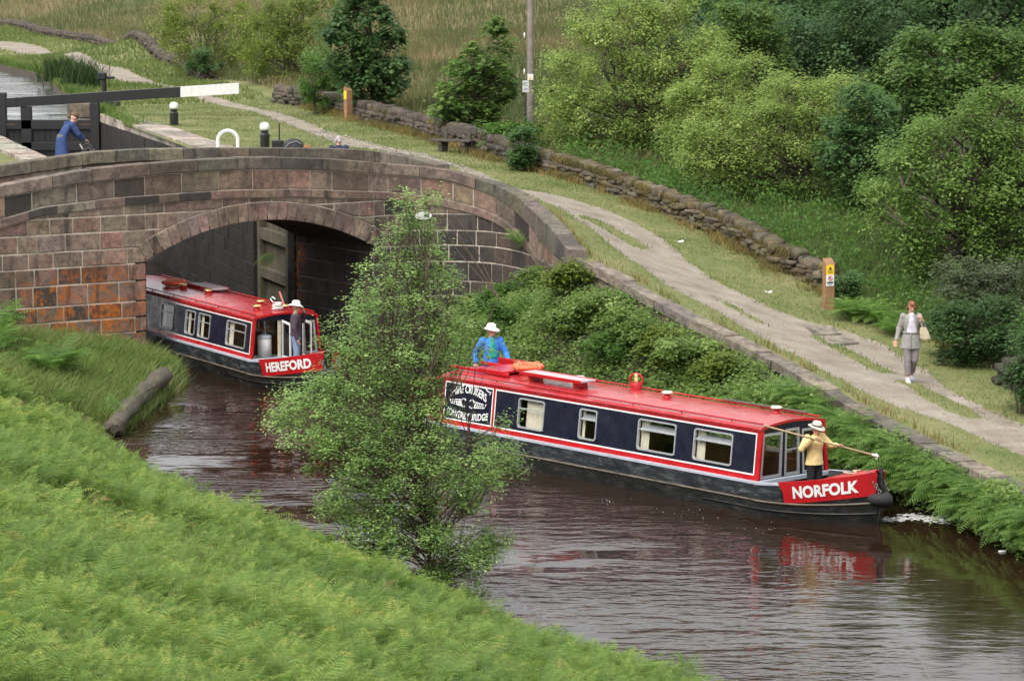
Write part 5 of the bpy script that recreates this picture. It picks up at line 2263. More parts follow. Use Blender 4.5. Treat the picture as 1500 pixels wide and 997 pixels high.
def grass_obj(name, V, F, F2, r, m_):
    Ft = np.concatenate([F[:, [0, 1, 2]], F[:, [0, 2, 3]], F2])
    return link(name, np_mesh(name, V, Ft, r), m_)


G_TURF = mat_leaf('turf_blades', (.08, .12, .028), (.21, .23, .075), (.32, .28, .14), .25, .7)
G_LONG = mat_leaf('long_grass', (.05, .1, .018), (.17, .23, .055), (.28, .28, .12), .3, .6)
G_MEAD = mat_leaf('rush_pasture', (.055, .085, .025), (.175, .145, .065), (.28, .21, .115), .25, .75)
G_MOSS = mat_leaf('dry_wall_foot_grass', (.09, .085, .025), (.24, .18, .06), (.34, .26, .12), .25, .75)

# short turf on the verge
n = 95000
v = RNG.uniform(44, 118, n)
u = uE(v) + .5 + RNG.uniform(0, 1, n) ** .8 * (uW(v) + .2 - uE(v) - .5)
ok = u > uE(v) + np.where(v > 80, 1.05, .4)
dp = np.minimum(u - uPL(v), uPR(v) - u)
ok &= (dp < .1 + RNG.normal(0, .08, n)) | (strip_d(xy(u, v)) < RNG.normal(.02, .07, n))
u, v = u[ok], v[ok]
p = xy(u, v)
z = groundz(p)
k = np.exp(-(u - uE(v)) / 1.2)
z = z * (1 - k) + (zE(v) - .03) * k - .02
t = noise2(p[:, 0], p[:, 1], 2.5, 5) - .25
V, F, F2, r = blades(np.column_stack([p, z]), .055, .02, .5, tone=t)
tag(grass_obj('turf', V, F, F2, r, G_TURF), kind='stuff', cat='grass', label='short mown grass on the towpath verges')
n = 26000
v = RNG.uniform(118, 215, n)
u = uE(v) + RNG.uniform(0, 1, n) * (uW(v) - uE(v))
ok = np.minimum(u - uPL(v), uPR(v) - u) < .1
p = xy(u[ok], v[ok])
V, F, F2, r = blades(np.column_stack([p, groundz(p) - .02]), .12 + .2 * noise2(p[:, 0], p[:, 1], 5, 17) ** 2, .06, .5, tone=noise2(p[:, 0], p[:, 1], 4, 18) - .2)
tag(grass_obj('far_turf', V, F, F2, r, G_TURF), kind='stuff', cat='grass', label='grass verge of the far towpath')
# loose stones trodden out of the path
n = 2600
v = RNG.uniform(44, 100, n)
u = uPL(v) + RNG.uniform(-.1, 1.1, n) * (uPR(v) - uPL(v))
p = xy(u, v)
z = groundz(p) - .028
s_ = RNG.lognormal(-3.85, .45, n)
oct_ = np.array([(1, 0, 0), (0, 1, 0), (-1, 0, 0), (0, -1, 0), (0, 0, .7), (0, 0, -.7)], float)
of_ = np.array([(0, 1, 4), (1, 2, 4), (2, 3, 4), (3, 0, 4), (1, 0, 5), (2, 1, 5), (3, 2, 5), (0, 3, 5)])
Vp = oct_[None] * s_[:, None, None] * RNG.uniform(.6, 1.4, (n, 6, 3)) + np.column_stack([p, z + s_ * .2])[:, None]
tag(link('loose_stones', np_mesh('loose_stones', Vp.reshape(-1, 3), (of_[None] + (np.arange(n) * 6)[:, None, None]).reshape(-1, 3)), mat_simple('path_stone', (.24, .215, .18), .95, .5, 3.)), kind='stuff', cat='stones', label='small loose stones scattered over the gravel towpath')
# longer tufts along edges: wall foot (dry, mossy), coping edge, path margins
n = 15000
v = RNG.uniform(50, 112, n)
sel = RNG.uniform(size=n)
u = np.where(sel < .9, uW(v) - np.abs(RNG.normal(0, .3, n)), uE(v) + .42 + np.abs(RNG.normal(0, .1, n)))
p = xy(u, v)
keepm = (noise2(p[:, 0], p[:, 1], 1.0, 14) > .42) & ((v < 74) | (sel < .9))
u, v, p = u[keepm], v[keepm], p[keepm]
z = groundz(p)
k = np.exp(-(u - uE(v)) / 1.2)
z = z * (1 - k) + (zE(v) - .03) * k - .03
V, F, F2, r = blades(np.column_stack([p, z]), .26, .022, .6, tone=noise2(p[:, 0], p[:, 1], 1.5, 15))
tag(grass_obj('wall_foot_grass', V, F, F2, r, G_MOSS), kind='stuff', cat='grass', label='dry ochre grass along the foot of the stone wall')
# rough pasture
n = 190000
Y = 92 + (RNG.uniform(0, 1, n) ** 1.2) * 175
X = (RNG.uniform(-.2, .07, n)) * Y
u, v = uv(np.column_stack([X, Y]))
ok = u > uW(v) + .7
p = np.column_stack([X, Y])[ok]
t = noise2(p[:, 0], p[:, 1] * .5, 7, 41, 4)
t2 = noise2(p[:, 0], p[:, 1], 1.2, 42)
dens = RNG.uniform(size=len(p)) < .35 + t2
p, t = p[dens], t[dens]
z = groundz(p) + (noise2(p[:, 0], p[:, 1], 9, 4) - .5) * .7 * sstep(1, 12, uv(p)[0] - uW(uv(p)[1])) - .05
V, F, F2, r = blades(np.column_stack([p, z]), .55, .035, .35, tone=np.clip((t - .32) * 2.2, 0, .9))
tag(grass_obj('pasture_grass', V, F, F2, r, G_MEAD), kind='stuff', cat='grass', label='tall brown and green rushes covering the rough pasture')
# nettles and tall weeds under the right-hand trees
n = 3600
v = RNG.uniform(46, 104, n)
u = uW(v) + .35 + RNG.uniform(0, 1, n) ** 1.2 * 15
p = xy(u, v)
ok = (p[:, 0] / p[:, 1] > .015)
p = p[ok]
z = groundz(p)
hgt = RNG.uniform(.35, 1.05, len(p)) * (.55 + .7 * noise2(p[:, 0], p[:, 1], 2.5, 51))
LL = np.repeat(np.arange(len(p)), 26)
f = RNG.uniform(.08, 1, len(LL))
pts = np.column_stack([p[LL] + RNG.normal(0, .13, (len(LL), 2)), z[LL] + hgt[LL] * f])
tn = np.clip(.25 + .45 * noise2(p[:, 0], p[:, 1], 3, 52)[LL] + RNG.normal(0, .16, len(LL)), 0, .98)
V, F, rr = leaf_quads(pts, .12, .3, .25, .5, RNG, tn)
tag(link('undergrowth', np_mesh('undergrowth', V, F, rr), leafmat('nettle')), kind='stuff', cat='undergrowth', label='tall nettles and weeds growing behind the stone wall under the trees')
n = 26000
v = RNG.uniform(46, 112, n)
u = uW(v) + .3 + RNG.uniform(0, 1, n) ** 1.3 * 16
p = xy(u, v)
p = p[p[:, 0] / p[:, 1] > .012]
V, F, F2, r = blades(np.column_stack([p, groundz(p) - .1]), .6, .03, .5, tone=.15 + .5 * noise2(p[:, 0], p[:, 1], 3, 58))
tag(grass_obj('wood_edge_grass', V, F, F2, r, G_LONG), kind='stuff', cat='grass', label='tall green grass behind the wall under the willows')
# brambles and weeds smothering the bank between coping and water
n = 2700
v = RNG.uniform(44, 74.4, n)
t = RNG.uniform(0.0, .8, n)
b = bank_pt(v, t)
hgt = (.1 + 1.0 * np.clip(noise2(b[:, 0], b[:, 1], 1.5, 61) - .25, 0, 1)) * sstep(.0, .25, t + .12) * (.5 + .5 * sstep(.0, .3, t))
LL = np.repeat(np.arange(n), 30)
f = RNG.uniform(0, 1, len(LL)) ** .6
pts = b[LL] + RNG.normal(0, 1, (len(LL), 3)) * np.array([.2, .2, .06])
pts[:, 2] += hgt[LL] * f
tn = np.clip(.2 + .36 * f + .5 * (noise2(b[:, 0], b[:, 1], .8, 62)[LL] - .3) + RNG.normal(0, .11, len(LL)), 0, .98)
V, F, rr = leaf_quads(pts, .1, .8, .1, .62, RNG, tn)
tag(link('brambles', np_mesh('brambles', V, F, rr), leafmat('bramble')), kind='stuff', cat='brambles', label='brambles and weeds covering the bank between the coping and the boats')
# separate bramble clumps standing out of the tangle
for kk, (px, py, rr, hh) in enumerate([(690, 452, .62, .9), (735, 425, .7, .9), (790, 405, .6, .75), (835, 400, .55, .6), (870, 445, .6, .8), (770, 455, .65, .8), (920, 478, .6, .8), (960, 500, .55, .8), (1005, 515, .6, .7), (900, 510, .6, .6), (830, 470, .55, .7), (1050, 535, .45, .5), (725, 475, .55, .6)]):
    best = None
    for vv in np.linspace(50, 74.3, 110):
        for tt in np.linspace(.03, .8, 17):
            b = bank_pt(np.array([vv]), np.array([tt]))[0]
            x, y = pxof(b + np.array([0, 0, hh * .6]))
            e = abs(x - px) + abs(y - py)
            if best is None or e < best[0]:
                best = (e, b)
    r3 = np.random.default_rng(1200 + kk)
    lob = [(r3.normal() * rr * .45, r3.normal() * rr * .45, hh * r3.uniform(.25, .85), rr * r3.uniform(.35, .6), rr * r3.uniform(.35, .6), hh * r3.uniform(.2, .34)) for _ in range(7)]
    tree('bramble_bush', 'rounded bramble clump on the bank behind the Norfolk', 'bush', best[1], lob, 2100, .1, ('bramble', 'nettle', 'bramble', 'bush')[kk % 4], .025, 'bramble clumps on the bank behind the nearer boat', BARK, .17, 3, 1200 + kk, tone=(.08, -.05, .0, -.1)[kk % 4], per=20, limb=False)
# long grass on the left bank below the bridge wing
n = 40000
P = np.column_stack([RNG.uniform(-16, -7.6, n), RNG.uniform(68.5, 80, n)])
d = near_d(P)
ok = (d > -.28) & (P[:, 1] < 79.0 + (P[:, 0] + 9.29) * .618 - .05)
P = P[ok]
z = nearz(P) - .03
V, F, F2, r = blades(np.column_stack([P, z]), .34, .018, .75, tone=.36 + .6 * noise2(P[:, 0], P[:, 1], 1.6, 71))
tag(grass_obj('bank_grass', V, F, F2, r, G_LONG), kind='stuff', cat='grass', label='long soft grass on the left bank below the bridge')


# ------------------------------------------------------------------ ferns
def frond(L, npin, detail, arch, rng, wide=.3):
    """one arching fern frond along +x, rising: V, F(quads), tone"""
    V, F, T = [], [], []
    def pos(s):
        ang = 1.25 - arch * s
        # integrate a bending stem
        n = 12
        p = np.zeros(2)
        for i in range(n):
            a = 1.25 - arch * s * (i + .5) / n
            p += np.array([math.cos(a), math.sin(a)]) * s * L / n
        return p, 1.25 - arch * s
    w0 = .006
    for i in range(7):
        s0, s1 = i / 7, (i + 1) / 7
        (p0, _), (p1, _) = pos(s0), pos(s1)
        a, b = w0 * (1 - s0) + .0015, w0 * (1 - s1) + .0015
        o = len(V)
        V += [(p0[0], -a, p0[1]), (p0[0], a, p0[1]), (p1[0], b, p1[1]), (p1[0], -b, p1[1])]
        F.append((o, o + 1, o + 2, o + 3))
        T += [.35] * 4
    for i in range(npin):
        s = .22 + .77 * i / (npin - 1)
        p, an = pos(s)
        ln = L * wide * math.sin(min(1, (s - .1) * 2.2) * math.pi / 2) * (1 - ((s - .22) / .8) ** 1.7) + .015
        tdir = np.array([math.cos(an), 0, math.sin(an)])
        nrm = np.array([-math.sin(an), 0, math.cos(an)])
        for sg in (-1, 1):
            dr = np.array([0, sg, 0]) * .93 + tdir * .38 + nrm * rng.uniform(-.22, .05)
            dr /= np.linalg.norm(dr)
            base = np.array([p[0], 0, p[1]])
            tone = .3 + .4 * s + .22 * (s > .8) + rng.normal(0, .06)
            if detail <= 1:
                wd = L * .77 / npin * .46
                e = base + dr * ln
                m_ = base + dr * ln * .4
                o = len(V)
                V += [tuple(base), tuple(m_ + tdir * wd * .55), tuple(e - np.array([0, 0, ln * .12])), tuple(m_ - tdir * wd * .55)]
                F.append((o, o + 1, o + 2, o + 3))
                T += [tone] * 4
            else:
                k = max(3, int(detail * ln / (L * wide)) + 2)
                pl = np.cross(dr, nrm)
                pl /= np.linalg.norm(pl)
                for j in range(k):
                    f = (j + .5) / k
                    c = base + dr * ln * f - np.array([0, 0, ln * .15 * f * f])
                    l2 = L * .77 / npin * .75 * (1 - f * .85) + .004
                    for s2 in (-1, 1):
                        d2 = pl * s2 * .9 + dr * .45
                        wv = dr * ln / k * .42
                        o = len(V)
                        V += [tuple(c - wv), tuple(c + d2 * l2 * .6 - wv * .6), tuple(c + d2 * l2), tuple(c + wv)]
                        F.append((o, o + 1, o + 2, o + 3))
                        T += [tone + .12 * f] * 4
    return np.array(V), np.array(F), np.array(T)


def scatter_fronds(P, templ, scale, yaw, pitch, rng, tone):
    """place copies of a few frond templates; one merged mesh"""
    pick = rng.integers(0, len(templ), len(P))
    Vs, Fs, Ts = [], [], []
    off = 0
    for t, (V, F, T) in enumerate(templ):
        i = np.where(pick == t)[0]
        if len(i) == 0:
            continue
        cy, sy, cp, sp = np.cos(yaw[i]), np.sin(yaw[i]), np.cos(pitch[i]), np.sin(pitch[i])
        x, y, z = V[:, 0][None] * scale[i, None], V[:, 1][None] * scale[i, None], V[:, 2][None] * scale[i, None]
        x2 = x * cp[:, None] - z * sp[:, None]
        z2 = x * sp[:, None] + z * cp[:, None]
        X = x2 * cy[:, None] - y * sy[:, None] + P[i, 0, None]
        Y_ = x2 * sy[:, None] + y * cy[:, None] + P[i, 1, None]
        Z = z2 + P[i, 2, None]
        Vs.append(np.stack([X, Y_, Z], -1).reshape(-1, 3))
        Fs.append((F[None] + (np.arange(len(i)) * len(V))[:, None, None]).reshape(-1, 4) + off)
        Ts.append(np.clip(T[None] + tone[i, None], 0, .985).reshape(-1))
        off += len(i) * len(V)
    return np.concatenate(Vs), np.concatenate(Fs), np.concatenate(Ts)


BRACK = mat_leaf('bracken', (.055, .11, .018), (.2, .3, .06), (.37, .35, .09), .38, .6)
FERN = mat_leaf('fern', (.05, .11, .02), (.16, .28, .055), (.26, .36, .1), .4, .55)
rg = np.random.default_rng(77)
T_near = [frond(1., 13, 3, rg.uniform(.9, 1.5), rg, .34) for _ in range(4)]
T_mid = [frond(1., 12, 2, rg.uniform(.9, 1.6), rg, .36) for _ in range(4)]
T_far = [frond(1., 16, 1, rg.uniform(.9, 1.7), rg, .38) for _ in range(5)]
# bracken over the whole near slope; each plant sends up a few fronds
allV, allF, allT, o = [], [], [], 0
for (y0, y1, nplant, templ, sc) in ((19, 31, 6600, T_far, .39), (31, 45, 6400, T_far, .41), (45, 71, 6000, T_far, .47)):
    Yp = rg.uniform(y0, y1, nplant * 3)
    Xp = rg.uniform(-.205, .12, nplant * 3) * Yp - rg.uniform(0, .6, nplant * 3)
    P = np.column_stack([Xp, Yp])
    d = near_d(P)
    ok = (d > .25) & (P[:, 1] + np.where(P[:, 0] < -9, .8, .25) * (P[:, 0] + 9) < 66.5)
    # a few thin places where grass shows
    ok &= noise2(P[:, 0], P[:, 1], 3.2, 91) > .33
    P = P[ok][:nplant]
    k = rg.integers(3, 6, len(P))
    L = np.repeat(np.arange(len(P)), k)
    Q = P[L] + rg.normal(0, .07, (len(L), 2))
    z = nearz(Q)
    hgt = sc * (.6 + .7 * noise2(P[:, 0], P[:, 1], 1.6, 92)[L]) * rg.lognormal(0, .2, len(L))
    hgt *= .72 + .28 * sstep(.3, 2.0, near_d(Q))
    tone = (noise2(P[:, 0], P[:, 1], 2.6, 93)[L] - .5) * .85 + rg.normal(-.05, .16, len(L))
    V, F, T = scatter_fronds(np.column_stack([Q, z + hgt * .12]), templ, hgt, rg.uniform(0, 6.28, len(L)), rg.normal(-.1, .32, len(L)), rg, tone)
    allV.append(V); allF.append(F + o); allT.append(T)
    o += len(V)
tag(link('bracken', np_mesh('bracken', np.concatenate(allV), np.concatenate(allF), np.concatenate(allT)), BRACK), kind='stuff', cat='bracken', label='dense yellow green bracken covering the near slope')
# last year's dead fronds lying brown among the green
n = 900
Yp = rg.uniform(20, 66, n)
Xp = rg.uniform(-.2, .11, n) * Yp
P = np.column_stack([Xp, Yp])
P = P[(near_d(P) > .3) & (noise2(P[:, 0], P[:, 1], 3.2, 91) < .52)]
V, F, T = scatter_fronds(np.column_stack([P, nearz(P) + .14]), T_far, rg.uniform(.25, .5, len(P)), rg.uniform(0, 6.28, len(P)), rg.normal(-.3, .3, len(P)), rg, rg.normal(0, .15, len(P)))
tag(link('dead_bracken', np_mesh('dead_bracken', V, F, T), mat_leaf('dead_fronds', (.09, .05, .02), (.25, .15, .06), (.36, .24, .1), .2, .8)), kind='stuff', cat='bracken', label='brown dead fronds among the green bracken on the near slope')
# grass standing between the bracken
n = 24000
Yp = rg.uniform(20, 66, n)
Xp = rg.uniform(-.2, .11, n) * Yp
P = np.column_stack([Xp, Yp])
P = P[near_d(P) > .1]
V, F, F2, r = blades(np.column_stack([P, nearz(P) - .02]), .46, .012, .5, rg, tone=.3 + .75 * noise2(P[:, 0], P[:, 1], 2, 95))
tag(grass_obj('slope_grass', V, F, F2, r, G_LONG), kind='stuff', cat='grass', label='thin tall grass standing among the bracken')


def fern_plant(pos, h, n, label, group, seed, spread=.3, droop=0., templ=None, yaw=None, key=FERN, name='fern', tone=.0):
    r_ = np.random.default_rng(seed)
    yw = r_.uniform(0, 6.28, n) if yaw is None else yaw + r_.normal(0, .95, n)
    V, F, T = scatter_fronds(r_.normal(0, .05, (n, 3)) * np.array([1, 1, .3]), templ or T_far, h * r_.uniform(.7, 1.2, n), yw, r_.normal(-spread - droop, .15, n), r_, r_.normal(tone, .1, n))
    o_ = link(name, np_mesh(name, V, F, T), key, None, tuple(map(float, pos)))
    return tag(o_, label, 'fern', group)


# ferns hanging over the water to the right of the bow
i = 0
for vv in np.arange(44.5, 57.2, .33):
    for tt in (.05, .32):
        b = bank_pt(np.array([vv + rg.normal(0, .1)]), np.array([tt]))[0]
        if pxof(b)[0] > 1560 or b[1] < 50:
            continue
        fern_plant(b + np.array([-.05, 0, .03]), rg.uniform(.6, .95), 26, 'green fern overhanging the water on the bank right of the Norfolk bow', 'ferns overhanging the water right of the bow', 300 + i, .45, .1, yaw=R(205), tone=-.02)
        i += 1
# ferns in the middle of the overgrown bank
for px, py in ((1030, 545), (1060, 555), (1090, 550), (1120, 570), (1150, 580), (1075, 580), (1110, 600), (1010, 570), (880, 545), (860, 530), (1240, 640), (1225, 625), (1200, 620)):
    best = None
    for vv in np.linspace(50, 74, 100):
        for tt in np.linspace(.05, .75, 15):
            b = bank_pt(np.array([vv]), np.array([tt]))[0]
            x, y = pxof(b + np.array([0, 0, .35]))
            e = abs(x - px) + abs(y - py)
            if best is None or e < best[0]:
                best = (e, b)
    fern_plant(best[1], rg.uniform(.6, .8), 12, 'bright green fern among the brambles on the bank behind the Norfolk', 'ferns among the brambles behind the nearer boat', 500 + i, .35, tone=.08)
    i += 1
for (x, y, h, n_, lab) in [(-10.6, 71.6, 1.15, 44, 'large fern in the grass in the middle of the left bank'), (-9.9, 75.8, .5, 12, 'small fern in the grass against the bridge wing'), (-12.7, 74.0, 1.6, 46, 'tall fern at the left edge against the bridge wing'),
                            (-12.2, 72.8, 1.1, 32, 'low fern at the left edge beside the taller one'), (-8.5, 76.2, .5, 12, 'fern at the water corner of the left bank under the pier'), (-8.9, 69.2, .6, 14, 'fern drooping over the dark hollow by the grey log'),
                            (-9.9, 68.9, .55, 12, 'fern at the rim of the hollow behind the bracken')]:
    fern_plant((x, y, float(nearz([(x, y)])[0])), h, n_, lab, None, 700 + i, .12, tone=-.14)
    i += 1
# ferns rooted in masonry and by the path
p = plan.pt(plan.u_px(768), .12)
fern_plant((*p, aty(768, 362, p[1])[2]), .78, 16, 'green fern growing out of the right end of the bridge wall', None, 801, .05)
gp = aty(404, 372, 86.0)
fern_plant((gp[0] - .1, 86.3, gp[2]), .6, 12, 'fern hanging from the hinge side of the open lock gate', None, 802, .9, .4, yaw=R(200))
for px, py, h in ((1245, 468, .8), (1270, 472, .9), (1295, 478, .85), (1310, 492, .7), (1260, 460, .7)):
    g = ag(px, py, 2.)
    fern_plant(g, h, 34, 'fern at the path side behind the post with the yellow notice', 'ferns beside the path near the notice post', 810 + i, .12, tone=.02)
    i += 1
# two leafy tussocks on the upper canal bank
for px, py, h, lab in ((90, 118, 1.15, 'left one of two dark leafy tussocks on the upper canal bank'), (122, 130, 1.35, 'right one of two dark leafy tussocks on the upper canal bank')):
    q = at(px, py, 4.15)
    P = np.column_stack([rg.normal(0, .42, (420, 2)) + q[:2], np.full(420, 4.1)])
    V, F, F2, r = blades(P - np.array([q[0], q[1], 4.1]), h, .05, .4, rg, tone=.25)
    o_ = grass_obj('rush_tussock', V, F, F2, r, mat_leaf('rush_leaves', (.02, .045, .012), (.075, .115, .03), (.13, .16, .05)))
    o_.location = (q[0], q[1], 4.1)
    tag(o_, lab, 'rushes')
# long grass on the upper canal bank
n = 5000
v = RNG.uniform(104, 165, n)
u = uE(v) + np.abs(RNG.normal(0, .4, n))
p = xy(u, v)
V, F, F2, r = blades(np.column_stack([p, groundz(p) - .05]), .35, .04, .6, tone=noise2(p[:, 0], p[:, 1], 3, 99))
tag(grass_obj('pond_side_grass', V, F, F2, r, G_LONG), kind='stuff', cat='grass', label='long grass fringing the upper canal bank')
# ------------------------------------------------------------------ dry stone walls
def stone_templates():
    out = []
    rng = np.random.default_rng(3)
    bm = bmesh.new()
    bmesh.ops.create_icosphere(bm, subdivisions=2, radius=1)
    bm.verts.ensure_lookup_table()
    V0 = np.array([v.co[:] for v in bm.verts])
    F0 = np.array([[v.index for v in f.verts] for f in bm.faces])
    bm.free()
    for i in range(7):
        V = np.sign(V0) * np.abs(V0) ** .33
        V /= np.abs(V).max(0)
        V *= 1 + .1 * np.sin(V0 @ rng.normal(size=(3, 3)) * 2.5 + rng.uniform(0, 6, 3))
        V += rng.normal(0, .045, V.shape)
        out.append(V * .5)
    return out, F0


ST_V, ST_F = stone_templates()
RUBBLE = stone_mat('fieldstone', .95)


def dry_wall(name, label, pts, height, seed, palette, thick=.48, moss=0):
    rng = np.random.default_rng(seed)
    pl = Plan([tuple(p[:2]) for p in pts])
    Vs, Fs, Cs = [], [], []
    off = 0
    Lw = pl.umax

    def put(u, dep, z, su, sd, sz, tilt=0., col=None):
        nonlocal off
        q = pl.pt(u, dep)
        t = pl.pt(u + .1, dep) - pl.pt(u - .1, dep)
        a = math.atan2(t[1], t[0]) + rng.normal(0, .1)
        V = ST_V[rng.integers(0, len(ST_V))] * np.array([su, sd, sz])
        ct, st_ = math.cos(tilt), math.sin(tilt)
        V = V @ np.array([[ct, 0, -st_], [0, 1, 0], [st_, 0, ct]])
        ca, sa = math.cos(a), math.sin(a)
        V = np.column_stack([V[:, 0] * ca - V[:, 1] * sa + q[0], V[:, 0] * sa + V[:, 1] * ca + q[1], V[:, 2] + z])
        Vs.append(V)
        Fs.append(ST_F + off)
        Cs.append(np.tile(np.array(col if col is not None else palette()), (len(V), 1)))
        off += len(V)
    for face in (-.05, -thick + .05):
        z0 = -.08
        while z0 < height - .2:
            h = rng.uniform(.08, .17)
            u = 0
            while u < Lw:
                w = rng.uniform(.2, .6)
                q = pl.pt(u + w / 2, 0)
                g = gz(*q)
                sag = height * (1 - .22 * noise2([u], [seed], 4.5, seed)[0])
                if z0 < sag - .18:
                    put(u + w / 2, face + rng.normal(0, .04), g + z0 + h / 2 + rng.normal(0, .012), w * 1.04, rng.uniform(.22, .32), h * 1.08)
                u += w
            z0 += h
    u = 0
    while u < Lw:       # upright coping stones leaning on one another
        w = rng.uniform(.1, .24)
        q = pl.pt(u + w / 2, 0)
        g = gz(*q)
        sag = height * (1 - .22 * noise2([u], [seed], 4.5, seed)[0])
        hh = rng.uniform(.2, .32)
        if rng.uniform() > .05:
            put(u + w / 2, -thick / 2 + rng.normal(0, .03), g + sag - .2 + hh / 2, w * 1.15, thick * rng.uniform(.8, 1.05), hh, rng.normal(.22, .12), None)
        u += w
    me = np_mesh(name, np.concatenate(Vs), np.concatenate(Fs), col=np.concatenate(Cs), smooth=False)
    wall_o = tag(link(name, me, RUBBLE), label, 'stone wall')
    if moss:
        nb_ = int(Lw * moss)
        us = rng.uniform(0, Lw, nb_)
        on_top = rng.uniform(size=nb_) < .5
        Q = np.array([pl.pt(a, (-rng.uniform(0, thick) if t else .03)) for a, t in zip(us, on_top)])
        zz = groundz(Q) + np.where(on_top, height * .8, rng.uniform(.05, height * .85, nb_))
        sel_ = noise2(us, zz, 1.1, seed + 50) > .45
        V, F, F2, r = blades(np.column_stack([Q, zz])[sel_], .13, .022, 1.4, rng, tone=noise2(us[sel_], zz[sel_], .8, seed + 51) - .05)
        grass_obj('moss', V, F, F2, r, G_MOSS).parent = wall_o
    return wall_o


P_GREY = pal((.075, .062, .05), (.09, .074, .058), (.056, .05, .041), (.072, .056, .044), (.1, .084, .065))
P_MOSS = pal((.1, .082, .04), (.085, .075, .04), (.11, .085, .04), (.1, .088, .068), (.11, .095, .075), (.075, .068, .035), (.13, .11, .075))
def wseg(a, b):
    return [WALL[i] for i in range(a, b)]
dry_wall('dry_stone_wall', 'mossy ochre dry stone wall beside the path from the post with the yellow notice up to the shrub', wseg(0, 7)[::-1], .62, 5, P_MOSS, moss=520)
dry_wall('dry_stone_wall', 'grey dry stone wall running behind the bench and the plain wooden post', wseg(6, 12)[::-1], .66, 6, P_GREY, moss=90)
dry_wall('dry_stone_wall', 'low tumbled far end of the dry stone wall at the top left', wseg(12, 19)[::-1], .42, 7, P_GREY)
P_SHADED = pal((.05, .042, .034), (.06, .05, .04), (.04, .035, .03))  # fieldstone tones darkened, putting the wall's shade into its colour
RW = [ag(1462, 560, 1.1), ag(1490, 575, 1.1), ag(1530, 592, 1.1), ag(1580, 612, 1.1)]
dry_wall('rubble_wall', 'rough blocks of a broken stone wall in the shade at the right edge', [RW[0], RW[1], RW[2], RW[3]], .62, 8, P_SHADED)

# ------------------------------------------------------------------ small things along the path
OLDOAK = mat_simple('weathered_timber', (.06, .05, .042), .9, .35, 7., bump=.4)
POSTW = mat_simple('sawn_post', (.25, .135, .065), .8, .25, 6., bump=.3)
YELL = mat_simple('yellow_plate', (.75, .5, .02), .45, .06, 5.)
INK = mat_simple('black_ink', (.02, .02, .02), .6, .1, 5.)
REDI = mat_simple('red_ink', (.5, .03, .03), .5, .1, 5.)
WPLATE = mat_simple('white_plate', (.74, .74, .73), .45, .05, 5.)


def notice_post(foot, yaw, h, label, signs=True):
    t = empty('wooden_post', foot, yaw, label, 'post')
    q = MB()
    w, d = .24, .2
    vs = [(-w / 2, -d / 2, -.2), (w / 2, -d / 2, -.2), (w / 2, d / 2, -.2), (-w / 2, d / 2, -.2), (-w / 2, -d / 2, h - .13), (w / 2, -d / 2, h - .13), (w / 2, d / 2, h), (-w / 2, d / 2, h)]
    q.add(vs, [(0, 1, 5, 4), (1, 2, 6, 5), (2, 3, 7, 6), (3, 0, 4, 7), (4, 5, 6, 7), (0, 3, 2, 1)])
    q.build('post', POSTW, t)
    if signs:
        y = -d / 2 - .006
        q = MB()
        q.box((0, y, h - .27), (.2, .01, .24), bev=.003)
        s = q.build('yellow_sign', YELL, t)
        q = MB()
        yy = y - .008
        q.add([(-.05, yy, h - .27), (.05, yy, h - .27), (0, yy, h - .18)], [(0, 1, 2)])
        for k, wd in ((0, .075), (1, .06)):
            q.quad((-wd, yy, h - .31 - .035 * k), (wd, yy, h - .31 - .035 * k), (wd, yy, h - .295 - .035 * k), (-wd, yy, h - .295 - .035 * k))
        q.build('symbol', INK, s)
        q = MB()
        q.box((0, y, h - .53), (.2, .01, .27), bev=.003)
        s = q.build('white_sign', WPLATE, t)
        q = MB()
        M = Matrix.Rotation(R(90), 3, 'X')
        q.torus((0, yy, h - .475), .055, .008, 20, 5, M)
        q.tube([(-.038, yy, h - .437), (.038, yy, h - .513)], .008, 5)
        q.build('prohibition_ring', REDI, s)
        q = MB()
        q.tube([(-.02, yy, h - .5), (.0, yy, h - .46), (.02, yy, h - .455)], .009, 5)
        q.quad((-.08, yy, h - .6), (.08, yy, h - .6), (.08, yy, h - .56), (-.08, yy, h - .56))
        q.quad((-.06, yy, h - .635), (.06, yy, h - .635), (.06, yy, h - .62), (-.06, yy, h - .62))
        q.build('lettering', INK, s)
    else:
        q = MB()
        q.box((-w / 2 - .006, 0, h - .3), (.01, .17, .3), bev=.003)
        q.build('yellow_sign', YELL, t)
    return t


g = ag(1213, 452, 2.)
notice_post(tuple(g), R(16), 1.23, 'wooden post with yellow and white notices at the end of the mossy wall')
g = ag(510, 176, 4.3)
notice_post(tuple(g), R(38), 1.2, 'plain orange brown wooden post in front of the grey wall', False)

# bollards
def bollard(foot, label):
    t = empty('bollard', foot, 0, label, 'bollard', 'black and white mooring bollards on the lockside grass')
    q = MB()
    q.lathe([(0, -.1), (.145, -.1), (.15, .42), (.135, .45), (.115, .47), (.115, .55), (.0, .55)], 8, smooth=False)
    q.build('post', BLACKP, t)
    q = MB()
    q.lathe([(.1, .55), (.15, .56), (.16, .62), (.155, .7), (.12, .77), (.06, .8), (0, .805)], 16)
    q.build('cap', WHITEP, t)
    return t


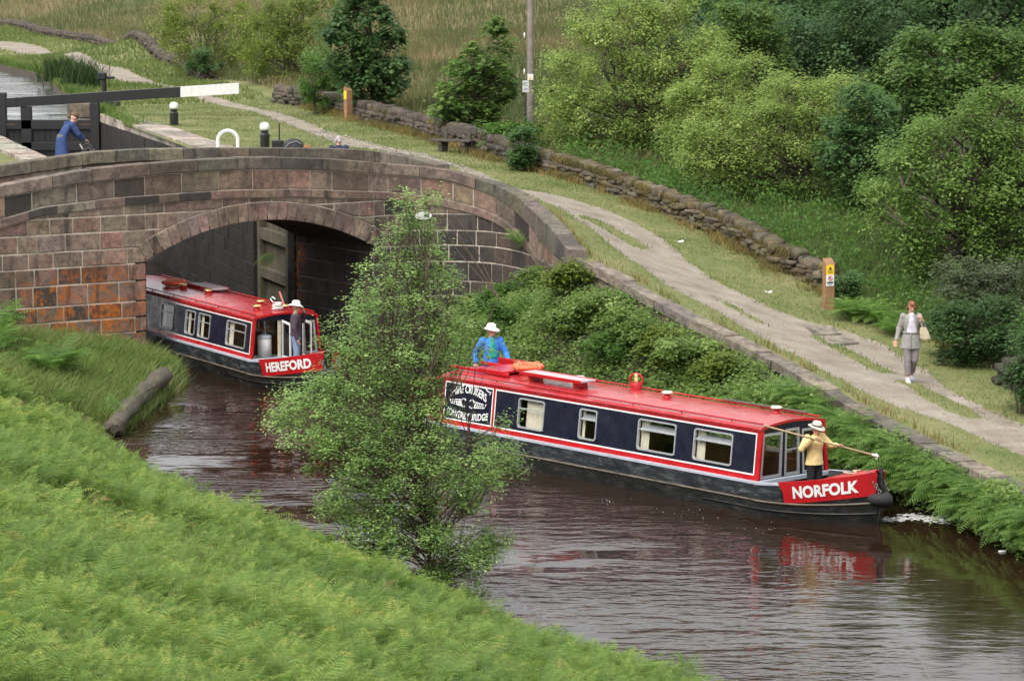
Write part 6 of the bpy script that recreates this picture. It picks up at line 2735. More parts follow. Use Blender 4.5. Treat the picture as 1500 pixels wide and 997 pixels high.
bollard(tuple(ag(255, 183, 4.3)), 'black and white bollard alone on the grass below the balance beam')
bollard(tuple(ag(388, 217, 4.3)), 'black and white bollard next to the white hoop by the parapet')
g = ag(334, 219, 4.3)
hp_ = MB()
pts = [(-.31, 0, -.1), (-.31, 0, .25)] + [(-.31 * math.cos(a), 0, .27 + .31 * math.sin(a)) for a in np.linspace(.15, math.pi - .15, 12)] + [(.31, 0, .25), (.31, 0, -.1)]
hp_.tube(pts, .062, 10)
hp_.box((0, 0, -.08), (.8, .2, .06), bev=.01)
tag(hp_.build('white_hoop', WHITEP, None, tuple(g)), 'white painted hoop standing on the grass behind the parapet', 'hoop')

# bench
g = ag(668, 223, 4.2)
a, b = at(652, 190, g[2] + .75)[:2], at(690, 199, g[2] + .75)[:2]
bt = empty('bench', tuple(g), R(-26), 'dark weathered wooden bench on the grass in front of the stone wall', 'bench')
for y, z in ((-.36, .45), (-.16, .46), (.04, .45)):
    q = MB()
    q.box((-.1, y, z), (1.75, .18, .07), bev=.012)
    q.build('seat_plank', OLDOAK, bt)
q = MB()
q.box((.05, .17, .82), (1.5, .07, .26), Matrix.Rotation(R(-8), 3, 'X'), bev=.012)
q.build('backrest', OLDOAK, bt)
bt.scale = (.8, .8, .8)
for x in (-.5, .5):
    q = MB()
    q.box((x, .12, .42), (.16, .12, .95), Matrix.Rotation(R(-6), 3, 'X'), bev=.015)
    q.box((x, -.14, .33), (.14, .55, .14), bev=.015)
    q.box((x, -.3, .14), (.16, .14, .36), bev=.015)
    q.build('leg', OLDOAK, bt)

# utility pole and notice
q0 = aty(777, 170, 104.0)
zb = gz(q0[0], 104.0)
ut = empty('utility_pole', (q0[0], 104.0, zb), 0, 'tall grey wooden utility pole standing in the rough pasture', 'utility pole')
q = MB()
q.tube([(0, 0, -.5), (0, 0, 4), (.0, 0, 9.5)], [.12, .105, .085], 12)
q.build('pole', mat_simple('grey_pole', (.21, .18, .16), .85, .2, 4., bump=.3), ut)
zz = aty(777, 113, 104)[2] - zb
q = MB()
q.box((0, -.125, zz), (.19, .02, .2), bev=.004)
pl0 = q.build('plate', WPLATE, ut)
q = MB()
q.add([(-.05, -.14, zz - .06), (.05, -.14, zz - .06), (0, -.14, zz + .03)], [(0, 1, 2)])
q.build('warning_mark', YELL, pl0)
q = MB()
q.tube([(-.2, 0, -.3), (-.2, 0, 9.4)], .008, 5)
q.build('stay_wire', GREYD, ut)
for py in (52, 105):
    z1 = aty(768, py, 104)[2] - zb
    q = MB()
    q.lathe([(0, -.09), (.025, -.08), (.025, .08), (0, .09)], 8, (-.2, 0, z1))
    q.build('insulator', WPLATE, ut)
n0 = aty(770, 127, 103.3)
nz = gz(n0[0], 103.3)
nt = empty('notice_board', (n0[0], 103.3, nz), 0, 'small white notice on a stake beside the utility pole', 'notice')
q = MB()
q.box((0, .02, (n0[2] - nz) / 2), (.05, .03, n0[2] - nz + .4), bev=.005)
q.build('stake', OLDOAK, nt)
q = MB()
q.box((0, 0, n0[2] - nz), (.2, .012, .38), bev=.004)
bd = q.build('board', WPLATE, nt)
q = MB()
for k in range(6):
    if k != 3:
        q.quad((-.07, -.009, n0[2] - nz + .13 - .05 * k), (.07 - .02 * (k % 2), -.009, n0[2] - nz + .13 - .05 * k), (.07 - .02 * (k % 2), -.009, n0[2] - nz + .148 - .05 * k), (-.07, -.009, n0[2] - nz + .148 - .05 * k))
q.build('lettering', mat_simple('blue_ink', (.1, .14, .3), .6, .1, 5.), bd)

# gear, bag and bundle on the lockside, seen over the parapet
g = ag(408, 219, 4.3)
t = empty('paddle_gear', tuple(g), 0, 'low black paddle gear with a thin upright rod behind the parapet', 'paddle gear')
q = MB()
q.box((-.02, 0, .12), (.36, .28, .34), bev=.03)
q.box((.2, 0, .16), (.14, .12, .12), bev=.02)
q.build('pedestal', BLACKP, t)
q = MB()
q.tube([(.03, 0, .2), (.03, 0, .8)], .022, 8)
q.build('rod', BLACKP, t)
g = ag(430, 221, 4.3)
t = empty('rucksack', (g[0], g[1], g[2]), 0, 'black rounded rucksack lying on the grass behind the parapet', 'rucksack')
q = MB()
q.lathe([(0, -.02), (.3, -.02), (.34, .1), (.3, .24), (.2, .34), (.08, .38), (0, .385)], 20, sy=.7)
q.build('body', mat_simple('black_nylon', (.022, .023, .028), .7, .3, 9.), t)
q = MB()
q.tube([(-.25, -.2, .1), (-.12, -.24, .24), (.1, -.21, .3), (.28, -.14, .2)], .014, 6)
q.build('strap', mat_simple('grey_strap', (.2, .2, .22), .8, .2, 9.), t)
g = ag(450, 221, 4.3)
q = MB()
q.lathe([(0, 0), (.1, 0), (.12, .05), (.1, .13), (.05, .17), (0, .18)], 14, sx=1.4, sy=.8)
for i in range(len(q.v)):
    x, y, z = q.v[i]
    q.v[i] = (x * (1 + .12 * math.sin(i * 2.7)), y, z * (1 + .12 * math.sin(i * 1.9)))
tag(q.build('cloth_bundle', mat_simple('ginger_cloth', (.25, .12, .04), .9, .25, 8.), None, tuple(g)), 'small ginger brown bundle on the grass beside the black rucksack', 'bundle')

# grey log on the left bank
q = MB()
pts, rs = [], []
for i in range(12):
    t_ = i / 11
    x, y = -8.3 + (-8.72 + 8.3) * t_ - .12 * math.sin(t_ * 3.1), 74.1 + (68.1 - 74.1) * t_
    pts.append((x, y, .52 - .3 * t_))
    rs.append(.21 + .03 * math.sin(i * 1.9) - .02 * t_)
pts = [(pts[0][0], pts[0][1] + .1, pts[0][2])] + pts + [(pts[-1][0], pts[-1][1] - .1, pts[-1][2] - .02)]
q.tube(pts, [.1] + rs + [.1], 20)
for i in range(len(q.v)):
    x, y, z = q.v[i]
    q.v[i] = (x + .02 * math.sin(i * 1.3), y, z + .02 * math.sin(i * 2.9))
tag(q.build('log', mat_simple('weathered_log', (.085, .07, .055), .95, .45, 4., bump=.7, dirt_or_sheen=(.06, .07, .025, 1))), 'thick grey weathered log lying along the edge of the left bank', 'log')

# litter
for (px, py, lab, s) in ((995, 355, 'scrap of white paper on the grass right of the path', .12), (1126, 429, 'small pale scrap on the grass near the mossy wall', .09)):
    g = ag(px, py, 3.)
    q = MB()
    vs = [(s * math.cos(a) * (1 + .3 * math.sin(a * 3)), s * .6 * math.sin(a), .03 + .03 * math.sin(a * 2.3)) for a in np.linspace(0, 6.283, 9)[:-1]]
    vs += [(x, y, z - .025) for x, y, z in vs]
    q.add(vs, [tuple(range(8)), tuple(range(8, 16))[::-1]] + [(i, (i + 1) % 8, 8 + (i + 1) % 8, 8 + i) for i in range(8)])
    tag(q.build('paper_scrap', WPLATE, None, tuple(g)), lab, 'litter')
# pale slabs let into the path
def slab(p4, label, h=.05):
    q = MB()
    top = [ag(*p, 1.6) for p in p4]
    q.cur = (.36, .32, .26)
    vs = [(p[0], p[1], p[2] + h) for p in top] + [(p[0], p[1], p[2] - .1) for p in top]
    q.add(vs, [(0, 1, 2, 3), (0, 4, 5, 1), (1, 5, 6, 2), (2, 6, 7, 3), (3, 7, 4, 0)])
    tag(q.build('paving_slab', STONE), label, 'paving slab')
slab([(1178, 478), (1216, 478), (1234, 490), (1194, 492)], 'pale stone slab set in the path below the notice post', .03)
slab([(1196, 494), (1236, 492), (1258, 503), (1216, 507)], 'second pale stone slab set in the path nearer the walking woman', .03)

# foam and bubbles on the water
FOAM = mat_simple('foam', (.75, .75, .74), .8, .12, 20.)
q = MB()
rf = np.random.default_rng(9)
for k in range(420):
    t_ = rf.uniform(0, 1)
    p = at(1284 + 108 * t_, 759 + rf.normal(0, 1.7 + 1.5 * t_) + 2 * math.sin(t_ * 9), 0.004)
    s = rf.uniform(.004, .014) * (1.4 if .3 < t_ < .95 else .7)
    ang = np.linspace(0, 6.283, 8)[:-1]
    q.add([(p[0] + s * 2.6 * math.cos(a), p[1] + s * 1.9 * math.sin(a), .004 + .00006 * k) for a in ang], [tuple(range(7))])
for k in range(14):
    p = at(1388 + rf.normal(0, 5), 757 + rf.normal(0, 2.5), 0.0)
    q.lathe([(0, .05), (.035, .035), (.05, 0), (.03, -.03)], 7, (p[0], p[1], .01))
tag(q.build('foam', FOAM), 'white foam streak on the water ahead of the Norfolk bow', 'foam', None, 'stuff')
q = MB()
for k in range(40):
    px, py = (rf.uniform(880, 1160), rf.normal(0, 7)) if k < 36 else (rf.uniform(700, 900), rf.normal(18, 12))
    py += 735 + (px - 900) * .16
    p = at(px, py, 0)
    s = rf.uniform(.004, .009)
    q.lathe([(0, s * .35), (s * .8, s * .25), (s, 0)], 6, (p[0], p[1], 0))
tag(q.build('bubbles', FOAM), 'scattered white bubbles on the brown water beside the Norfolk', 'bubbles', None, 'stuff')
p = at(1468, 808, 0)
q = MB()
q.box((p[0], p[1], .012), (.12, .09, .03), .4, bev=.01)
tag(q.build('floating_scrap', WPLATE), 'small white scrap floating near the right edge of the canal', 'litter')
# white coil on the roof of the second boat
q = MB()
c = w2(hb, (-.5, .02, rzH(0) + .03))
for k in range(5):
    q.torus((c[0] + .02 * math.sin(k * 2), c[1] + .02 * math.cos(k * 3), c[2] + .035 * k), .13 - .012 * k, .017, 20, 6)
q.tube([(c[0] - .1, c[1], c[2] + .15), (c[0] - .17, c[1], c[2] + .24), (c[0] - .13, c[1], c[2] + .3), (c[0] - .05, c[1], c[2] + .24)], .015, 6)
tag(q.build('rope_coil', WLINE), 'white rope coil on the front of the second boat roof by the hat', 'rope')
# ------------------------------------------------------------------ people
def remesh(q, voxel, smooth_it=4):
    me = bpy.data.meshes.new('tmp')
    me.from_pydata(q.v, [], q.f)
    bm = bmesh.new()
    bm.from_mesh(me)
    bmesh.ops.remove_doubles(bm, verts=bm.verts, dist=1e-5)
    bmesh.ops.recalc_face_normals(bm, faces=bm.faces)
    bm.to_mesh(me)
    bm.free()
    o = bpy.data.objects.new('tmp', me)
    COL.objects.link(o)
    m_ = o.modifiers.new('r', 'REMESH')
    m_.mode = 'VOXEL'
    m_.voxel_size = voxel
    s = o.modifiers.new('s', 'SMOOTH')
    s.iterations = smooth_it
    s.factor = .5
    bpy.context.view_layer.update()
    dg = bpy.context.evaluated_depsgraph_get()
    out = bpy.data.meshes.new_from_object(o.evaluated_get(dg))
    bpy.data.objects.remove(o)
    bpy.data.meshes.remove(me)
    for p in out.polygons:
        p.use_smooth = True
    return out


def ellip(q, c, r, n=14, M=None):
    prof = [(math.sin(math.pi * i / 8), -math.cos(math.pi * i / 8)) for i in range(9)]
    prof[0], prof[-1] = (.02, -1), (.02, 1)
    s = len(q.v)
    q.lathe(prof, n)
    q.add([q.v[s + k] for k in range(n)], [tuple(range(n))[::-1]])
    q.add([q.v[s + 8 * n + k] for k in range(n)], [tuple(range(n))])
    M = M or Matrix.Identity(3)
    for i in range(s, len(q.v)):
        v = M @ Vector([a * b for a, b in zip(q.v[i], r)])
        q.v[i] = tuple(v + Vector(c))


def loft(q, rings, n=16):
    """rings: (centre, rx, ry, yaw)"""
    s = len(q.v)
    vs = []
    for c, rx, ry, a in rings:
        for k in range(n):
            t = 2 * math.pi * k / n
            x, y = rx * math.cos(t), ry * math.sin(t)
            vs.append((c[0] + x * math.cos(a) - y * math.sin(a), c[1] + x * math.sin(a) + y * math.cos(a), c[2]))
    fs = [(i * n + k, i * n + (k + 1) % n, (i + 1) * n + (k + 1) % n, (i + 1) * n + k) for i in range(len(rings) - 1) for k in range(n)]
    fs += [tuple(range(n))[::-1], tuple((len(rings) - 1) * n + k for k in range(n))]
    q.add(vs, fs)


SKIN = mat_simple('skin', (.5, .27, .19), .6, .1, 12., bump=0)
EYE = mat_simple('eye', (.03, .022, .02), .4, .1, 5., bump=0)
LIP = mat_simple('lip', (.32, .11, .09), .6, .1, 5., bump=0)


def hand(q, w, dirv, palm, s=1., curl=.9):
    """palm with four bent fingers of unequal length and a thumb leaving its side"""
    d = Vector(dirv).normalized()
    n = Vector(palm).normalized()
    n = (n - d * n.dot(d)).normalized()
    b = d.cross(n)
    w = Vector(w)
    M = Matrix((b, d, n)).transposed()
    ellip(q, w + d * .045 * s, (.04 * s, .055 * s, .018 * s), 12, M)
    for k, L in enumerate((.066, .076, .072, .056)):
        o = w + d * .085 * s + b * (.028 - .019 * k) * s
        a1, a2 = curl * .55, curl * 1.3
        p1 = o + (d * math.cos(a1) + n * math.sin(a1)) * L * .5 * s
        p2 = p1 + (d * math.cos(a2) + n * math.sin(a2)) * L * .5 * s
        q.tube([o - d * .03 * s, o, p1, p2], [.0105 * s, .0105 * s, .0098 * s, .008 * s], 7)
    t0 = w + d * .025 * s + b * .03 * s
    t1 = t0 + (d * .6 + b * .7 + n * .2) * .04 * s
    t2 = t1 + (d * .8 + n * .55 - b * .1) * .034 * s
    q.tube([w + d * .02 * s, t0, t1, t2], [.013 * s, .013 * s, .011 * s, .009 * s], 7)


def person(label, loc, yaw, J, cloth, hat=None, hair=None, scale=1., voxel=.013, long_coat=0., fem=False, gaze=(0, 0), mirror=False):
    """J: joint positions (x to the figure's left, y forward, z up). Parts: body (skin, continuous), clothes, hair, hat"""
    root = empty('person', loc, yaw, label, 'person')
    V = {k: Vector((-v[0] if mirror else v[0], v[1], v[2])) for k, v in J.items()}
    if mirror:
        V = {(k[:-1] + ('R' if k[-1] == 'L' else 'L') if k[-1] in 'LR' else k): v for k, v in V.items()}
    # ---- body
    q = MB()
    P, Wst, C, N_k, H = V['pelvis'], V['waist'], V['chest'], V['neck'], V['head']
    sw = (V['shL'] - V['shR'])
    a = math.atan2(sw.y, sw.x)
    loft(q, [(P - Vector((0, 0, .07)), .145, .1, a), (P, .16, .11, a), (Wst, .135, .095, a), (C, .165, .11, a), (C + (N_k - C) * .55, .15, .095, a), (C + (N_k - C) * .85, .07, .065, a)])
    q.tube([C + (N_k - C) * .6, N_k, H - Vector((0, 0, .03))], [.062, .056, .056], 12)
    Mh = Matrix.Rotation(gaze[0], 3, 'Z') @ Matrix.Rotation(gaze[1], 3, 'X')
    hp = lambda x, y, z: H + Mh @ Vector((x, y, z))
    ellip(q, hp(0, -.01, .025), (.077, .095, .1), 16, Mh)
    ellip(q, hp(0, .025, -.045), (.058, .065, .07), 14, Mh)
    ellip(q, hp(0, .1, -.015), (.014, .022, .028), 10, Mh)
    for s in (-1, 1):
        ellip(q, hp(.077 * s, -.012, .0), (.01, .02, .032), 8, Mh)
    for s in 'LR':
        q.tube([V['sh' + s], V['el' + s], V['wr' + s]], [.052, .043, .03], 10)
        ellip(q, V['sh' + s], (.056, .056, .056), 10)
        q.tube([V['hip' + s], V['kn' + s], V['an' + s]], [.085, .058, .04], 10)
        ft = V['toe' + s] - V['an' + s]
        q.tube([V['an' + s] + Vector((0, 0, -.02)) - ft * .15, V['an' + s] + ft * .6 + Vector((0, 0, -.03)), V['toe' + s]], [.04, .038, .03], 8)
        hd = V.get('hd' + s, (V['wr' + s] - V['el' + s]))
        hand(q, V['wr' + s], hd, V.get('pm' + s, Vector((0, 1, 0)) if abs(hd.normalized().y) < .8 else Vector((0, 0, -1))), 1.08, .95)
    me = remesh(q, voxel * .62, 2)
    e = MB()
    for s in (-1, 1):
        ellip(e, hp(.032 * s, .078, .012), (.012, .008, .008), 8, Mh)
    body = link('body', me, [SKIN], root)
    eo = e.build('eyes', EYE, body)
    m2 = MB()
    ellip(m2, hp(0, .083, -.058), (.016, .006, .004), 8, Mh)
    m2.build('mouth', LIP, body)
    # ---- top
    q = MB()
    k = 1.16
    bot = P - Vector((0, 0, long_coat))
    wi = .125 if fem else .155
    loft(q, [(bot, .205 + .1 * long_coat, .15 + .05 * long_coat, a), (P + Vector((0, 0, .02)), .19, .14, a), (Wst, wi + .015, .125, a), (C, .19, .14, a), (C + (N_k - C) * .5, .175, .12, a), (C + (N_k - C) * .82, .09, .085, a)])
    for s in 'LR':
        w_ = V['wr' + s] + (V['el' + s] - V['wr' + s]) * .02
        q.tube([C + (V['sh' + s] - C) * .7, V['sh' + s], (V['sh' + s] + V['el' + s]) / 2, V['el' + s], (V['el' + s] + w_) / 2, w_], [(.8 if fem else 1.) * r_ for r_ in (.085, .084, .077, .069, .062, .054)], 12)
    for s in 'LR':
        ellip(q, V['sh' + s], (.074, .074, .074) if fem else (.088, .088, .088), 12)
        ellip(q, V['el' + s], (.07, .07, .07), 12)
    if cloth.get('collar'):
        q.tube([C + (N_k - C) * .7, C + (N_k - C) * 1.05], [.09, .078], 12)
    top = link(cloth['top_name'], remesh(q, voxel, 2), [cloth['top']], root)
    if cloth.get('shirt'):
        q = MB()
        f = Vector((math.sin(-a), math.cos(a), 0))
        for t in np.linspace(0, 1, 7):
            c = Wst + (C + (N_k - C) * .75 - Wst) * t
            ellip(q, c + Vector((-math.sin(a), math.cos(a), 0)) * (.1 if t < .8 else .08), (.115 * (1 - .5 * t), .052, .07), 10, Matrix.Rotation(a, 3, 'Z'))
        link('shirt', remesh(q, voxel, 2), [cloth['shirt']], root)
    if cloth.get('belt'):
        q = MB()
        q.torus(Wst - Vector((0, 0, .03)), .150, .018, 28, 8, Matrix.Rotation(a, 3, 'Z') @ Matrix.Diagonal((1.04, .9, 1.5)))
        q.tube([Wst + Vector((.03, .13, -.04)), Wst + Vector((.04, .16, -.2)), Wst + Vector((.05, .175, -.36))], [.018, .018, .022], 6)
        q.build('belt', cloth['belt'], root)
    # ---- trousers
    q = MB()
    loft(q, [(P - Vector((0, 0, .1)), .16, .12, a), (P, .172, .125, a), (P + Vector((0, 0, .12)), .15, .115, a)])
    cut = cloth.get('leg_cut', 1.)
    for s in 'LR':
        an = V['kn' + s] + (V['an' + s] - V['kn' + s]) * cut
        q.tube([P + (V['hip' + s] - P) * .6, V['hip' + s], (V['hip' + s] + V['kn' + s]) / 2, V['kn' + s], an], [.1, .103, .09, .074, .066], 12)
    link('trousers', remesh(q, voxel, 2), [cloth['legs']], root)
    for s in 'LR':
        q = MB()
        ft = V['toe' + s] - V['an' + s]
        A_ = V['an' + s] + Vector((0, 0, -.025)) - ft * .25
        q.tube([A_, V['an' + s] + ft * .35 + Vector((0, 0, -.03)), V['toe' + s] + ft * .05], [.05, .053, .042], 10)
        q.tube([V['an' + s] + Vector((0, 0, .05)), V['an' + s] - Vector((0, 0, .03))], [.052, .052], 10)
        link('shoe', remesh(q, voxel * .8, 2), [cloth['shoes']], root)
    # ---- hair and hat
    if hair:
        q = MB()
        ellip(q, hp(0, -.028, .042), (.088, .092, .092), 14, Mh)
        if hair[1] > 0:
            for s in (-1, 1):
                q.tube([hp(.06 * s, -.02, .06), hp(.082 * s, -.005, -.02), hp(.075 * s, -.005, -.03 - hair[1])], [.03, .034, .022], 8)
            q.tube([hp(0, -.07, .04), hp(0, -.085, -.05), hp(0, -.07, -.06 - hair[1])], [.06, .06, .045], 8)
            ellip(q, hp(0, .06, .078), (.062, .035, .032), 10, Mh)
        link('hair', remesh(q, .011, 2), [hair[0]], root)
    if hat:
        q = MB()
        kind, m1, m2_ = hat
        tilt = Mh
        if kind == 'brim':
            prof = [(.02, .15), (.05, .148), (.082, .13), (.094, .09), (.1, .045), (.128, .03), (.168, .012), (.17, .004), (.125, .018), (.095, .03)]
        else:
            prof = [(.02, .135), (.06, .128), (.09, .1), (.1, .05), (.101, .035), (.09, .03)]
        s = len(q.v)
        q.lathe(prof, 24)
        for i in range(len(q.v)):
            x, y, z = q.v[i]
            if kind == 'brim' and math.hypot(x, y) > .11:
                z += .025 * (abs(x) / .17) ** 2 - .02 * (y / .17)
            q.v[i] = tuple(H + tilt @ Vector((x, y * 1.1 - .01, z + .035)))
        h_ = q.build('hat', m1, root)
        if kind == 'cap':
            q = MB()
            ang = np.linspace(R(15), R(165), 9)
            vs = [(.098 * math.cos(t), .108 * math.sin(t) - .01, .07) for t in ang] + [(.088 * math.cos(t), .1 + .1 * math.sin(t), .052) for t in ang]
            vs += [(x, y, z - .012) for x, y, z in vs]
            fs = [(i, i + 1, 10 + i, 9 + i) for i in range(8)] + [(18 + i, 27 + i, 28 + i, 19 + i) for i in range(8)] + [(9 + i, 10 + i, 28 + i, 27 + i) for i in range(8)]
            q.add([tuple(H + tilt @ Vector(v)) for v in vs], fs)
            q.build('peak', m1, h_)
        if m2_:
            q = MB()
            q.lathe([(.104, .045), (.1005, .075)], 24)
            for i in range(len(q.v)):
                x, y, z = q.v[i]
                q.v[i] = tuple(H + tilt @ Vector((x, y * 1.1 - .01, z + .035)))
            q.build('hat_band', m2_, h_)
    root.scale = (scale,) * 3
    return root


def stand(**kw):
    J = dict(pelvis=(0, 0, .95), waist=(0, .0, 1.1), chest=(0, .0, 1.3), neck=(0, .0, 1.48), head=(0, .02, 1.61),
             shL=(.19, 0, 1.41), shR=(-.19, 0, 1.41), elL=(.25, -.02, 1.13), elR=(-.25, -.02, 1.13), wrL=(.26, .06, .88), wrR=(-.26, .06, .88),
             hipL=(.09, 0, .9), hipR=(-.09, 0, .9), knL=(.1, .02, .49), knR=(-.1, .02, .49), anL=(.1, -.02, .09), anR=(-.1, -.02, .09), toeL=(.12, .15, .035), toeR=(-.12, .15, .035))
    J.update(kw)
    return J


def cloth_mat(name, col, var=.18):
    n = NT(name)
    f = n.noise(9, 5, .6)
    c = n.ramp(f, [(.3, tuple(x * (1 - var) for x in col)), (.7, tuple(min(1, x * (1 + var)) for x in col))])
    n.pbr(c, .85, 0, .25, n.bump(n.noise(11, 4, .6, None, (1, 1, .45)), .9, .03))
    return n.m


# walking woman: comes towards the viewer, looking down
g = ag(1333, 561, 1.2)
W_J = stand(head=(0, .045, 1.6), neck=(0, .01, 1.47), shL=(.165, 0, 1.4), shR=(-.165, 0, 1.4), elR=(-.235, -.05, 1.14), wrR=(-.31, .03, .9), elL=(.25, -.06, 1.18), wrL=(.21, .14, 1.33), hdL=(-.05, .06, .1), pmL=(-.5, -.3, 0),
            knR=(-.08, .1, .5), anR=(-.07, .12, .09), toeR=(-.07, .29, .04), knL=(.08, .06, .5), anL=(.06, -.2, .14), toeL=(.07, -.04, .05))
wm = person('woman in pale grey belted cardigan walking along the towpath with a shoulder bag', (g[0], g[1], g[2]), R(180 + 4), W_J,
            dict(top=cloth_mat('grey_knit', (.26, .25, .24)), top_name='cardigan', legs=cloth_mat('mauve_cotton', (.19, .165, .17)), shoes=cloth_mat('lilac_canvas', (.5, .48, .56)), shirt=cloth_mat('white_cotton', (.5, .48, .55)), belt=cloth_mat('grey_belt', (.24, .23, .22)), leg_cut=.78),
            hair=(cloth_mat('auburn_hair', (.15, .065, .03)), .05), long_coat=.22, fem=True, gaze=(0, -.4), scale=1.05, mirror=True)
bg = empty('shoulder_bag', (g[0], g[1], g[2]), R(184), 'beige shoulder bag hanging at the walking woman\'s side', 'bag')
q = MB()
loft(q, [((-.31, .1, .96), .1, .05, -.2), ((-.3, .1, 1.0), .125, .06, -.2), ((-.27, .1, 1.14), .1, .045, -.2), ((-.25, .1, 1.24), .07, .03, -.2)])
link('bag_body', remesh(q, .012, 2), [cloth_mat('beige_leather', (.44, .38, .28))], bg)
q = MB()
q.tube([(-.23, .12, 1.22), (-.2, .12, 1.34), (-.18, .05, 1.5), (-.19, -.06, 1.46), (-.26, -.03, 1.22)], .014, 6)
q.build('strap', bpy.data.materials['beige_leather'], bg)

# person in yellow at the bow, holding a pole
A_ = w2(nb, (.62, -.02, .14))
face = R(-148)       # looks towards the viewer and a little right
Y_J = stand(head=(0, .06, 1.58), neck=(0, .03, 1.46), chest=(0, .02, 1.29), elR=(-.34, .0, 1.2), wrR=(-.2, .2, 1.42), elL=(.36, .1, 1.22), wrL=(.34, .3, 1.265), hdR=(.1, .1, .05), pmR=(0, .3, -1), hdL=(.1, .12, .02), pmL=(0, .3, -1))
yl = person('person in a pale yellow jacket holding a pole at the Norfolk bow', (A_[0], A_[1], .14), face, Y_J,
            dict(top=cloth_mat('yellow_jacket', (.66, .52, .24)), top_name='jacket', legs=cloth_mat('black_trousers', (.018, .018, .02)), shoes=cloth_mat('dark_boots', (.03, .028, .025)), collar=True),
            hat=('brim', cloth_mat('pale_hat', (.55, .51, .43)), cloth_mat('black_band', (.03, .03, .035))), long_coat=.1, gaze=(.35, -.2), scale=.93, mirror=True)
bpy.context.view_layer.update()
q = MB()
MW = Matrix.Translation(yl.location) @ Matrix.Rotation(face, 4, 'Z') @ Matrix.Scale(.93, 4)
h1, h2 = MW @ Vector((.153, .255, 1.41)), MW @ Vector((-.384, .36, 1.245))
# the pole passes through both fists along the line seen in the photograph
def on_line(px):
    ts = np.linspace(-4, 5, 1801)
    return h1 + (h2 - h1) * float(ts[np.argmin([abs(pxof(h1 + (h2 - h1) * float(t))[0] - px) for t in ts])])


p0, p1 = on_line(1118), on_line(1284)
pm_ = (Vector(p0) + Vector(p1)) / 2
d_ = (Vector(p1) - Vector(p0)).normalized()
pole_t = empty('boat_hook', tuple(p0), 0, 'long pale pole with a white tip held by the person in yellow', 'pole')
q.tube([(0, 0, 0), tuple(Vector(p1) - Vector(p0))], .019, 8)
q.build('shaft', mat_simple('ash_pole', (.42, .3, .17), .6, .2, 6.), pole_t)
q = MB()
e_ = Vector(p1) - Vector(p0)
q.tube([e_ - d_ * .1, e_ + d_ * .03], .03, 10)
q.tube([e_ + Vector((0, 0, -.06)), e_ + Vector((.0, 0, .05))], .018, 8)
q.build('tip', WLINE, pole_t)
print('POLE', [round(x, 2) for x in h1], [round(x, 2) for x in h2], (Vector(p0) + d_ * (h1 - Vector(p0)).dot(d_) - h1).length, (Vector(p0) + d_ * (h2 - Vector(p0)).dot(d_) - h2).length)

# steerer in blue at the stern
A_ = w2(nb, (-LEN_N - .2, .62, .79))
B_J = stand(elL=(.31, .05, 1.14), wrL=(.3, .3, 1.0), hdL=(.0, .1, -.03), pmL=(0, -.2, -1), elR=(-.33, -.06, 1.16), wrR=(-.36, .1, .95), head=(.0, .03, 1.61))
q = MB()
q.box((-LEN_N - .3, .5, .69), (.5, .9, .2), bev=.01)
q.build('step', RED, nb)
person('man in a bright blue jacket and white hat steering at the stern', tuple(A_), R(195), B_J,
       dict(top=cloth_mat('blue_jacket', (.045, .19, .56)), top_name='jacket', legs=cloth_mat('navy_trousers', (.025, .035, .08)), shoes=cloth_mat('brown_shoes', (.06, .04, .03)), shirt=cloth_mat('teal_shirt', (.015, .3, .24)), collar=True),
       hat=('brim', cloth_mat('white_hat', (.75, .73, .7)), None), long_coat=.12, gaze=(.75, -.05), scale=1.02, mirror=True)

# man at the bow of the second boat, in profile with a hand at his mouth
A_ = w2(hb, (.62, -.02, .3))
H_J = stand(elL=(.27, .2, 1.26), wrL=(.1, .22, 1.5), hdL=(-.03, -.04, .1), pmL=(-.2, -1, 0), elR=(-.24, -.06, 1.14), wrR=(-.23, .02, .86))
person('man in a purple grey sweater and pale hat with a hand at his mouth', (A_[0], A_[1], .3), R(-82), H_J,
       dict(top=cloth_mat('purple_sweater', (.07, .05, .068)), top_name='sweater', legs=cloth_mat('denim', (.2, .27, .42)), shoes=cloth_mat('tan_shoes', (.1, .07, .05))),
       hat=('brim', bpy.data.materials['white_hat'], None), long_coat=.02, gaze=(.0, -.05), scale=1.0, mirror=True)

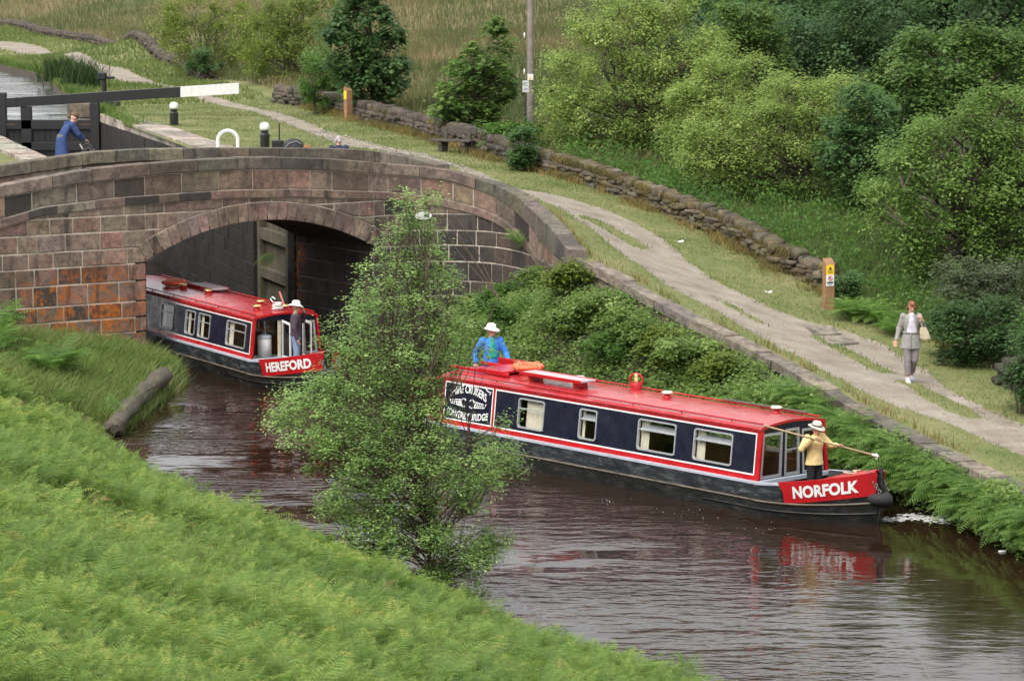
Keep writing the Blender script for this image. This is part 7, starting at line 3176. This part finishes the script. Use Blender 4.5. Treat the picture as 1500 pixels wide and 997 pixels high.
# man in blue working beside the lock, seen from behind
L0 = aty(97, 225, 88.0)
L_J = stand(waist=(0, .06, 1.08), chest=(0, .17, 1.25), neck=(0, .28, 1.38), head=(0, .36, 1.48), shL=(.2, .22, 1.32), shR=(-.2, .22, 1.32), elL=(.26, .38, 1.08), wrL=(.18, .55, .92), elR=(-.25, .42, 1.08), wrR=(-.14, .6, .92), hdR=(0, .1, -.02), hdL=(0, .1, -.02), pmR=(0, 0, -1), pmL=(0, 0, -1))
person('man in a dark blue coat and brown cap bending by the lock wall', (-12.62, 88.0, 4.22), R(-62), L_J,
       dict(top=cloth_mat('dark_blue_coat', (.035, .06, .16)), top_name='coat', legs=cloth_mat('grey_trousers', (.15, .15, .15)), shoes=cloth_mat('black_shoes', (.02, .02, .02)), collar=True),
       hat=('cap', cloth_mat('brown_cap', (.13, .08, .055)), None), long_coat=.45, gaze=(0, -.3), scale=1.07)
t = empty('windlass_post', (-11.95, 88.5, 4.22), 0, 'black iron winding gear under the hands of the man in dark blue', 'winding gear')
q = MB()
q.box((0, 0, .35), (.34, .3, .7), bev=.03)
q.lathe([(0, -.1), (.17, -.1), (.17, .1), (0, .1)], 16)
q.build('pedestal', BLACKP, t)
q = MB()
q.torus((0, -.2, .72), .13, .03, 20, 8, Matrix.Rotation(R(90), 3, 'X'))
q.tube([(0, -.2, .72), (0, .1, .72)], .03, 8)
q.build('wheel', GREYD, t)
q = MB()
q.tube([(-.12, -.25, .72), (-.2, -.26, .86)], .02, 8)
q.build('handle', WLINE, t)

# grey-haired man sitting on the grass behind the parapet
S0 = aty(497, 215, 88.7)
S_J = dict(pelvis=(0, 0, .12), waist=(0, .02, .28), chest=(0, .05, .47), neck=(0, .07, .64), head=(0, .1, .76), shL=(.19, .05, .57), shR=(-.19, .05, .57), elL=(.3, .18, .36), wrL=(.2, .4, .36), elR=(-.3, .18, .36), wrR=(-.2, .4, .36),
           hipL=(.1, .05, .12), hipR=(-.1, .05, .12), knL=(.24, .42, .38), knR=(-.24, .42, .38), anL=(.12, .68, .09), anR=(-.12, .68, .09), toeL=(.13, .84, .05), toeR=(-.13, .84, .05))
person('grey haired man in a navy top sitting behind the bridge parapet', (S0[0], 88.7, gz(S0[0], 88.7)), R(20), S_J,
       dict(top=cloth_mat('navy_top', (.03, .033, .07)), top_name='jacket', legs=bpy.data.materials['grey_trousers'], shoes=bpy.data.materials['black_shoes'], collar=True),
       hair=(cloth_mat('grey_hair', (.33, .3, .29)), 0.012), long_coat=0., gaze=(.2, -.3), scale=1.07)

# wooden stake at the left end of the bridge
p = plan.pt(plan.u_px(8), -1.2)
q = MB()
z0 = aty(10, 262, p[1])[2]
q.box((0, 0, .35), (.12, .12, 1.3), bev=.015)
tag(q.build('wooden_stake', OLDOAK, None, (p[0] - .15, p[1], z0)), 'grey wooden stake at the left end of the bridge parapet', 'stake')
